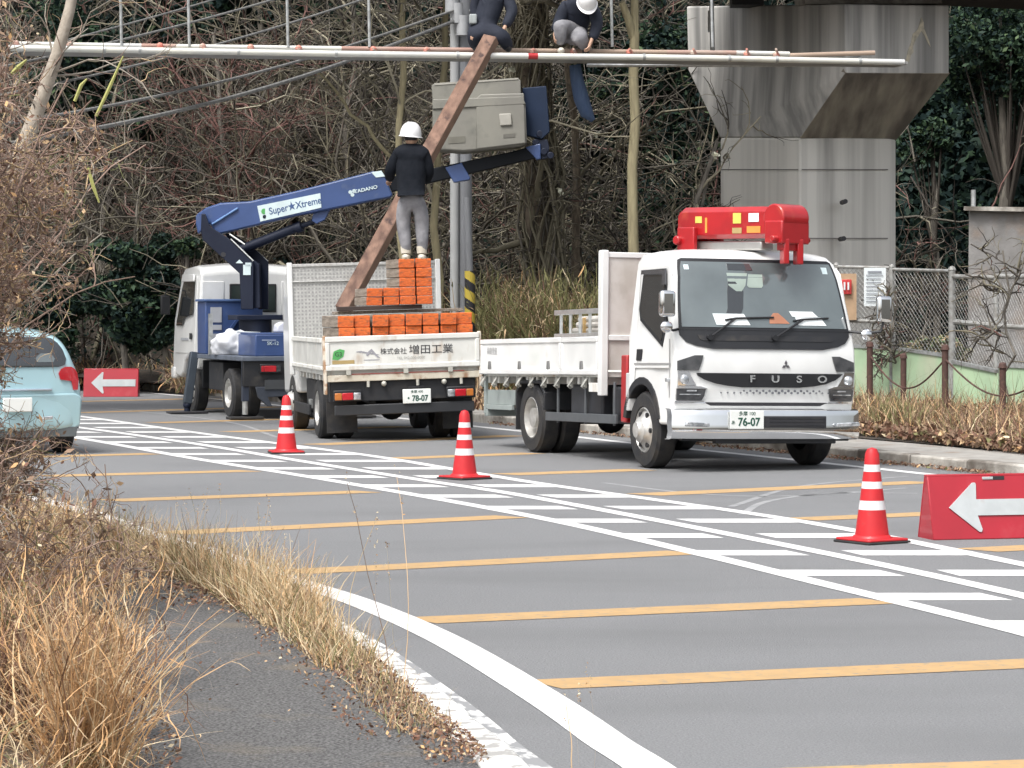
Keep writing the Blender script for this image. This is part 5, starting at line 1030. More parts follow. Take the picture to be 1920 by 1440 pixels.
mb = B(); mb.box(.22, .5, .095, .10, 1.36, 1.40); mb.box(.25, .45, .49, .5, 1.345, 1.385); obj('lid_grip', mb, INKB, deck)
text('box_lettering', 'SK-12', .075, STICK, deck, (-.45, .094, 1.15), (R(90), 0, 0), .001); mb = B(); mb.box(-.62, -.40, .096, .0995, 1.19, 1.21); obj('lettering_bar', mb, M('pale_blue_print', (.3, .36, .5), .5), deck)
mb = B(); mb.box(-.92, .02, 2.45, 3.0, .956, 1.79); tb = obj('tool_cabinet', mb, BL, deck, bevel=.015)
mb = B(); mb.box(-.95, .05, 2.42, 3.03, 1.79, 1.83); obj('cabinet_top', mb, M('light_blue_trim', (.08, .14, .30), .45), tb, bevel=.01)
mb = B(); mb.prism([(-.62, 1.25), (-.42, 1.52), (-.10, 1.52), (-.10, 1.18), (-.14, 1.18), (-.14, 1.48), (-.40, 1.48), (-.58, 1.22)], 'y', 2.40, 2.45); obj('cabinet_brace', mb, BL, tb)
mb = B(); mb.box(-.84, -.66, 2.435, 2.445, 1.46, 1.70); mb.box(-.84, -.66, 2.435, 2.445, 1.34, 1.42); mb.box(-.84, -.66, 2.435, 2.445, 1.20, 1.28); obj('caution_label', mb, M('label_grey', (.40, .42, .46), .5), tb)
mb = B(); mb.box(-.97, -.91, 2.0, 2.06, .956, 1.6); obj('step_rail', mb, STEEL, deck)
mb = B(); mb.cyl((-.25, 1.9, .956), (-.25, 1.9, 1.30), .36, .30, 24); mb.cyl((-.25, 1.9, 1.30), (-.25, 1.9, 1.52), .26, n=20); mb.box(-.62, .12, 1.6, 2.2, 1.50, 1.58); tt = obj('turntable', mb, DNAVY, bt_, bevel=.012)
for (x, z, r) in ((.30, 1.40, .09), (.36, 1.58, .06), (.22, 1.5, .05), (.62, 1.35, .07), (.52, 1.50, .05)):
    pass
mb = B()
for k in range(9): mb.tube([(.18+k*.05, 1.8, 1.35+.03*k % .2), (.26+k*.05, 1.7, 1.62-.02*k), (.34+k*.05, 1.75, 1.42)], .012, 5)
obj('hose', mb, CHROME, tt, smooth=True)
mb = B(); mb.box(.55, .78, 1.5, 1.9, 1.3, 1.95); mb.prism([(.40, 2.06), (.62, 1.92), (.85, 2.02), (.85, 1.9), (.60, 1.84), (.45, 1.96)], 'y', 1.55, 1.62); obj('boom_rest', mb, BL, bt_, bevel=.02)
mb = B(); mb.cyl((.42, 1.5, 1.75), (.42, 1.42, 1.75), .055, n=12); mb.cyl((.80, 1.5, 1.70), (.80, 1.42, 1.70), .05, n=12); obj('work_lamp', mb, CHROME, bt_, smooth=True)
# lower arm pair, knuckle, upper boom, inner boom - laid out in the vertical plane of the boom
YB0, YB1 = 43.95, 42.6
def BP(px, py, d=0.): Y = YB0+(YB1-YB0)*(px-385)/625.; return W(px, py, Y)+Vector((0, 0, 0))+Vector((.0, d, 0))
def plate(name, pts, d0, d1, mat, par, bev=.01):
    mb = MB(tf=IB); q = [BP(px, py, d0) for px, py in pts]+[BP(px, py, d1) for px, py in pts]; n = len(pts)
    mb.add(q, [list(range(n))[::-1], list(range(n, 2*n))]+[(i, (i+1) % n, n+(i+1) % n, n+i) for i in range(n)]); return obj(name, mb, mat, par, bevel=bev)
plate('lower_arm', [(381, 402), (388, 402), (396, 425), (432, 448), (478, 492), (478, 580), (455, 580), (452, 513), (383, 450), (380, 430)], -.26, -.18, DNAVY, tt)
plate('lower_arm', [(418, 436), (440, 440), (480, 470), (501, 490), (501, 580), (482, 580), (480, 505), (440, 470)], .18, .26, DNAVY, tt)
plate('arm_web', [(440, 480), (452, 470), (488, 496), (490, 578), (460, 578), (462, 510)], -.18, .18, DNAVY, tt)
mb = MB(tf=IB); mb.tube([BP(434, 440, -.27), BP(462, 459, -.27)], .014, 6); mb.tube([BP(478, 470, .2), BP(500, 490, .2)], .016, 6); mb.tube([BP(436, 449, -.27), BP(478, 490, -.27)], .012, 6); obj('arm_edge_strip', mb, STEEL, tt)
mb = MB(tf=IB)
mb.v = []; q = [BP(452, 487, -.268), BP(445, 494, -.268), BP(459, 494, -.268)]; mb.add(q+[p+Vector((0, .005, 0)) for p in q], [(0, 1, 2), (0, 3, 4, 1), (1, 4, 5, 2), (2, 5, 3, 0)])
for a, b_, c, e in ((459, 497, 473, 516), (463, 493, 474, 500)):
    q = [BP(a, b_, -.272), BP(c, b_, -.272), BP(c, e, -.272), BP(a, e, -.272)]; mb.add(q+[p+Vector((0, .005, 0)) for p in q], [(0, 1, 2, 3), (0, 4, 5, 1), (1, 5, 6, 2), (2, 6, 7, 3), (3, 7, 4, 0)])
obj('arm_sticker', mb, STICK, tt)
mb = MB(tf=IB); p = BP(422, 478, -.27); mb.cyl(p, p+Vector((0, .02, 0)), .04, n=12); p = BP(466, 527, -.27); obj('arm_hole', mb, INKB, tt)
bo = plate('upper_boom', [(369, 404), (388, 390), (415, 381), (470, 378), (560, 358), (700, 322), (719, 324), (737, 366), (733, 371), (560, 405), (470, 426), (412, 440), (405, 436), (396, 420), (373, 440), (369, 420)], -.16, .16, BL, bt_, .03)
mb = MB(tf=IB); mb.beam(BP(400, 421, -.18), BP(448, 391, -.18), .03, .045, (0, 1, 0)); obj('boom_rib', mb, M('light_blue_rib', (.18, .32, .6), .4), bo, bevel=.01)
plate('boom_tip_cap', [(697, 324), (716, 321), (723, 332), (706, 334)], -.172, -.1, STICK, bo, .004)
plate('boom_sticker', [(484, 387), (602, 363), (604, 390), (490, 416)], -.170, -.163, STICK, bo, 0)
an = math.atan2(24, 118)
def btext(nm, s, px, py, size, mat, sx=1., bold=.002):
    p = IB @ BP(px, py, -.172); d = (IB.to_3x3() @ (BP(700, 340)-BP(500, 385))).normalized()
    up = (IB.to_3x3() @ Vector((0, 0, 1))); nrm = d.cross(up).normalized(); up = nrm.cross(d).normalized()
    m = Matrix((d, up, nrm)).transposed(); return text(nm, s, size, mat, bo, p, m.to_euler(), .001, sx=sx, bold=bold)
btext('boom_lettering', 'Super★Xtreme', 555, 387, .155, M('letter_blue', (.05, .10, .24), .5), .88); btext('boom_logo_text', 'TADANO', 687, 356, .075, STICK, 1.2)
mb = MB(tf=IB)
for px, py in ((658, 361), (665, 359), (662, 366)): p = BP(px, py, -.168); mb.cyl(p, p+Vector((0, .006, 0)), .03, n=12)
obj('boom_logo', mb, STICK, bo)
mb = MB(tf=IB); p = BP(497, 397, -.174); mb.cyl(p, p+Vector((0, .006, 0)), .045, n=14); obj('sticker_green_mark', mb, SGREEN, bo)
mb = MB(tf=IB); p = BP(498, 407, -.176); mb.cyl(p, p+Vector((0, .006, 0)), .03, n=14); obj('sticker_blue_mark', mb, DNAVY, bo)
plate('cylinder_bracket', [(588, 400), (620, 392), (610, 412), (594, 420), (585, 414)], -.08, .08, BL, bo, .01)
mb = MB(tf=IB); mb.cyl(BP(452, 468, .0), BP(560, 425, .0), .075, n=14); mb.cyl(BP(556, 427, 0), BP(592, 414, 0), .04, n=10); mb.cyl(BP(556, 428, 0), BP(566, 424, 0), .09, n=12); obj('lift_cylinder', mb, DNAVY, bo, smooth=True)
inb = plate('inner_boom', [(725, 334), (960, 285), (1012, 270), (1014, 295), (960, 308), (735, 360)], -.11, .11, BLK2, bo, .015)
plate('boom_collar', [(835, 315), (866, 306), (882, 334), (880, 338), (851, 343)], -.135, .135, BL, inb, .012)
plate('tip_bracket', [(985, 277), (1013, 270), (1014, 299), (1006, 300)], -.135, .135, BL, inb, .012)
mb = MB(tf=IB)
for pts in ([(1005, 262), (1026, 262), (1030, 278), (1026, 298), (1010, 300)], ):
    q = [BP(a, b_, -.09) for a, b_ in pts]+[BP(a, b_, .09) for a, b_ in pts]; n = len(pts); mb.add(q, [list(range(n))[::-1], list(range(n, 2*n))]+[(i, (i+1) % n, n+(i+1) % n, n+i) for i in range(n)])
for px, py in ((1012, 252), (1020, 285), (1032, 292), (1004, 268)): p = BP(px, py, -.13); mb.cyl(p, p+Vector((0, .26, 0)), .055, n=10)
jt = obj('boom_knuckle', mb, DNAVY, inb, bevel=.01)
mast = plate('bucket_mast', [(979, 166), (1024, 162), (1031, 248), (1016, 262), (984, 254)], -.12, .12, M('mast_blue', (.012, .024, .055), .6, c2=(.010, .020, .045), scale=3, spec=.25), bo, .015)
# bucket
def plateB(nm, pts, d0, d1, mat, par, bev=.02): return plate(nm, pts, d0, d1, mat, par, bev)
bk = plateB('bucket', [(812, 205), (985, 196), (988, 270), (975, 277), (870, 287), (812, 283)], -.36, .36, CREAM, bo, .03)
plateB('bucket_rim', [(810, 163), (815, 160), (972, 150), (976, 154), (977, 186), (812, 193)], -.30, .30, CREAM, bk, .012)
plateB('bucket_flare', [(812, 190), (978, 184), (986, 199), (812, 208)], -.39, .36, CREAM, bk, .012)
plateB('bucket_pilaster', [(893, 188), (902, 180), (982, 178), (986, 272), (893, 283)], -.385, -.34, CREAM, bk, .02)
q = M('bucket_label', (.36, .35, .31), .5)
plateB('bucket_hatch', [(936, 217), (958, 216), (960, 238), (938, 239)], -.42, -.37, q, bk, .012)
plateB('bucket_vent', [(841, 260), (873, 258), (873, 270), (841, 272)], -.368, -.358, M('vent_dark', (.15, .145, .12), .7), bk, 0)
plateB('bucket_vent', [(944, 255), (966, 253), (966, 260), (944, 262)], -.392, -.384, M('vent_dark2', (.12, .115, .10), .7), bk, 0)
plateB('bucket_edge_strip', [(815, 159), (972, 149), (972, 152), (815, 163)], -.31, .31, M('bucket_edge', (.33, .32, .28), .6), bk, 0)
# chassis, lights, outriggers
mb = B()
for x in (-.42, .34): mb.box(x, x+.08, .1, 4.4, .45, .66)
mb.box(-.93, .93, .03, .14, .50, .885); mb.cyl((-.85, .95, .38), (.85, .95, .38), .07); mb.ball((0, .95, .38), .16); mb.box(-.85, -.45, 1.6, 2.5, .40, .84); mb.box(.45, .85, 1.6, 2.5, .4, .84); mb.box(-.80, .80, 3.1, 3.3, .4, .85); mb.box(-.55, .75, .02, .1, .42, .62)
chs = obj('chassis', mb, CHASSIS, bt_, bevel=.01)
mb = B(); mb.prism([(-.74, .50), (-.70, .34), (-.55, .20), (-.48, .20), (-.55, .34), (.9, .42), (.9, .48)], 'y', .01, .06); obj('rear_guard', mb, M('guard_blue_grey', (.05, .06, .08), .5), chs, bevel=.008)
mb = B(); mb.box(-.68, -.34, -.02, .03, .70, .84); lb = obj('tail_light', mb, BLACK, bt_, bevel=.01)
for a, b_, m_ in ((-.66, -.62, REDL), (-.615, -.43, REDL), (-.425, -.36, LENSD)): mb = B(); mb.box(a, b_, -.032, -.02, .725, .815); obj('lens', mb, m_, lb, bevel=.006)
mb = B(); mb.box(.4, .74, -.02, .03, .70, .84); lb = obj('tail_light', mb, BLACK, bt_, bevel=.01); mb = B(); mb.box(.43, .71, -.032, -.02, .725, .815); obj('lens', mb, REDL, lb)
mb = B(); mb.box(-.60, -.28, -.01, .02, .46, .60); obj('plate_holder', mb, M('plate_dark', (.06, .065, .07), .5), chs)
for sx, nm in ((-1, 'l'), (1, 'r')):
    mb = B(); x = sx*.88; mb.box(x-.05, x+.05, .05, .15, .28, .90); lg = obj('outrigger', mb, M('jack_blue_grey', (.035, .045, .07), .5), bt_, bevel=.01)
    mb = B(); mb.cyl((x, .10, .08), (x, .10, .30), .045, n=12); obj('jack_rod', mb, STEEL, lg, smooth=True); mb = B(); mb.box(x-.26, x+.26, -.06, .26, .012, .05); obj('foot_pad', mb, RUBBER, lg, bevel=.01)
    mb = B(); a = Vector((sx*.98, 2.95, .98)); b_ = Vector((sx*1.12, 2.85, .16)); mb.beam(a, b_, .13, .13, (0, 1, 0)); lg = obj('outrigger', mb, M('jack_grey', (.06, .075, .095), .45, .3), bt_, bevel=.01)
    mb = B(); mb.cyl(b_, b_-Vector((0, 0, .13)), .05, n=12); mb.ball(b_-Vector((0, 0, .02)), .07, n=10, m=6); obj('jack_rod', mb, DNAVY, lg, smooth=True); mb = B(); mb.box(b_.x-.3, b_.x+.3, b_.y-.2, b_.y+.2, .01, .04); obj('foot_pad', mb, INKB, lg, bevel=.008)
# white cloth bag and plastic box lying on the deck
p = bt_.matrix_basis @ Vector((0, 0, 0)) if False else (Matrix.Translation(bt_.location) @ Matrix.Rotation(PHB, 4, 'Z') @ Vector((-.70, 1.6, .96)))
t = thing('white_bag', 'crumpled white cloth bag on the boom truck deck', 'bag', p, PHB)
bm = bmesh.new(); bmesh.ops.create_icosphere(bm, subdivisions=4, radius=1.)
for v in bm.verts:
    nz = mnoise.noise(v.co*1.6)*.35+mnoise.noise(v.co*4)*.13; v.co *= (1+nz); v.co.x *= .30; v.co.y *= .26; v.co.z = max(0, v.co.z*.24+.14)
me = bpy.data.meshes.new('cloth'); bm.to_mesh(me); bm.free(); me.materials.append(M('white_cloth', (.66, .67, .70), .85, c2=(.5, .52, .56), scale=4)); me.polygons.foreach_set('use_smooth', [True]*len(me.polygons)); o = bpy.data.objects.new('cloth', me); COL.objects.link(o); o.parent = t
mb = MB(); mb.beam((.02, -.1, .36), (.42, -.02, .34), .12, .02); obj('flap', mb, PAPER, t, bevel=.005)
p = Matrix.Translation(bt_.location) @ Matrix.Rotation(PHB, 4, 'Z') @ Vector((-.12, .62, 1.312)); t = thing('white_sack', 'pale sack slumped on the blue deck box', 'sack', p, PHB)
mb = MB(); mb.prism([(-.16, 0), (-.15, .12), (-.05, .17), (.06, .10), (.2, 0)], 'y', -.12, .12); obj('cloth', mb, M('sack_white', (.68, .70, .76), .8), t, bevel=.03, seg=3)
# ------------------------------------------------------------------ small light-blue car
CARB = M('car_light_blue', (.40, .60, .65), .25, coat=.9, c2=(.37, .56, .61), scale=1.5)
PC = R(26)
car = thing('blue_car', 'light blue hatchback driving away behind the roadside twigs', 'car', (-5.62, 31.45, 0), PC)
hw = .80
st = [ # y, list of (x,z) half-profile from sill to roof centre
 (.02, [(.60, .30), (.70, .36), (.745, .52), (.75, .70), (.68, .86), (.63, .98), (.60, 1.02), (.50, 1.03), (.30, 1.035), (0, 1.04)]),
 (.10, [(.66, .24), (.76, .32), (.79, .52), (.795, .74), (.765, .92), (.71, 1.02), (.655, 1.14), (.56, 1.22), (.32, 1.25), (0, 1.26)]),
 (.26, [(.68, .22), (.78, .30), (.80, .52), (.805, .76), (.785, .94), (.73, 1.06), (.665, 1.24), (.58, 1.36), (.34, 1.405), (0, 1.415)]),
 (.60, [(.68, .20), (.78, .28), (.80, .52), (.81, .78), (.79, .94), (.735, 1.06), (.665, 1.28), (.58, 1.40), (.34, 1.455), (0, 1.47)]),
 (1.4, [(.68, .20), (.78, .28), (.80, .52), (.81, .78), (.79, .92), (.735, 1.04), (.665, 1.28), (.58, 1.42), (.34, 1.48), (0, 1.495)]),
 (2.3, [(.68, .20), (.78, .28), (.80, .52), (.81, .78), (.79, .92), (.735, 1.02), (.665, 1.26), (.58, 1.39), (.34, 1.45), (0, 1.465)]),
 (2.9, [(.68, .20), (.78, .28), (.80, .52), (.80, .76), (.78, .90), (.73, .96), (.70, 1.00), (.62, 1.03), (.34, 1.06), (0, 1.07)]),
 (3.4, [(.66, .22), (.75, .30), (.76, .50), (.75, .68), (.70, .80), (.64, .85), (.58, .88), (.50, .90), (.30, .92), (0, .93)]),
 (3.55, [(.55, .28), (.62, .34), (.64, .48), (.62, .60), (.58, .68), (.52, .72), (.46, .74), (.38, .76), (.2, .78), (0, .79)])]
vs = []; m = len(st[0][1])*2-1
for y, pr in st:
    full = pr+[(-x, z) for x, z in pr[:-1][::-1]]
    vs += [(x, y, z) for x, z in full]
fs = [(i*m+k, i*m+k+1, (i+1)*m+k+1, (i+1)*m+k) for i in range(len(st)-1) for k in range(m-1)]
fs += [(i*m+m-1, i*m, (i+1)*m, (i+1)*m+m-1) for i in range(len(st)-1)]
h = m//2
for base, flip in ((0, 1), ((len(st)-1)*m, 0)):
    for k in range(h):
        a, b_, c, e = base+k, base+k+1, base+m-2-k, base+m-1-k
        f = (a, b_, c, e) if b_ != c else (a, b_, e); fs.append(f[::-1] if flip else f)
mb = MB(); mb.add(vs, fs); body = obj('body', mb, CARB, car, subd=2)
def rear_y(z): return float(np.interp(z, [.3, .5, .75, .95, 1.04, 1.26, 1.40], [.055, .0, .0, .03, .05, .135, .27]))
def rpatch(nm, pts, mat, off=.02, th=.02, par=None, bev=.01):
    mb = MB(); n = len(pts); q = [(x, rear_y(z)+.09*(abs(x)/.8)**4-off, z) for x, z in pts]; mb.add(q+[(x, y+th+.03, z) for x, y, z in q], [list(range(n))[::-1], list(range(n, 2*n))]+[(i, (i+1) % n, n+(i+1) % n, n+i) for i in range(n)]); return obj(nm, mb, mat, par or body, bevel=bev)
from mathutils.bvhtree import BVHTree
bpy.context.view_layer.update(); _ev = body.evaluated_get(bpy.context.evaluated_depsgraph_get()); _me = _ev.to_mesh(); BV = BVHTree.FromPolygons([v.co.copy() for v in _me.vertices], [tuple(p.vertices) for p in _me.polygons]); _ev.to_mesh_clear()
def cpatch(nm, rows, mat, off=.012, nx=14):
    mb = MB(); vs = []
    for k2 in (0, 1):
        for (z, x0, x1) in rows:
            for k in range(nx+1):
                x = x0+(x1-x0)*k/nx; h_ = BV.ray_cast(Vector((x, -2, z)), Vector((0, 1, 0)))[0]; y = (h_.y if h_ else rear_y(z)+.12)
                vs.append((x, y-off+k2*(off+.01), z))
    m_ = nx+1; N = len(rows)*m_; f = [(j*m_+k, j*m_+k+1, (j+1)*m_+k+1, (j+1)*m_+k) for j in range(len(rows)-1) for k in range(nx)]; f += [tuple(N+i for i in q[::-1]) for q in f]
    for j in range(len(rows)-1): f += [(j*m_, (j+1)*m_, N+(j+1)*m_, N+j*m_), (j*m_+nx, N+j*m_+nx, N+(j+1)*m_+nx, (j+1)*m_+nx)]
    for k in range(nx): f += [(k, N+k, N+k+1, k+1)]; a_ = (len(rows)-1)*m_+k; f += [(a_, a_+1, N+a_+1, N+a_)]
    mb.add(vs, f); return obj(nm, mb, mat, body, smooth=True)
cpatch('rear_window', [(1.005, -.50, .50), (1.03, -.585, .585), (1.10, -.60, .60), (1.20, -.575, .575), (1.28, -.53, .53), (1.33, -.47, .47), (1.35, -.38, .38)], DGLASS)
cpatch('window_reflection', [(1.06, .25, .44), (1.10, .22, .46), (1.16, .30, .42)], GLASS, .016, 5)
for s in (-1, 1):
    cpatch('tail_light', [(.74, s*.68, s*.735), (.84, s*.655, s*.75), (.86, s*.52, s*.75), (.93, s*.50, s*.745), (.98, s*.53, s*.71), (1.005, s*.58, s*.66)], REDL, .022, 6)
    wheel(car, s*.785, .60, .29, .17, s, 'car'); wheel(car, s*.785, 2.85, .29, .17, s, 'car')
    mb = MB(); A = [(.60+.34*math.cos(a), .29+.34*math.sin(a)) for a in np.linspace(0, math.pi, 14)]; mb.prism(A, 'x', s*.62, s*.812); obj('wheel_arch', mb, INKB, car)
rpatch('rear_bumper', [(-.78, .33), (-.70, .27), (.70, .27), (.78, .33), (.79, .66), (.70, .70), (-.70, .70), (-.79, .66)], CARB, .05, .04, None, .05)
rpatch('bumper_skirt', [(-.72, .20), (.72, .20), (.74, .32), (-.74, .32)], M('skirt_grey', (.12, .14, .15), .6), .055, .04)
rpatch('reflector', [(.30, .40), (.42, .41), (.42, .45), (.30, .44)], LENS, .062, .01); rpatch('chrome_strip', [(-.42, .735), (.42, .735), (.42, .76), (-.42, .76)], M('car_strip', (.55, .62, .7), .2, .6), .02, .01); rpatch('number_plate', [(-.17, .50), (.17, .50), (.17, .66), (-.17, .66)], PLATE, .062, .01)
mb = MB(); mb.box(-.62, .62, .12, 3.3, .17, .30); obj('underbody', mb, CHASSIS, car)
# ------------------------------------------------------------------ traffic cones and arrow boards
def cone(loc, rz, label):
    t = thing('traffic_cone', label, 'cone', loc, rz, 'red and white traffic cones along the closed lane'); mb = MB(); n = 32
    zs = [.045, .235, .300, .385, .435, .505, .555, .63, .665, .675]; rs = [.125, .093, .084, .073, .068, .060, .055, .044, .030, .0]
    rs = [.122, .096, .087, .076, .070, .061, .056, .050, .034, .004]
    for j, (z, r) in enumerate(zip(zs, rs)):
        for i in range(n): a = 2*math.pi*i/n; mb.v.append((math.cos(a)*r, math.sin(a)*r, z))
    cols = [0, 1, 0, 1, 0, 1, 0, 0, 0]
    for j in range(len(zs)-1):
        for i in range(n): mb.f.append([j*n+i, j*n+(i+1) % n, (j+1)*n+(i+1) % n, (j+1)*n+i]); mb.mi.append(cols[j])
    obj('cone_body', mb, [CONERED, CONEWH], t, smooth=True)
    mb = MB(); mb.prism([(-.17, -.19), (.17, -.19), (.19, -.17), (.19, .17), (.17, .19), (-.17, .19), (-.19, .17), (-.19, -.17)], 'z', .018, .034); mb.cyl((0, 0, .03), (0, 0, .055), .145, .128, 24); obj('base', mb, CONERED, t, bevel=.006)
    mb = MB(); mb.box(-.195, .195, -.195, .195, .0, .018); obj('weight', mb, RUBBER, t, bevel=.006); return t
cone(G(537, 850), R(12), 'traffic cone farthest left, in front of the blue boom truck')
cone(G(871, 898), R(40), 'traffic cone in front of the flatbed truck rear right wheel')
cone(G(1635, 1017), R(33), 'nearest and largest traffic cone, beside the big arrow board')
def arrow_board(loc, rz, wd, hg, label, handle=True):
    t = thing('arrow_board', label, 'sign', loc, rz, 'red A-frame arrow boards'); dp = .16*hg/.46; BR = M('board_red', (.40, .013, .028), .45, c2=(.33, .012, .024), scale=2, coat=.2, dirt=((.40, .05, .06), 4, .6, .8)); AW = M('arrow_white', (.47, .50, .51), .55, c2=(.40, .43, .44), scale=6, dirt=((.40, .34, .33), 7, .6, .8))
    for s in (-1, 1):
        mb = MB(); mb.add([(-wd/2, s*dp, 0), (wd/2, s*dp, 0), (wd/2, s*.03, hg), (-wd/2, s*.03, hg), (-wd/2, s*(dp-.02), 0), (wd/2, s*(dp-.02), 0), (wd/2, s*.012, hg), (-wd/2, s*.012, hg)], [(0, 1, 2, 3), (7, 6, 5, 4), (0, 4, 5, 1), (1, 5, 6, 2), (2, 6, 7, 3), (3, 7, 4, 0)]); obj('panel', mb, BR, t, bevel=.008)
        mb = MB(); x = s*(wd/2-.012); mb.add([(x-.008, -dp+.02, .0), (x-.008, dp-.02, .0), (x-.008, .012, hg-.01), (x-.008, -.012, hg-.01), (x+.008, -dp+.02, .0), (x+.008, dp-.02, .0), (x+.008, .012, hg-.01), (x+.008, -.012, hg-.01)], [(0, 1, 2, 3), (7, 6, 5, 4), (0, 4, 5, 1), (1, 5, 6, 2), (2, 6, 7, 3), (3, 7, 4, 0)]); obj('end_panel', mb, BR, t)
    mb = MB(); mb.box(-wd/2, wd/2, -.032, .032, hg-.012, hg+.008); obj('ridge', mb, BR, t, bevel=.006)
    mb = MB(); tip, hx, sh = -wd/2+.14*wd, -wd/2+.345*wd, .125*hg; c = .50*hg
    pts = [(tip, c), (hx-.012, c+.385*hg), (hx+.01, c+.385*hg), (hx+.014, c+.36*hg), (hx+.004, c+sh), (wd/2-.05*wd, c+sh), (wd/2-.05*wd, c-sh), (hx+.004, c-sh), (hx+.03, c-.34*hg), (hx+.022, c-.38*hg), (hx+.005, c-.38*hg)]
    sl_ = lambda z: -dp+(dp-.03)*z/hg
    n = len(pts); mb.add([(x, sl_(z)-.010, z) for x, z in pts]+[(x, sl_(z)+.0, z) for x, z in pts], [list(range(n))[::-1]]+[(i, (i+1) % n, n+(i+1) % n, n+i) for i in range(n)]); obj('arrow', mb, AW, t)
    if handle:
        mb = MB(); mb.box(-.02*wd, .08*wd, sl_(hg)-.012, sl_(hg)+.01, hg-.035, hg-.008); obj('grip_slot', mb, INKB, t); mb = MB(); mb.box(-.085*wd, -.005*wd, sl_(hg)-.016, sl_(hg)+.01, hg-.032, hg-.012); obj('maker_tag', mb, AW, t, bevel=.004)
    return t
p = G(1842, 1010); arrow_board(p+Vector((.085, .12, 0)), R(13), 1.02, .455, 'large red A-frame board with white left arrow at the right edge')
p = G(207, 744); arrow_board(p+Vector((0, .15, 0)), R(2), 1.04, .53, 'small distant red arrow board beside the blue car', False)
# ------------------------------------------------------------------ people
CLB = M('black_jacket', (.006, .008, .012), .9, c2=(.012, .014, .019), spec=.15, scale=7, bump=.5, bscale=14)
CLN = M('navy_workwear', (.008, .012, .024), .85, c2=(.014, .018, .032), scale=7, bump=.5, bscale=14)
CLG = M('grey_trousers', (.27, .27, .285), .85, c2=(.17, .17, .185), scale=6, bump=1., bscale=9, spec=.2)
BOOT = M('white_boots', (.68, .64, .55), .6, c2=(.5, .46, .38), scale=10); GLV = M('work_glove', (.62, .63, .62), .8)
HELM = M('helmet_white', (.80, .80, .80), .3, coat=.5, c2=(.75, .75, .75))
HAIR = M('black_hair', (.015, .012, .012), .6)
def skin(name, J, E, mat, parent, root, subd=2):
    """J: name -> (point, radius) in world space; E: pairs"""
    keys = list(J); I = inv(parent if parent.type == 'EMPTY' else parent.parent); me = bpy.data.meshes.new(name)
    me.from_pydata([tuple(I @ Vector(J[k][0])) for k in keys], [(keys.index(a), keys.index(b)) for a, b in E], []); me.materials.append(mat)
    o = bpy.data.objects.new(name, me); COL.objects.link(o); o.parent = parent
    sk = o.modifiers.new('skin', 'SKIN'); sk.use_smooth_shade = True; sk.branch_smoothing = .6
    if not me.skin_vertices: me.skin_vertices.new()
    for i, k in enumerate(keys):
        r = J[k][1]; r = r if isinstance(r, tuple) else (r, r); me.skin_vertices[0].data[i].radius = r; me.skin_vertices[0].data[i].use_root = (k == root)
    s = o.modifiers.new('subd', 'SUBSURF'); s.levels = subd; s.render_levels = subd
    return o
def V(*a): return Vector(a)
def hand(J, E, wrist, d, palm_n, s=1., side=1):
    """palm plus five bent fingers grown from the wrist joint; d = pointing direction, palm_n = direction the palm faces"""
    d = d.normalized(); pn = palm_n.normalized(); sd = d.cross(pn).normalized()*side; w0 = J[wrist][0]
    J[wrist+'p'] = (w0+d*.06*s, (.036*s, .022*s)); E.append((wrist, wrist+'p'))
    for i, (o_, ln) in enumerate(((-.030, .062), (-.010, .075), (.010, .070), (.028, .055))):
        a = w0+d*.095*s+sd*o_*s; b = a+(d*.6+pn*.5).normalized()*ln*.5*s; c = b+(d*.2+pn*.95).normalized()*ln*.5*s
        for nm, p, r in (('a', a, .010), ('b', b, .009), ('c', c, .008)): J['%s%d%s' % (wrist, i, nm)] = (p, r*s)
        E += [(wrist+'p', '%s%da' % (wrist, i)), ('%s%da' % (wrist, i), '%s%db' % (wrist, i)), ('%s%db' % (wrist, i), '%s%dc' % (wrist, i))]
    a = w0+d*.04*s-sd*.042*s; b = a+(d*.6-sd*.3+pn*.5).normalized()*.04*s; J[wrist+'t'] = (a, .012*s); J[wrist+'u'] = (b, .010*s); E += [(wrist+'p', wrist+'t'), (wrist+'t', wrist+'u')]
def helmet(parent, c, fwd, up=Vector((0, 0, 1)), s=1.):
    f = fwd.normalized(); u = up.normalized(); r_ = f.cross(u).normalized(); u = r_.cross(f).normalized(); I = inv(parent)
    m = Matrix((r_, f, u)).transposed().to_4x4(); m.translation = c; mb = MB(tf=I @ m)
    prof = [(.150, -.02), (.147, .02), (.138, .06), (.118, .105), (.085, .14), (.04, .158), (.0, .162)]; n = 30; vs = []
    for r, z in prof:
        for i in range(n): a = 2*math.pi*i/n; vs.append((math.cos(a)*r*.92*s, math.sin(a)*r*1.06*s, z*s))
    mb.add(vs, [(j*n+i, j*n+(i+1) % n, (j+1)*n+(i+1) % n, (j+1)*n+i) for j in range(len(prof)-1) for i in range(n)])
    rim = []
    for k, (ra, zz) in enumerate(((.150, -.02), (.164, -.028), (.164, -.034), (.146, -.030))):
        for i in range(n):
            a = 2*math.pi*i/n; ext = .045*max(0, math.sin(a))**2 if k in (1, 2) else 0; rim.append((math.cos(a)*(ra+ext*.3)*.92*s, math.sin(a)*(ra+ext)*1.06*s, zz*s))
    b = 4; mb.add(rim, [(j*n+i, j*n+(i+1) % n, (j+1)*n+(i+1) % n, (j+1)*n+i) for j in range(3) for i in range(n)])
    o = obj('helmet', mb, HELM, parent, smooth=True)
    mb = MB(tf=I @ m)
    for x in (-.03, 0, .03): mb.tube([(x*s, .12*s, .09*s), (x*s, .05*s, .155*s), (x*s, -.05*s, .155*s), (x*s, -.12*s, .09*s)], .006*s, 6)
    obj('helmet_ridge', mb, HELM, o, smooth=True); return o
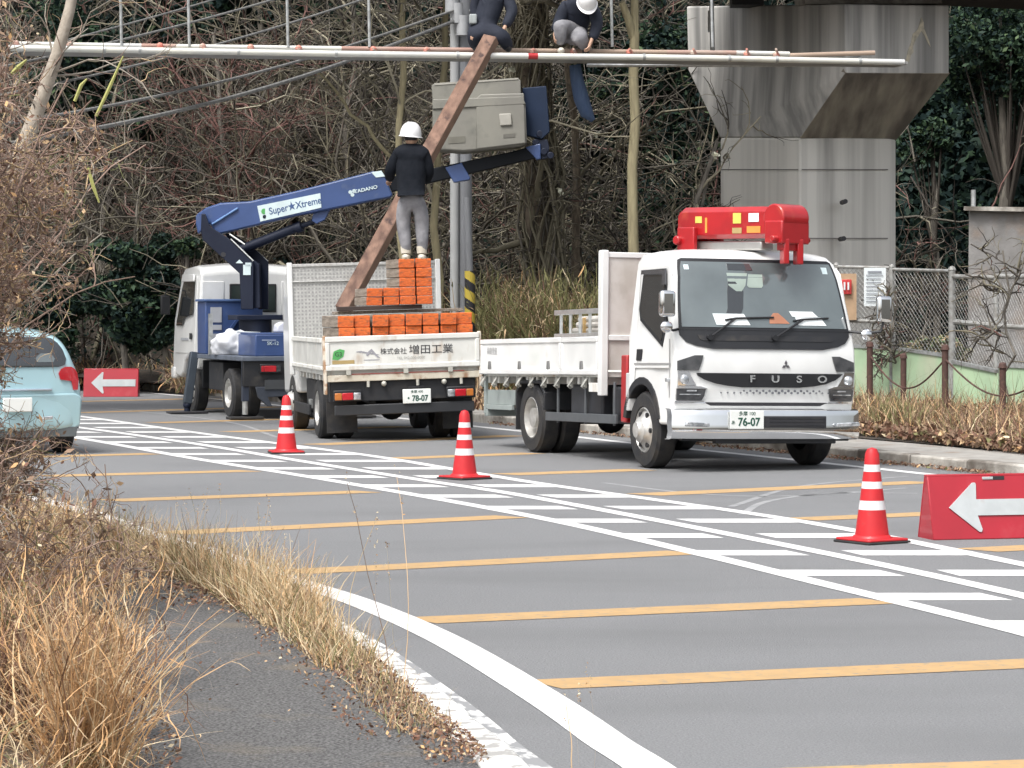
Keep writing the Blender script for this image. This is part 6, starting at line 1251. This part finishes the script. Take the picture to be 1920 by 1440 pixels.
def head(parent, c, fwd, s=1.):
    """head with nose, ears, eyes and mouth; fwd = facing direction"""
    f = fwd.normalized(); u = Vector((0, 0, 1)); r_ = f.cross(u).normalized(); u = r_.cross(f).normalized(); m = Matrix((r_, f, u)).transposed().to_4x4(); m.translation = c; I = inv(parent)
    bm = bmesh.new(); bmesh.ops.create_uvsphere(bm, u_segments=28, v_segments=20, radius=1)
    for v in bm.verts:
        x, y, z = v.co; jaw = 1-.28*max(0, -z); v.co = Vector((x*.078*jaw, y*.098*(1-.1*max(0, -z)), z*.118))
        if y > .6 and -.25 < z < .2 and abs(x) < .22: v.co.y += .018*(1-abs(x)/.22)*(1-max(0, z)/.25)   # nose
        if y > .5 and .05 < z < .25 and .2 < abs(x) < .6: v.co.y -= .006                                 # eye sockets
        if abs(x) > .93 and -.25 < z < .2: v.co.x *= 1.10                                              # ears
    me = bpy.data.meshes.new('head'); T = I @ m @ Matrix.Scale(s, 4); bm.transform(T); bm.to_mesh(me); bm.free(); me.materials.append(SKIN); me.polygons.foreach_set('use_smooth', [True]*len(me.polygons)); o = bpy.data.objects.new('head', me); COL.objects.link(o); o.parent = parent
    mb = MB(tf=T)
    for x in (-.03, .03): mb.ball((x, .088, .016), .011, n=10, m=6)
    mb.box(-.022, .022, .088, .094, -.058, -.052); obj('face_feature', mb, HAIR, o)
    mb = MB(tf=T); mb.ball((0, -.012, .02), .088, sx=.95, sy=1.12, sz=1.25, n=20, m=10, z0=-.3); hr = obj('hair', mb, HAIR, o, smooth=True); return o
# standing worker on the timber pile, back to the camera
YW = 36.15
def P(px, py, dy=0.): return W(px, py, YW+dy)
Z0 = P(775, 490).z
wk = thing('person', 'worker in black jacket, grey trousers and white helmet standing on the timber', 'person', P(776, 490), 0)
J = dict(pel=(P(772, 372), (.20, .14)), lh=(P(756, 392), (.125, .13)), rh=(P(789, 392), (.125, .13)), lt=(P(756, 412, .02), (.108, .105)), rt=(P(791, 412, .02), (.108, .105)), lk=(P(757, 432, .03), (.098, .095)), rk=(P(791, 432, .03), (.098, .095)), lc=(P(760, 452, .0), (.088, .085)), rc=(P(792, 452, .0), (.088, .085)), la=(P(763, 474, -.01), (.068, .062)), ra=(P(792, 474), (.068, .062)), waist=(P(770, 350), (.18, .13)))
E = [('waist', 'pel'), ('pel', 'lh'), ('pel', 'rh'), ('lh', 'lt'), ('rh', 'rt'), ('lt', 'lk'), ('rt', 'rk'), ('lk', 'lc'), ('rk', 'rc'), ('lc', 'la'), ('rc', 'ra')]
skin('trousers', J, E, CLG, wk, 'pel')
J = dict(hem=(P(771, 366), (.215, .165)), w=(P(770, 338), (.235, .175)), ch=(P(770, 304, .01), (.235, .17)), sh=(P(770, 284, .02), (.18, .14)), nk=(P(770, 264, .03), (.12, .12)), hood=(P(770, 272, -.05), (.15, .10)),
         ls=(P(746, 290, .02), .105), le=(P(731, 322, .05), .085), lw=(P(731, 337, .22), .062), rs=(P(796, 290, .02), .105), re=(P(804, 325, .05), .085), rw=(P(797, 342, .24), .062))
E = [('hem', 'w'), ('w', 'ch'), ('ch', 'sh'), ('sh', 'nk'), ('sh', 'hood'), ('sh', 'ls'), ('ls', 'le'), ('le', 'lw'), ('sh', 'rs'), ('rs', 're'), ('re', 'rw')]
skin('jacket', J, E, CLB, wk, 'w')
# body (skin) one continuous figure under the clothes, ending in hands with fingers
J = dict(pel=(P(772, 372), .10), ch=(P(770, 305), .12), nk=(P(770, 272, .04), .055), hd=(P(770, 262, .05), .06), ls=(P(747, 290), .05), le=(P(732, 322, .05), .04), lw=(P(729, 338, .25), .028), rs=(P(795, 290), .05), re=(P(804, 325, .05), .04), rw=(P(796, 343, .28), .028),
         lh=(P(758, 390), .08), rh=(P(788, 390), .08), lk=(P(757, 430, .03), .055), rk=(P(790, 430, .03), .055), la=(P(762, 476), .04), ra=(P(792, 476), .04), lt=(P(760, 487, .12), .035), rt=(P(794, 487, .12), .035))
E = [('pel', 'ch'), ('ch', 'nk'), ('nk', 'hd'), ('ch', 'ls'), ('ls', 'le'), ('le', 'lw'), ('ch', 'rs'), ('rs', 're'), ('re', 'rw'), ('pel', 'lh'), ('lh', 'lk'), ('lk', 'la'), ('la', 'lt'), ('pel', 'rh'), ('rh', 'rk'), ('rk', 'ra'), ('ra', 'rt')]
hand(J, E, 'lw', V(-.15, .9, -.1), V(.6, .2, -.8), 1., 1); hand(J, E, 'rw', V(-.1, .9, .1), V(-.6, .2, -.8), 1., -1)
skin('body', J, E, SKIN, wk, 'pel', 1)
hd = head(wk, P(771, 262, .06), V(.15, 1, 0)); helmet(wk, P(770, 252, .04), V(.35, .9, .02), V(.10, -.04, 1), 1.02)
for px, sx in ((761, -1), (791, 1)):
    mb = MB(tf=inv(wk)); c = P(px, 474, 0); mb.cyl(V(c.x, c.y-.01, Z0+.10), V(c.x, c.y, Z0+.19), .062, .072, 14); mb.ball(V(c.x+sx*.0, c.y+.03, Z0+.055), .075, sx=.75, sy=1.75, sz=.72, n=16, m=10); mb.box(c.x-.052, c.x+.052, c.y-.09, c.y+.15, Z0+.001, Z0+.03); obj('boot', mb, BOOT, wk, smooth=True)
# crouching worker at the left of the stage, seen from behind
ZS = sc(960, 98, .4).z
def P(px, py, dy=0.): return W(px, py, 39.2+dy)
wk2 = thing('person', 'crouching worker in dark navy gripping the top of the leaning timber', 'person', Vector((P(915, 95).x, 39.2, ZS)), 0)
J = dict(pel=(P(905, 62), (.22, .20)), w=(P(915, 30, .05), (.22, .19)), ch=(P(925, -10, .1), (.24, .19)), nk=(P(932, -42, .2), .10), ls=(P(900, -18, .1), .11), le=(P(890, 18, .15), .09), lw=(P(898, 50, .05), .066), rs=(P(948, -12, .1), .11), re=(P(962, 22, .0), .09), rw=(P(946, 52, -.13), .066),
         lk=(P(885, 68, -.25), .125), la=(P(893, 88, .02), .08), rk=(P(945, 70, -.22), .125), ra=(P(953, 90, .05), .08))
E = [('pel', 'w'), ('w', 'ch'), ('ch', 'nk'), ('ch', 'ls'), ('ls', 'le'), ('le', 'lw'), ('ch', 'rs'), ('rs', 're'), ('re', 'rw'), ('pel', 'lk'), ('lk', 'la'), ('pel', 'rk'), ('rk', 'ra')]
skin('workwear', J, E, CLN, wk2, 'w')
J = dict(pel=(P(905, 60), .09), ch=(P(925, -5, .1), .11), nk=(P(934, -45, .2), .05), hd=(P(938, -62, .25), .06), ls=(P(902, -16, .1), .045), le=(P(892, 18, .15), .038), lw=(P(899, 56, .04), .028), rs=(P(946, -10, .1), .045), re=(P(962, 22, 0), .038), rw=(P(943, 58, -.17), .028), lk=(P(885, 70, -.25), .05), la=(P(893, 88, .02), .04), rk=(P(945, 72, -.22), .05), ra=(P(953, 90, .05), .04))
E = [('pel', 'ch'), ('ch', 'nk'), ('nk', 'hd'), ('ch', 'ls'), ('ls', 'le'), ('le', 'lw'), ('ch', 'rs'), ('rs', 're'), ('re', 'rw'), ('pel', 'lk'), ('lk', 'la'), ('pel', 'rk'), ('rk', 'ra')]
hand(J, E, 'lw', V(.25, -.3, -.9), V(.8, 0, .2), 1., 1); hand(J, E, 'rw', V(-.5, -.3, -.6), V(-.8, 0, -.2), 1., -1)
skin('body', J, E, SKIN, wk2, 'pel', 1)
head(wk2, P(938, -66, .27), V(-.2, -.8, -.5)); helmet(wk2, P(938, -76, .27), V(-.2, -.9, -.4), V(0, -.35, 1))
for px in (893, 953):
    mb = MB(tf=inv(wk2)); c = P(px, 90, 0); mb.ball(V(c.x, c.y-.02, ZS+.05), .07, sx=.75, sy=1.8, sz=.75, n=14, m=8); obj('boot', mb, BLACK, wk2, smooth=True)
mb = MB(tf=inv(wk2)); c = P(887, 36, -.12); mb.obox(c, V(.055, 0, 0), V(0, .05, 0), V(0, 0, .07)); obj('tool_pouch', mb, M('pouch_grey', (.33, .36, .36), .8), wk2, bevel=.02, seg=3)
# sitting worker at the right of the stage, knees up, bent forward
def P(px, py, dy=0.): return W(px, py, 39.6+dy)
ZR = sc(1070, 101, .4).z
wk3 = thing('person', 'squatting worker with white helmet and grey knees facing the camera', 'person', Vector((P(1070, 95).x, 39.6, ZR)), 0)
J = dict(pel=(P(1078, 66, .35), (.19, .17)), lk=(P(1049, 44, -.18), (.118, .115)), la=(P(1052, 86, -.05), (.075, .075)), rk=(P(1088, 70, -.22), (.125, .118)), ra=(P(1098, 90, .06), (.075, .075)))
skin('trousers', J, [('pel', 'lk'), ('lk', 'la'), ('pel', 'rk'), ('rk', 'ra')], CLG, wk3, 'pel')
J = dict(hem=(P(1078, 60, .33), (.22, .19)), w=(P(1080, 40, .25), (.23, .19)), ch=(P(1085, 12, .1), (.245, .2)), nk=(P(1092, -8, .0), .11), ls=(P(1062, 8, .05), .12), le=(P(1050, 36, .06), .095), lw=(P(1040, 60, -.05), .07), rs=(P(1112, 14, .05), .12), re=(P(1121, 45, 0), .095), rw=(P(1110, 76, -.1), .07))
skin('jacket', J, [('hem', 'w'), ('w', 'ch'), ('ch', 'nk'), ('ch', 'ls'), ('ls', 'le'), ('le', 'lw'), ('ch', 'rs'), ('rs', 're'), ('re', 'rw')], CLN, wk3, 'w')
J = dict(pel=(P(1078, 64, .33), .09), ch=(P(1085, 10, .1), .11), nk=(P(1093, -4, -.04), .05), hd=(P(1098, -2, -.1), .055), ls=(P(1062, 6, .05), .045), le=(P(1050, 34, .06), .038), lw=(P(1040, 65, -.07), .028), rs=(P(1110, 14, .05), .045), re=(P(1120, 45, 0), .038), rw=(P(1107, 81, -.13), .028), lk=(P(1047, 46, -.16), .05), la=(P(1052, 86, -.04), .04), rk=(P(1088, 72, -.2), .05), ra=(P(1098, 90, .06), .04))
E = [('pel', 'ch'), ('ch', 'nk'), ('nk', 'hd'), ('ch', 'ls'), ('ls', 'le'), ('le', 'lw'), ('ch', 'rs'), ('rs', 're'), ('re', 'rw'), ('pel', 'lk'), ('lk', 'la'), ('pel', 'rk'), ('rk', 'ra')]
hand(J, E, 'lw', V(.1, -.3, -.9), V(.8, .3, 0), 1., 1); hand(J, E, 'rw', V(-.3, -.3, -.8), V(-.8, .3, 0), 1., -1)
skin('body', J, E, SKIN, wk3, 'pel', 1)
head(wk3, P(1100, 6, -.14), V(.1, -.75, -.65)); helmet(wk3, P(1101, 3, -.16), V(.1, -.62, -.78), V(.05, -.78, .62), 1.0)
for px, dy in ((1052, -.05), (1098, .06)):
    mb = MB(tf=inv(wk3)); c = P(px, 90, dy); mb.ball(V(c.x, c.y-.05, ZR+.05), .07, sx=.75, sy=1.7, sz=.75, n=14, m=8); obj('boot', mb, BOOT if px < 1060 else BLACK, wk3, smooth=True)
# ------------------------------------------------------------------ foreground vegetation at the left
def fpts(x0, x1, Y, n): px = rng.uniform(x0, x1, n); return px
def near_x(Y): return x_at(NEAR, Y)
# dry grass along the kerb between path and road
b = Batch()
def kerb_grass(Ya, Yb, o0, o1, n, h, wd, wt, z=.09, droop=.1, dr_=.45, size=None, K=7, power=1.):
    Y = Ya+(Yb-Ya)*rng.random(n)**power; X = np.interp(Y, NY, NX)-rng.uniform(o0, o1, n); S = np.stack([X, Y, Y*0+z], 1); d_ = rng.normal(size=(n, 3))*dr_; d_[:, 2] = 1
    Pp = wander(S, d_, h*rng.uniform(.25, 1.15, n), K, .12, droop); b.ribbons(Pp, np.linspace(wd, wd*.15, K)[None]*rng.uniform(.6, 1.5, (n, 1)), mix(n, wt)); return Pp
NNs = sorted([(p.y, p.x) for p in NEAR]); NY = [a for a, _ in NNs]; NX = [c for _, c in NNs]
kerb_grass(14.2, 20, .55, .95, 3600, .27, .007, (1, 2, .5, 4, 2, 1.5, 3)); kerb_grass(13.6, 17, .60, .95, 2200, .38, .006, (1, 2, .5, 4, 3, 1.5, 2)); kerb_grass(12.0, 14.2, .64, .92, 1400, .22, .005, (1, 2, .5, 4, 2, 1.5, 3)); kerb_grass(19, 32, .55, 1.7, 7500, .26, .010, (2, 3, 1, 3, 1.3, 3, 1))
kerb_grass(10.2, 12.4, .66, .88, 700, .14, .004, (1, 2, .5, 4, 2, 1.5, 4)); kerb_grass(13.9, 15.2, .56, .85, 900, .30, .005, (0, 2, 0, 4, 3, 1.5, 3))
for (px, py, h, n) in ((503, 1150, .55, 6), (660, 1215, .62, 3), (745, 1330, .90, 3), (545, 1200, .4, 6), (372, 1030, .4, 8), (1090, 1440, .30, 3)):
    p = G(px, py, .09); S = np.tile(np.array([tuple(p)]), (n, 1))+rng.normal(size=(n, 3))*np.array([.04, .04, 0]); d_ = rng.normal(size=(n, 3))*.10; d_[:, 2] = 1; Pp = wander(S, d_, h*rng.uniform(.6, 1.1, n), 8, .06, .01); b.ribbons(Pp, np.linspace(.004, .002, 8)[None], mix(n, (1, 1, 0, 3, 3, 1, 1)))
    tp = Pp[:, -2:].reshape(-1, 3); tp = np.repeat(tp, 6, 0)+rng.normal(size=(len(tp)*6, 3))*np.array([.006, .006, .025]); b.leaves(tp, .012, mix(len(tp), (1, 1, 0, 2, 3, 1, 0)))
# leaf litter beside the kerb and blown on to the path
for (Ya, Yb, o0, o1, n, s0) in ((9.5, 15, .64, .86, 4200, .021), (10, 19, .66, 1.05, 3500, .022), (14.5, 20, .66, 1.3, 3200, .028), (10, 20, .66, 1.7, 220, .018), (9, 14, 1.7, 1.9, 1000, .02)):
    Y = rng.uniform(Ya, Yb, n); X = np.interp(Y, NY, NX)-o0-(o1-o0)*rng.random(n)**1.5; b.leaves(np.stack([X, Y, .093+rng.random(n)*.035], 1), rng.uniform(s0*.5, s0*1.3, n), mix(n, (5, 1.2, 6, .3, .3, .4, 0)), .25, .5)
o = b.build('kerbside_grass', DRY); setp(o, 'dry straw grass and fallen leaves lining the near kerb', 'grass', kind='stuff')
# tall orange-brown grass tufts in the left foreground
def tuft(label, px, py, z, h, wd_, n, wt, spread=.18, lean=(0, 0), name='grass_tuft', droop=.05, wdt=.006, fork_n=3):
    c = G(px, py, z); t = setp(thing(name, label, 'grass tuft', c), group='dry grass tufts in the left foreground'); b = Batch()
    S = np.tile(np.array([tuple(c)]), (n, 1))+rng.normal(size=(n, 3))*np.array([wd_, wd_*.8, 0]); d_ = rng.normal(size=(n, 3))*spread+np.array([lean[0], lean[1], 0]); d_[:, 2] = 1
    Pp = wander(S, d_, h*rng.uniform(.3, 1.1, n), 8, .10, droop); b.ribbons(Pp, np.linspace(wdt, wdt*.2, 8)[None]*rng.uniform(.6, 1.5, (n, 1)), mix(n, wt))
    if fork_n: f = fork(Pp, fork_n, h*.22, 5, .7, .2, .1, .3); b.ribbons(f, np.linspace(wdt*.8, wdt*.15, 5)[None], mix(len(f), wt))
    b.build('blades', DRY, t); return t
tuft('tall orange-brown grass tuft at the path edge, bottom left', 160, 1560, .2, .72, .04, 460, (1, 4, .5, 2, .8, 7, 0), .045)
tuft('tall straw tuft just behind the orange-brown one', 170, 1330, .2, .42, .05, 360, (1, 3, .5, 2, 1, 7, .3), .09)
tuft('wispy straw tuft arching over the grey path', 165, 1440, .2, .42, .03, 36, (0, 2, 0, 4, 3, 2, .5), .2, (.45, 0), droop=.09)
tuft('small arching straw tuft at the bottom edge of the path', 190, 1640, .15, .38, .04, 30, (0, 2, 0, 4, 3, 2, .5), .3, (.55, 0), droop=.1)
tuft('low straw-coloured tuft in the bottom left corner', -5, 1560, .25, .34, .10, 260, (3, 2, 1, 3, 3, 2, 2), .6, droop=.14, wdt=.009)
tuft('dark reddish dry weed patch at the left edge', 30, 1330, .3, .5, .2, 900, (5, 1, 5, 1, .5, 2, .3), .45)
tuft('small green weed among the dry grass at the left edge', 28, 1235, .35, .30, .05, 220, (0, 0, 0, .3, .2, 0, 6), .3, name='green_weed')
tuft('tan grass mound above the head of the path', 100, 1110, .2, .30, .20, 1100, (2, 3, 1, 3, 2, 5, .5), .5, droop=.12)
tuft('tan grass mound under the bare shrub', -20, 1075, .3, .42, .25, 1300, (3, 3, 2, 3, 1.5, 4, .5), .5, droop=.12)
b = Batch(); n = 9000; Y = rng.uniform(7.5, 26, n); X = np.interp(Y, NY, NX)-1.95-rng.random(n)**1.3*3; S = np.stack([X, Y, Y*0+.15+np.clip((np.interp(Y, NY, NX)-X-1.8)*.2, 0, .6)], 1); d_ = rng.normal(size=(n, 3))*.6; d_[:, 2] = 1
b.ribbons(wander(S, d_, rng.uniform(.08, .28, n), 6, .15, .14), np.linspace(.008, .002, 6)[None], mix(n, (7, 2, 6, 1, .7, 1.5, 1.2))); b.leaves(S+rng.normal(size=S.shape)*.05, rng.uniform(.02, .06, n), mix(n, (6, 3, 5, 1, 1, 1, .3)))
o = b.build('bank_grass', DRY); setp(o, 'matted dry grass and dead leaves on the near bank', 'grass', kind='stuff')
# bare shrubs in the left foreground
PINK = [M('shrub_twig_pinkish', (.36, .25, .20), .9, scale=3), M('shrub_twig_brown', (.22, .15, .115), .9, scale=3), M('shrub_twig_straw', (.52, .38, .22), .9, scale=3), M('shrub_twig_green', (.18, .19, .07), .8, scale=3), M('shrub_twig_grey', (.33, .29, .24), .9, scale=3)]
def prune(P, lim):
    if lim is None: return P
    lo, hi = lim; zz = P[:, :, 2]; mx = lo+(hi-lo)*np.clip((zz-1.3)/.7, 0, 1); return P[(P[:, :, 0] < mx).all(1)]
def shrub(label, px, Y, z, h, nst, spread, lean, wts, r=.010, n1=5, n2=5, n3=3, len1=.9, droop=.015, leaf=0, name='bare_shrub', lim=None):
    c = Vector(((px-960)*Y/F, Y, z)); t = setp(thing(name, label, 'shrub', c), group='bare shrubs in the left foreground'); b = Batch()
    S = np.tile(np.array([tuple(c)]), (nst, 1))+rng.normal(size=(nst, 3))*np.array([.12, .2, 0]); d_ = rng.normal(size=(nst, 3))*spread+np.array([lean, 0, 0]); d_[:, 2] = 1
    s = prune(wander(S, d_, h*rng.uniform(.55, 1.05, nst), 10, .10, droop*.5), lim); b.tubes(s, np.linspace(r, r*.35, 10)[None], mix(len(s), wts), 5)
    f = fork(s, n1, len1, 8, .6, .2, droop, .15, .1); f = prune(f, lim); b.tubes(f, np.linspace(r*.5, r*.28, 8)[None], mix(len(f), wts), 4)
    g = prune(fork(f, n2, len1*.5, 6, .7, .25, droop), lim); b.tubes(g, np.linspace(r*.34, r*.2, 6)[None], mix(len(g), wts))
    k = prune(fork(g, n3, len1*.25, 5, .8, .3, droop), lim); b.tubes(k, np.linspace(r*.24, r*.15, 5)[None], mix(len(k), wts))
    b.build('stems', PINK, t)
    if leaf: b = Batch(); tip = k[:, -1]; tip = tip[rng.random(len(tip)) < leaf]; b.leaves(tip, rng.uniform(.02, .05, len(tip)), mix(len(tip), (5, 4, 3, 1, .5, 1, 0)), 0, .5); b.build('dead_leaves', DRY, t)
    return t
shrub('dense pinkish-brown bare shrub filling the left edge', -230, 14.5, .3, 3.1, 56, .09, .03, (7, 3, 1.5, .3, 1), .012, 8, 6, 9, .45, leaf=.55, lim=(-2.50, -2.12))
shrub('second pinkish-brown shrub leaning over the car', -200, 17, .3, 3.2, 44, .08, .04, (6, 3, 2, .5, 1.5), .012, 7, 6, 9, .45, leaf=.5, lim=(-2.95, -2.48))
shrub('airy bare shrub reaching right above the blue car', -110, 22, .3, 3.7, 9, .07, .05, (3, 3, 2, 2, 4), .014, 5, 4, 3, .8, leaf=.05, droop=-.01, lim=(-3.75, -2.9))
shrub('low grey twig tangle covering the back of the blue car', -130, 22.5, .3, 1.0, 9, .16, .06, (2, 4, 2, 1, 5), .012, 5, 4, 2, .5, leaf=.05, lim=(-3.75, -3.5))
shrub('short brown brush at the foot of the left shrubs', -50, 17.5, .3, .7, 18, .26, .05, (4, 5, 3, .5, 3), .008, 6, 5, 3, .4, leaf=.3)
shrub('dark twigs low at the left edge above the weeds', -40, 11, .3, .9, 16, .5, .1, (3, 6, 1, .3, 1), .007, 6, 5, 3, .4, leaf=.5)
t = thing('leaning_tree', 'pale smooth leaning trunk in front of the scaffold end, upper left', 'tree', Vector(((-90-960)*24/F, 24, .3)))
mb = MB(tf=inv(t)); mb.tube([Vector(((-90-960)*24/F, 24, .3)), W(-40, 520, 24), W(35, 300, 24), W(80, 180, 24), W(108, 100, 24), W(130, 20, 24), W(150, -80, 24)], [.09, .08, .07, .062, .055, .048, .04], 10); obj('trunk', mb, M('pale_bark', (.42, .37, .31), .85, c2=(.30, .26, .21), scale=12, bump=.3), t, smooth=True)
b = Batch(); A = np.array([[tuple(p) for p in (W(62, 300, 24), W(80, 180, 24), W(108, 100, 24), W(130, 20, 24))]]); f = fork(A, 9, 1.1, 7, .6, .2, 0, .0, .3); b.tubes(f, np.linspace(.012, .004, 7)[None], 4); g = fork(f, 5, .5, 5, .7, .25); b.tubes(g, np.linspace(.005, .002, 5)[None], mix(len(g), (4, 2, 2, 0, 3))); b.build('crown', PINK, t)
for (q, lb) in (([(180, 218, 20), (205, 165, 20), (231, 105, 20)], 'yellow-green snapped shoot pointing up under the scaffold pipe'), ([(140, 190, 19), (152, 160, 19), (163, 148, 19)], 'short olive shoot left of the snapped one'), ([(22, 138, 16), (35, 125, 16), (50, 112, 16)], 'cut branch stub with pale end near the pipe end'), ([(165, 315, 19), (175, 350, 19), (186, 380, 19)], 'pale yellow broken twig hanging in the left shrub')):
    t = setp(thing('broken_shoot', lb, 'twig', W(*q[0])), group='broken shoots in the left shrubs'); mb = MB(tf=inv(t)); mb.tube([W(*p) for p in q], [.012, .014, .006], 6); obj('stem', mb, M('shoot_yellow_green', (.40, .40, .13), .7), t, smooth=True)
# little white camellia blossoms seen in the picture
for (px, py, Y, lb) in ((962, 130, 50, 'white blossom left of the leaning timber top'), (1050, 360, 50, 'white blossom in the middle of the brown twigs'), (286, 553, 56.5, 'largest white blossom beside the crane truck cab'), (280, 530, 56.5, 'small white blossom above the larger one'), (1118, 250, 52, 'pale blossom beside the hanging blue sheet'), (1342, 290, 49, 'yellowish blossom at the left edge of the pier')):
    p = W(px, py, Y); t = setp(thing('blossom', lb, 'flower', p), group='white blossoms in the thicket'); b = Batch(); n = 16; b.leaves(np.tile(np.array([tuple(p)]), (n, 1))+rng.normal(size=(n, 3))*.022, .085, 0, 0, .8); b.build('petals', M('petal_white', (.8, .8, .66), .6), t)
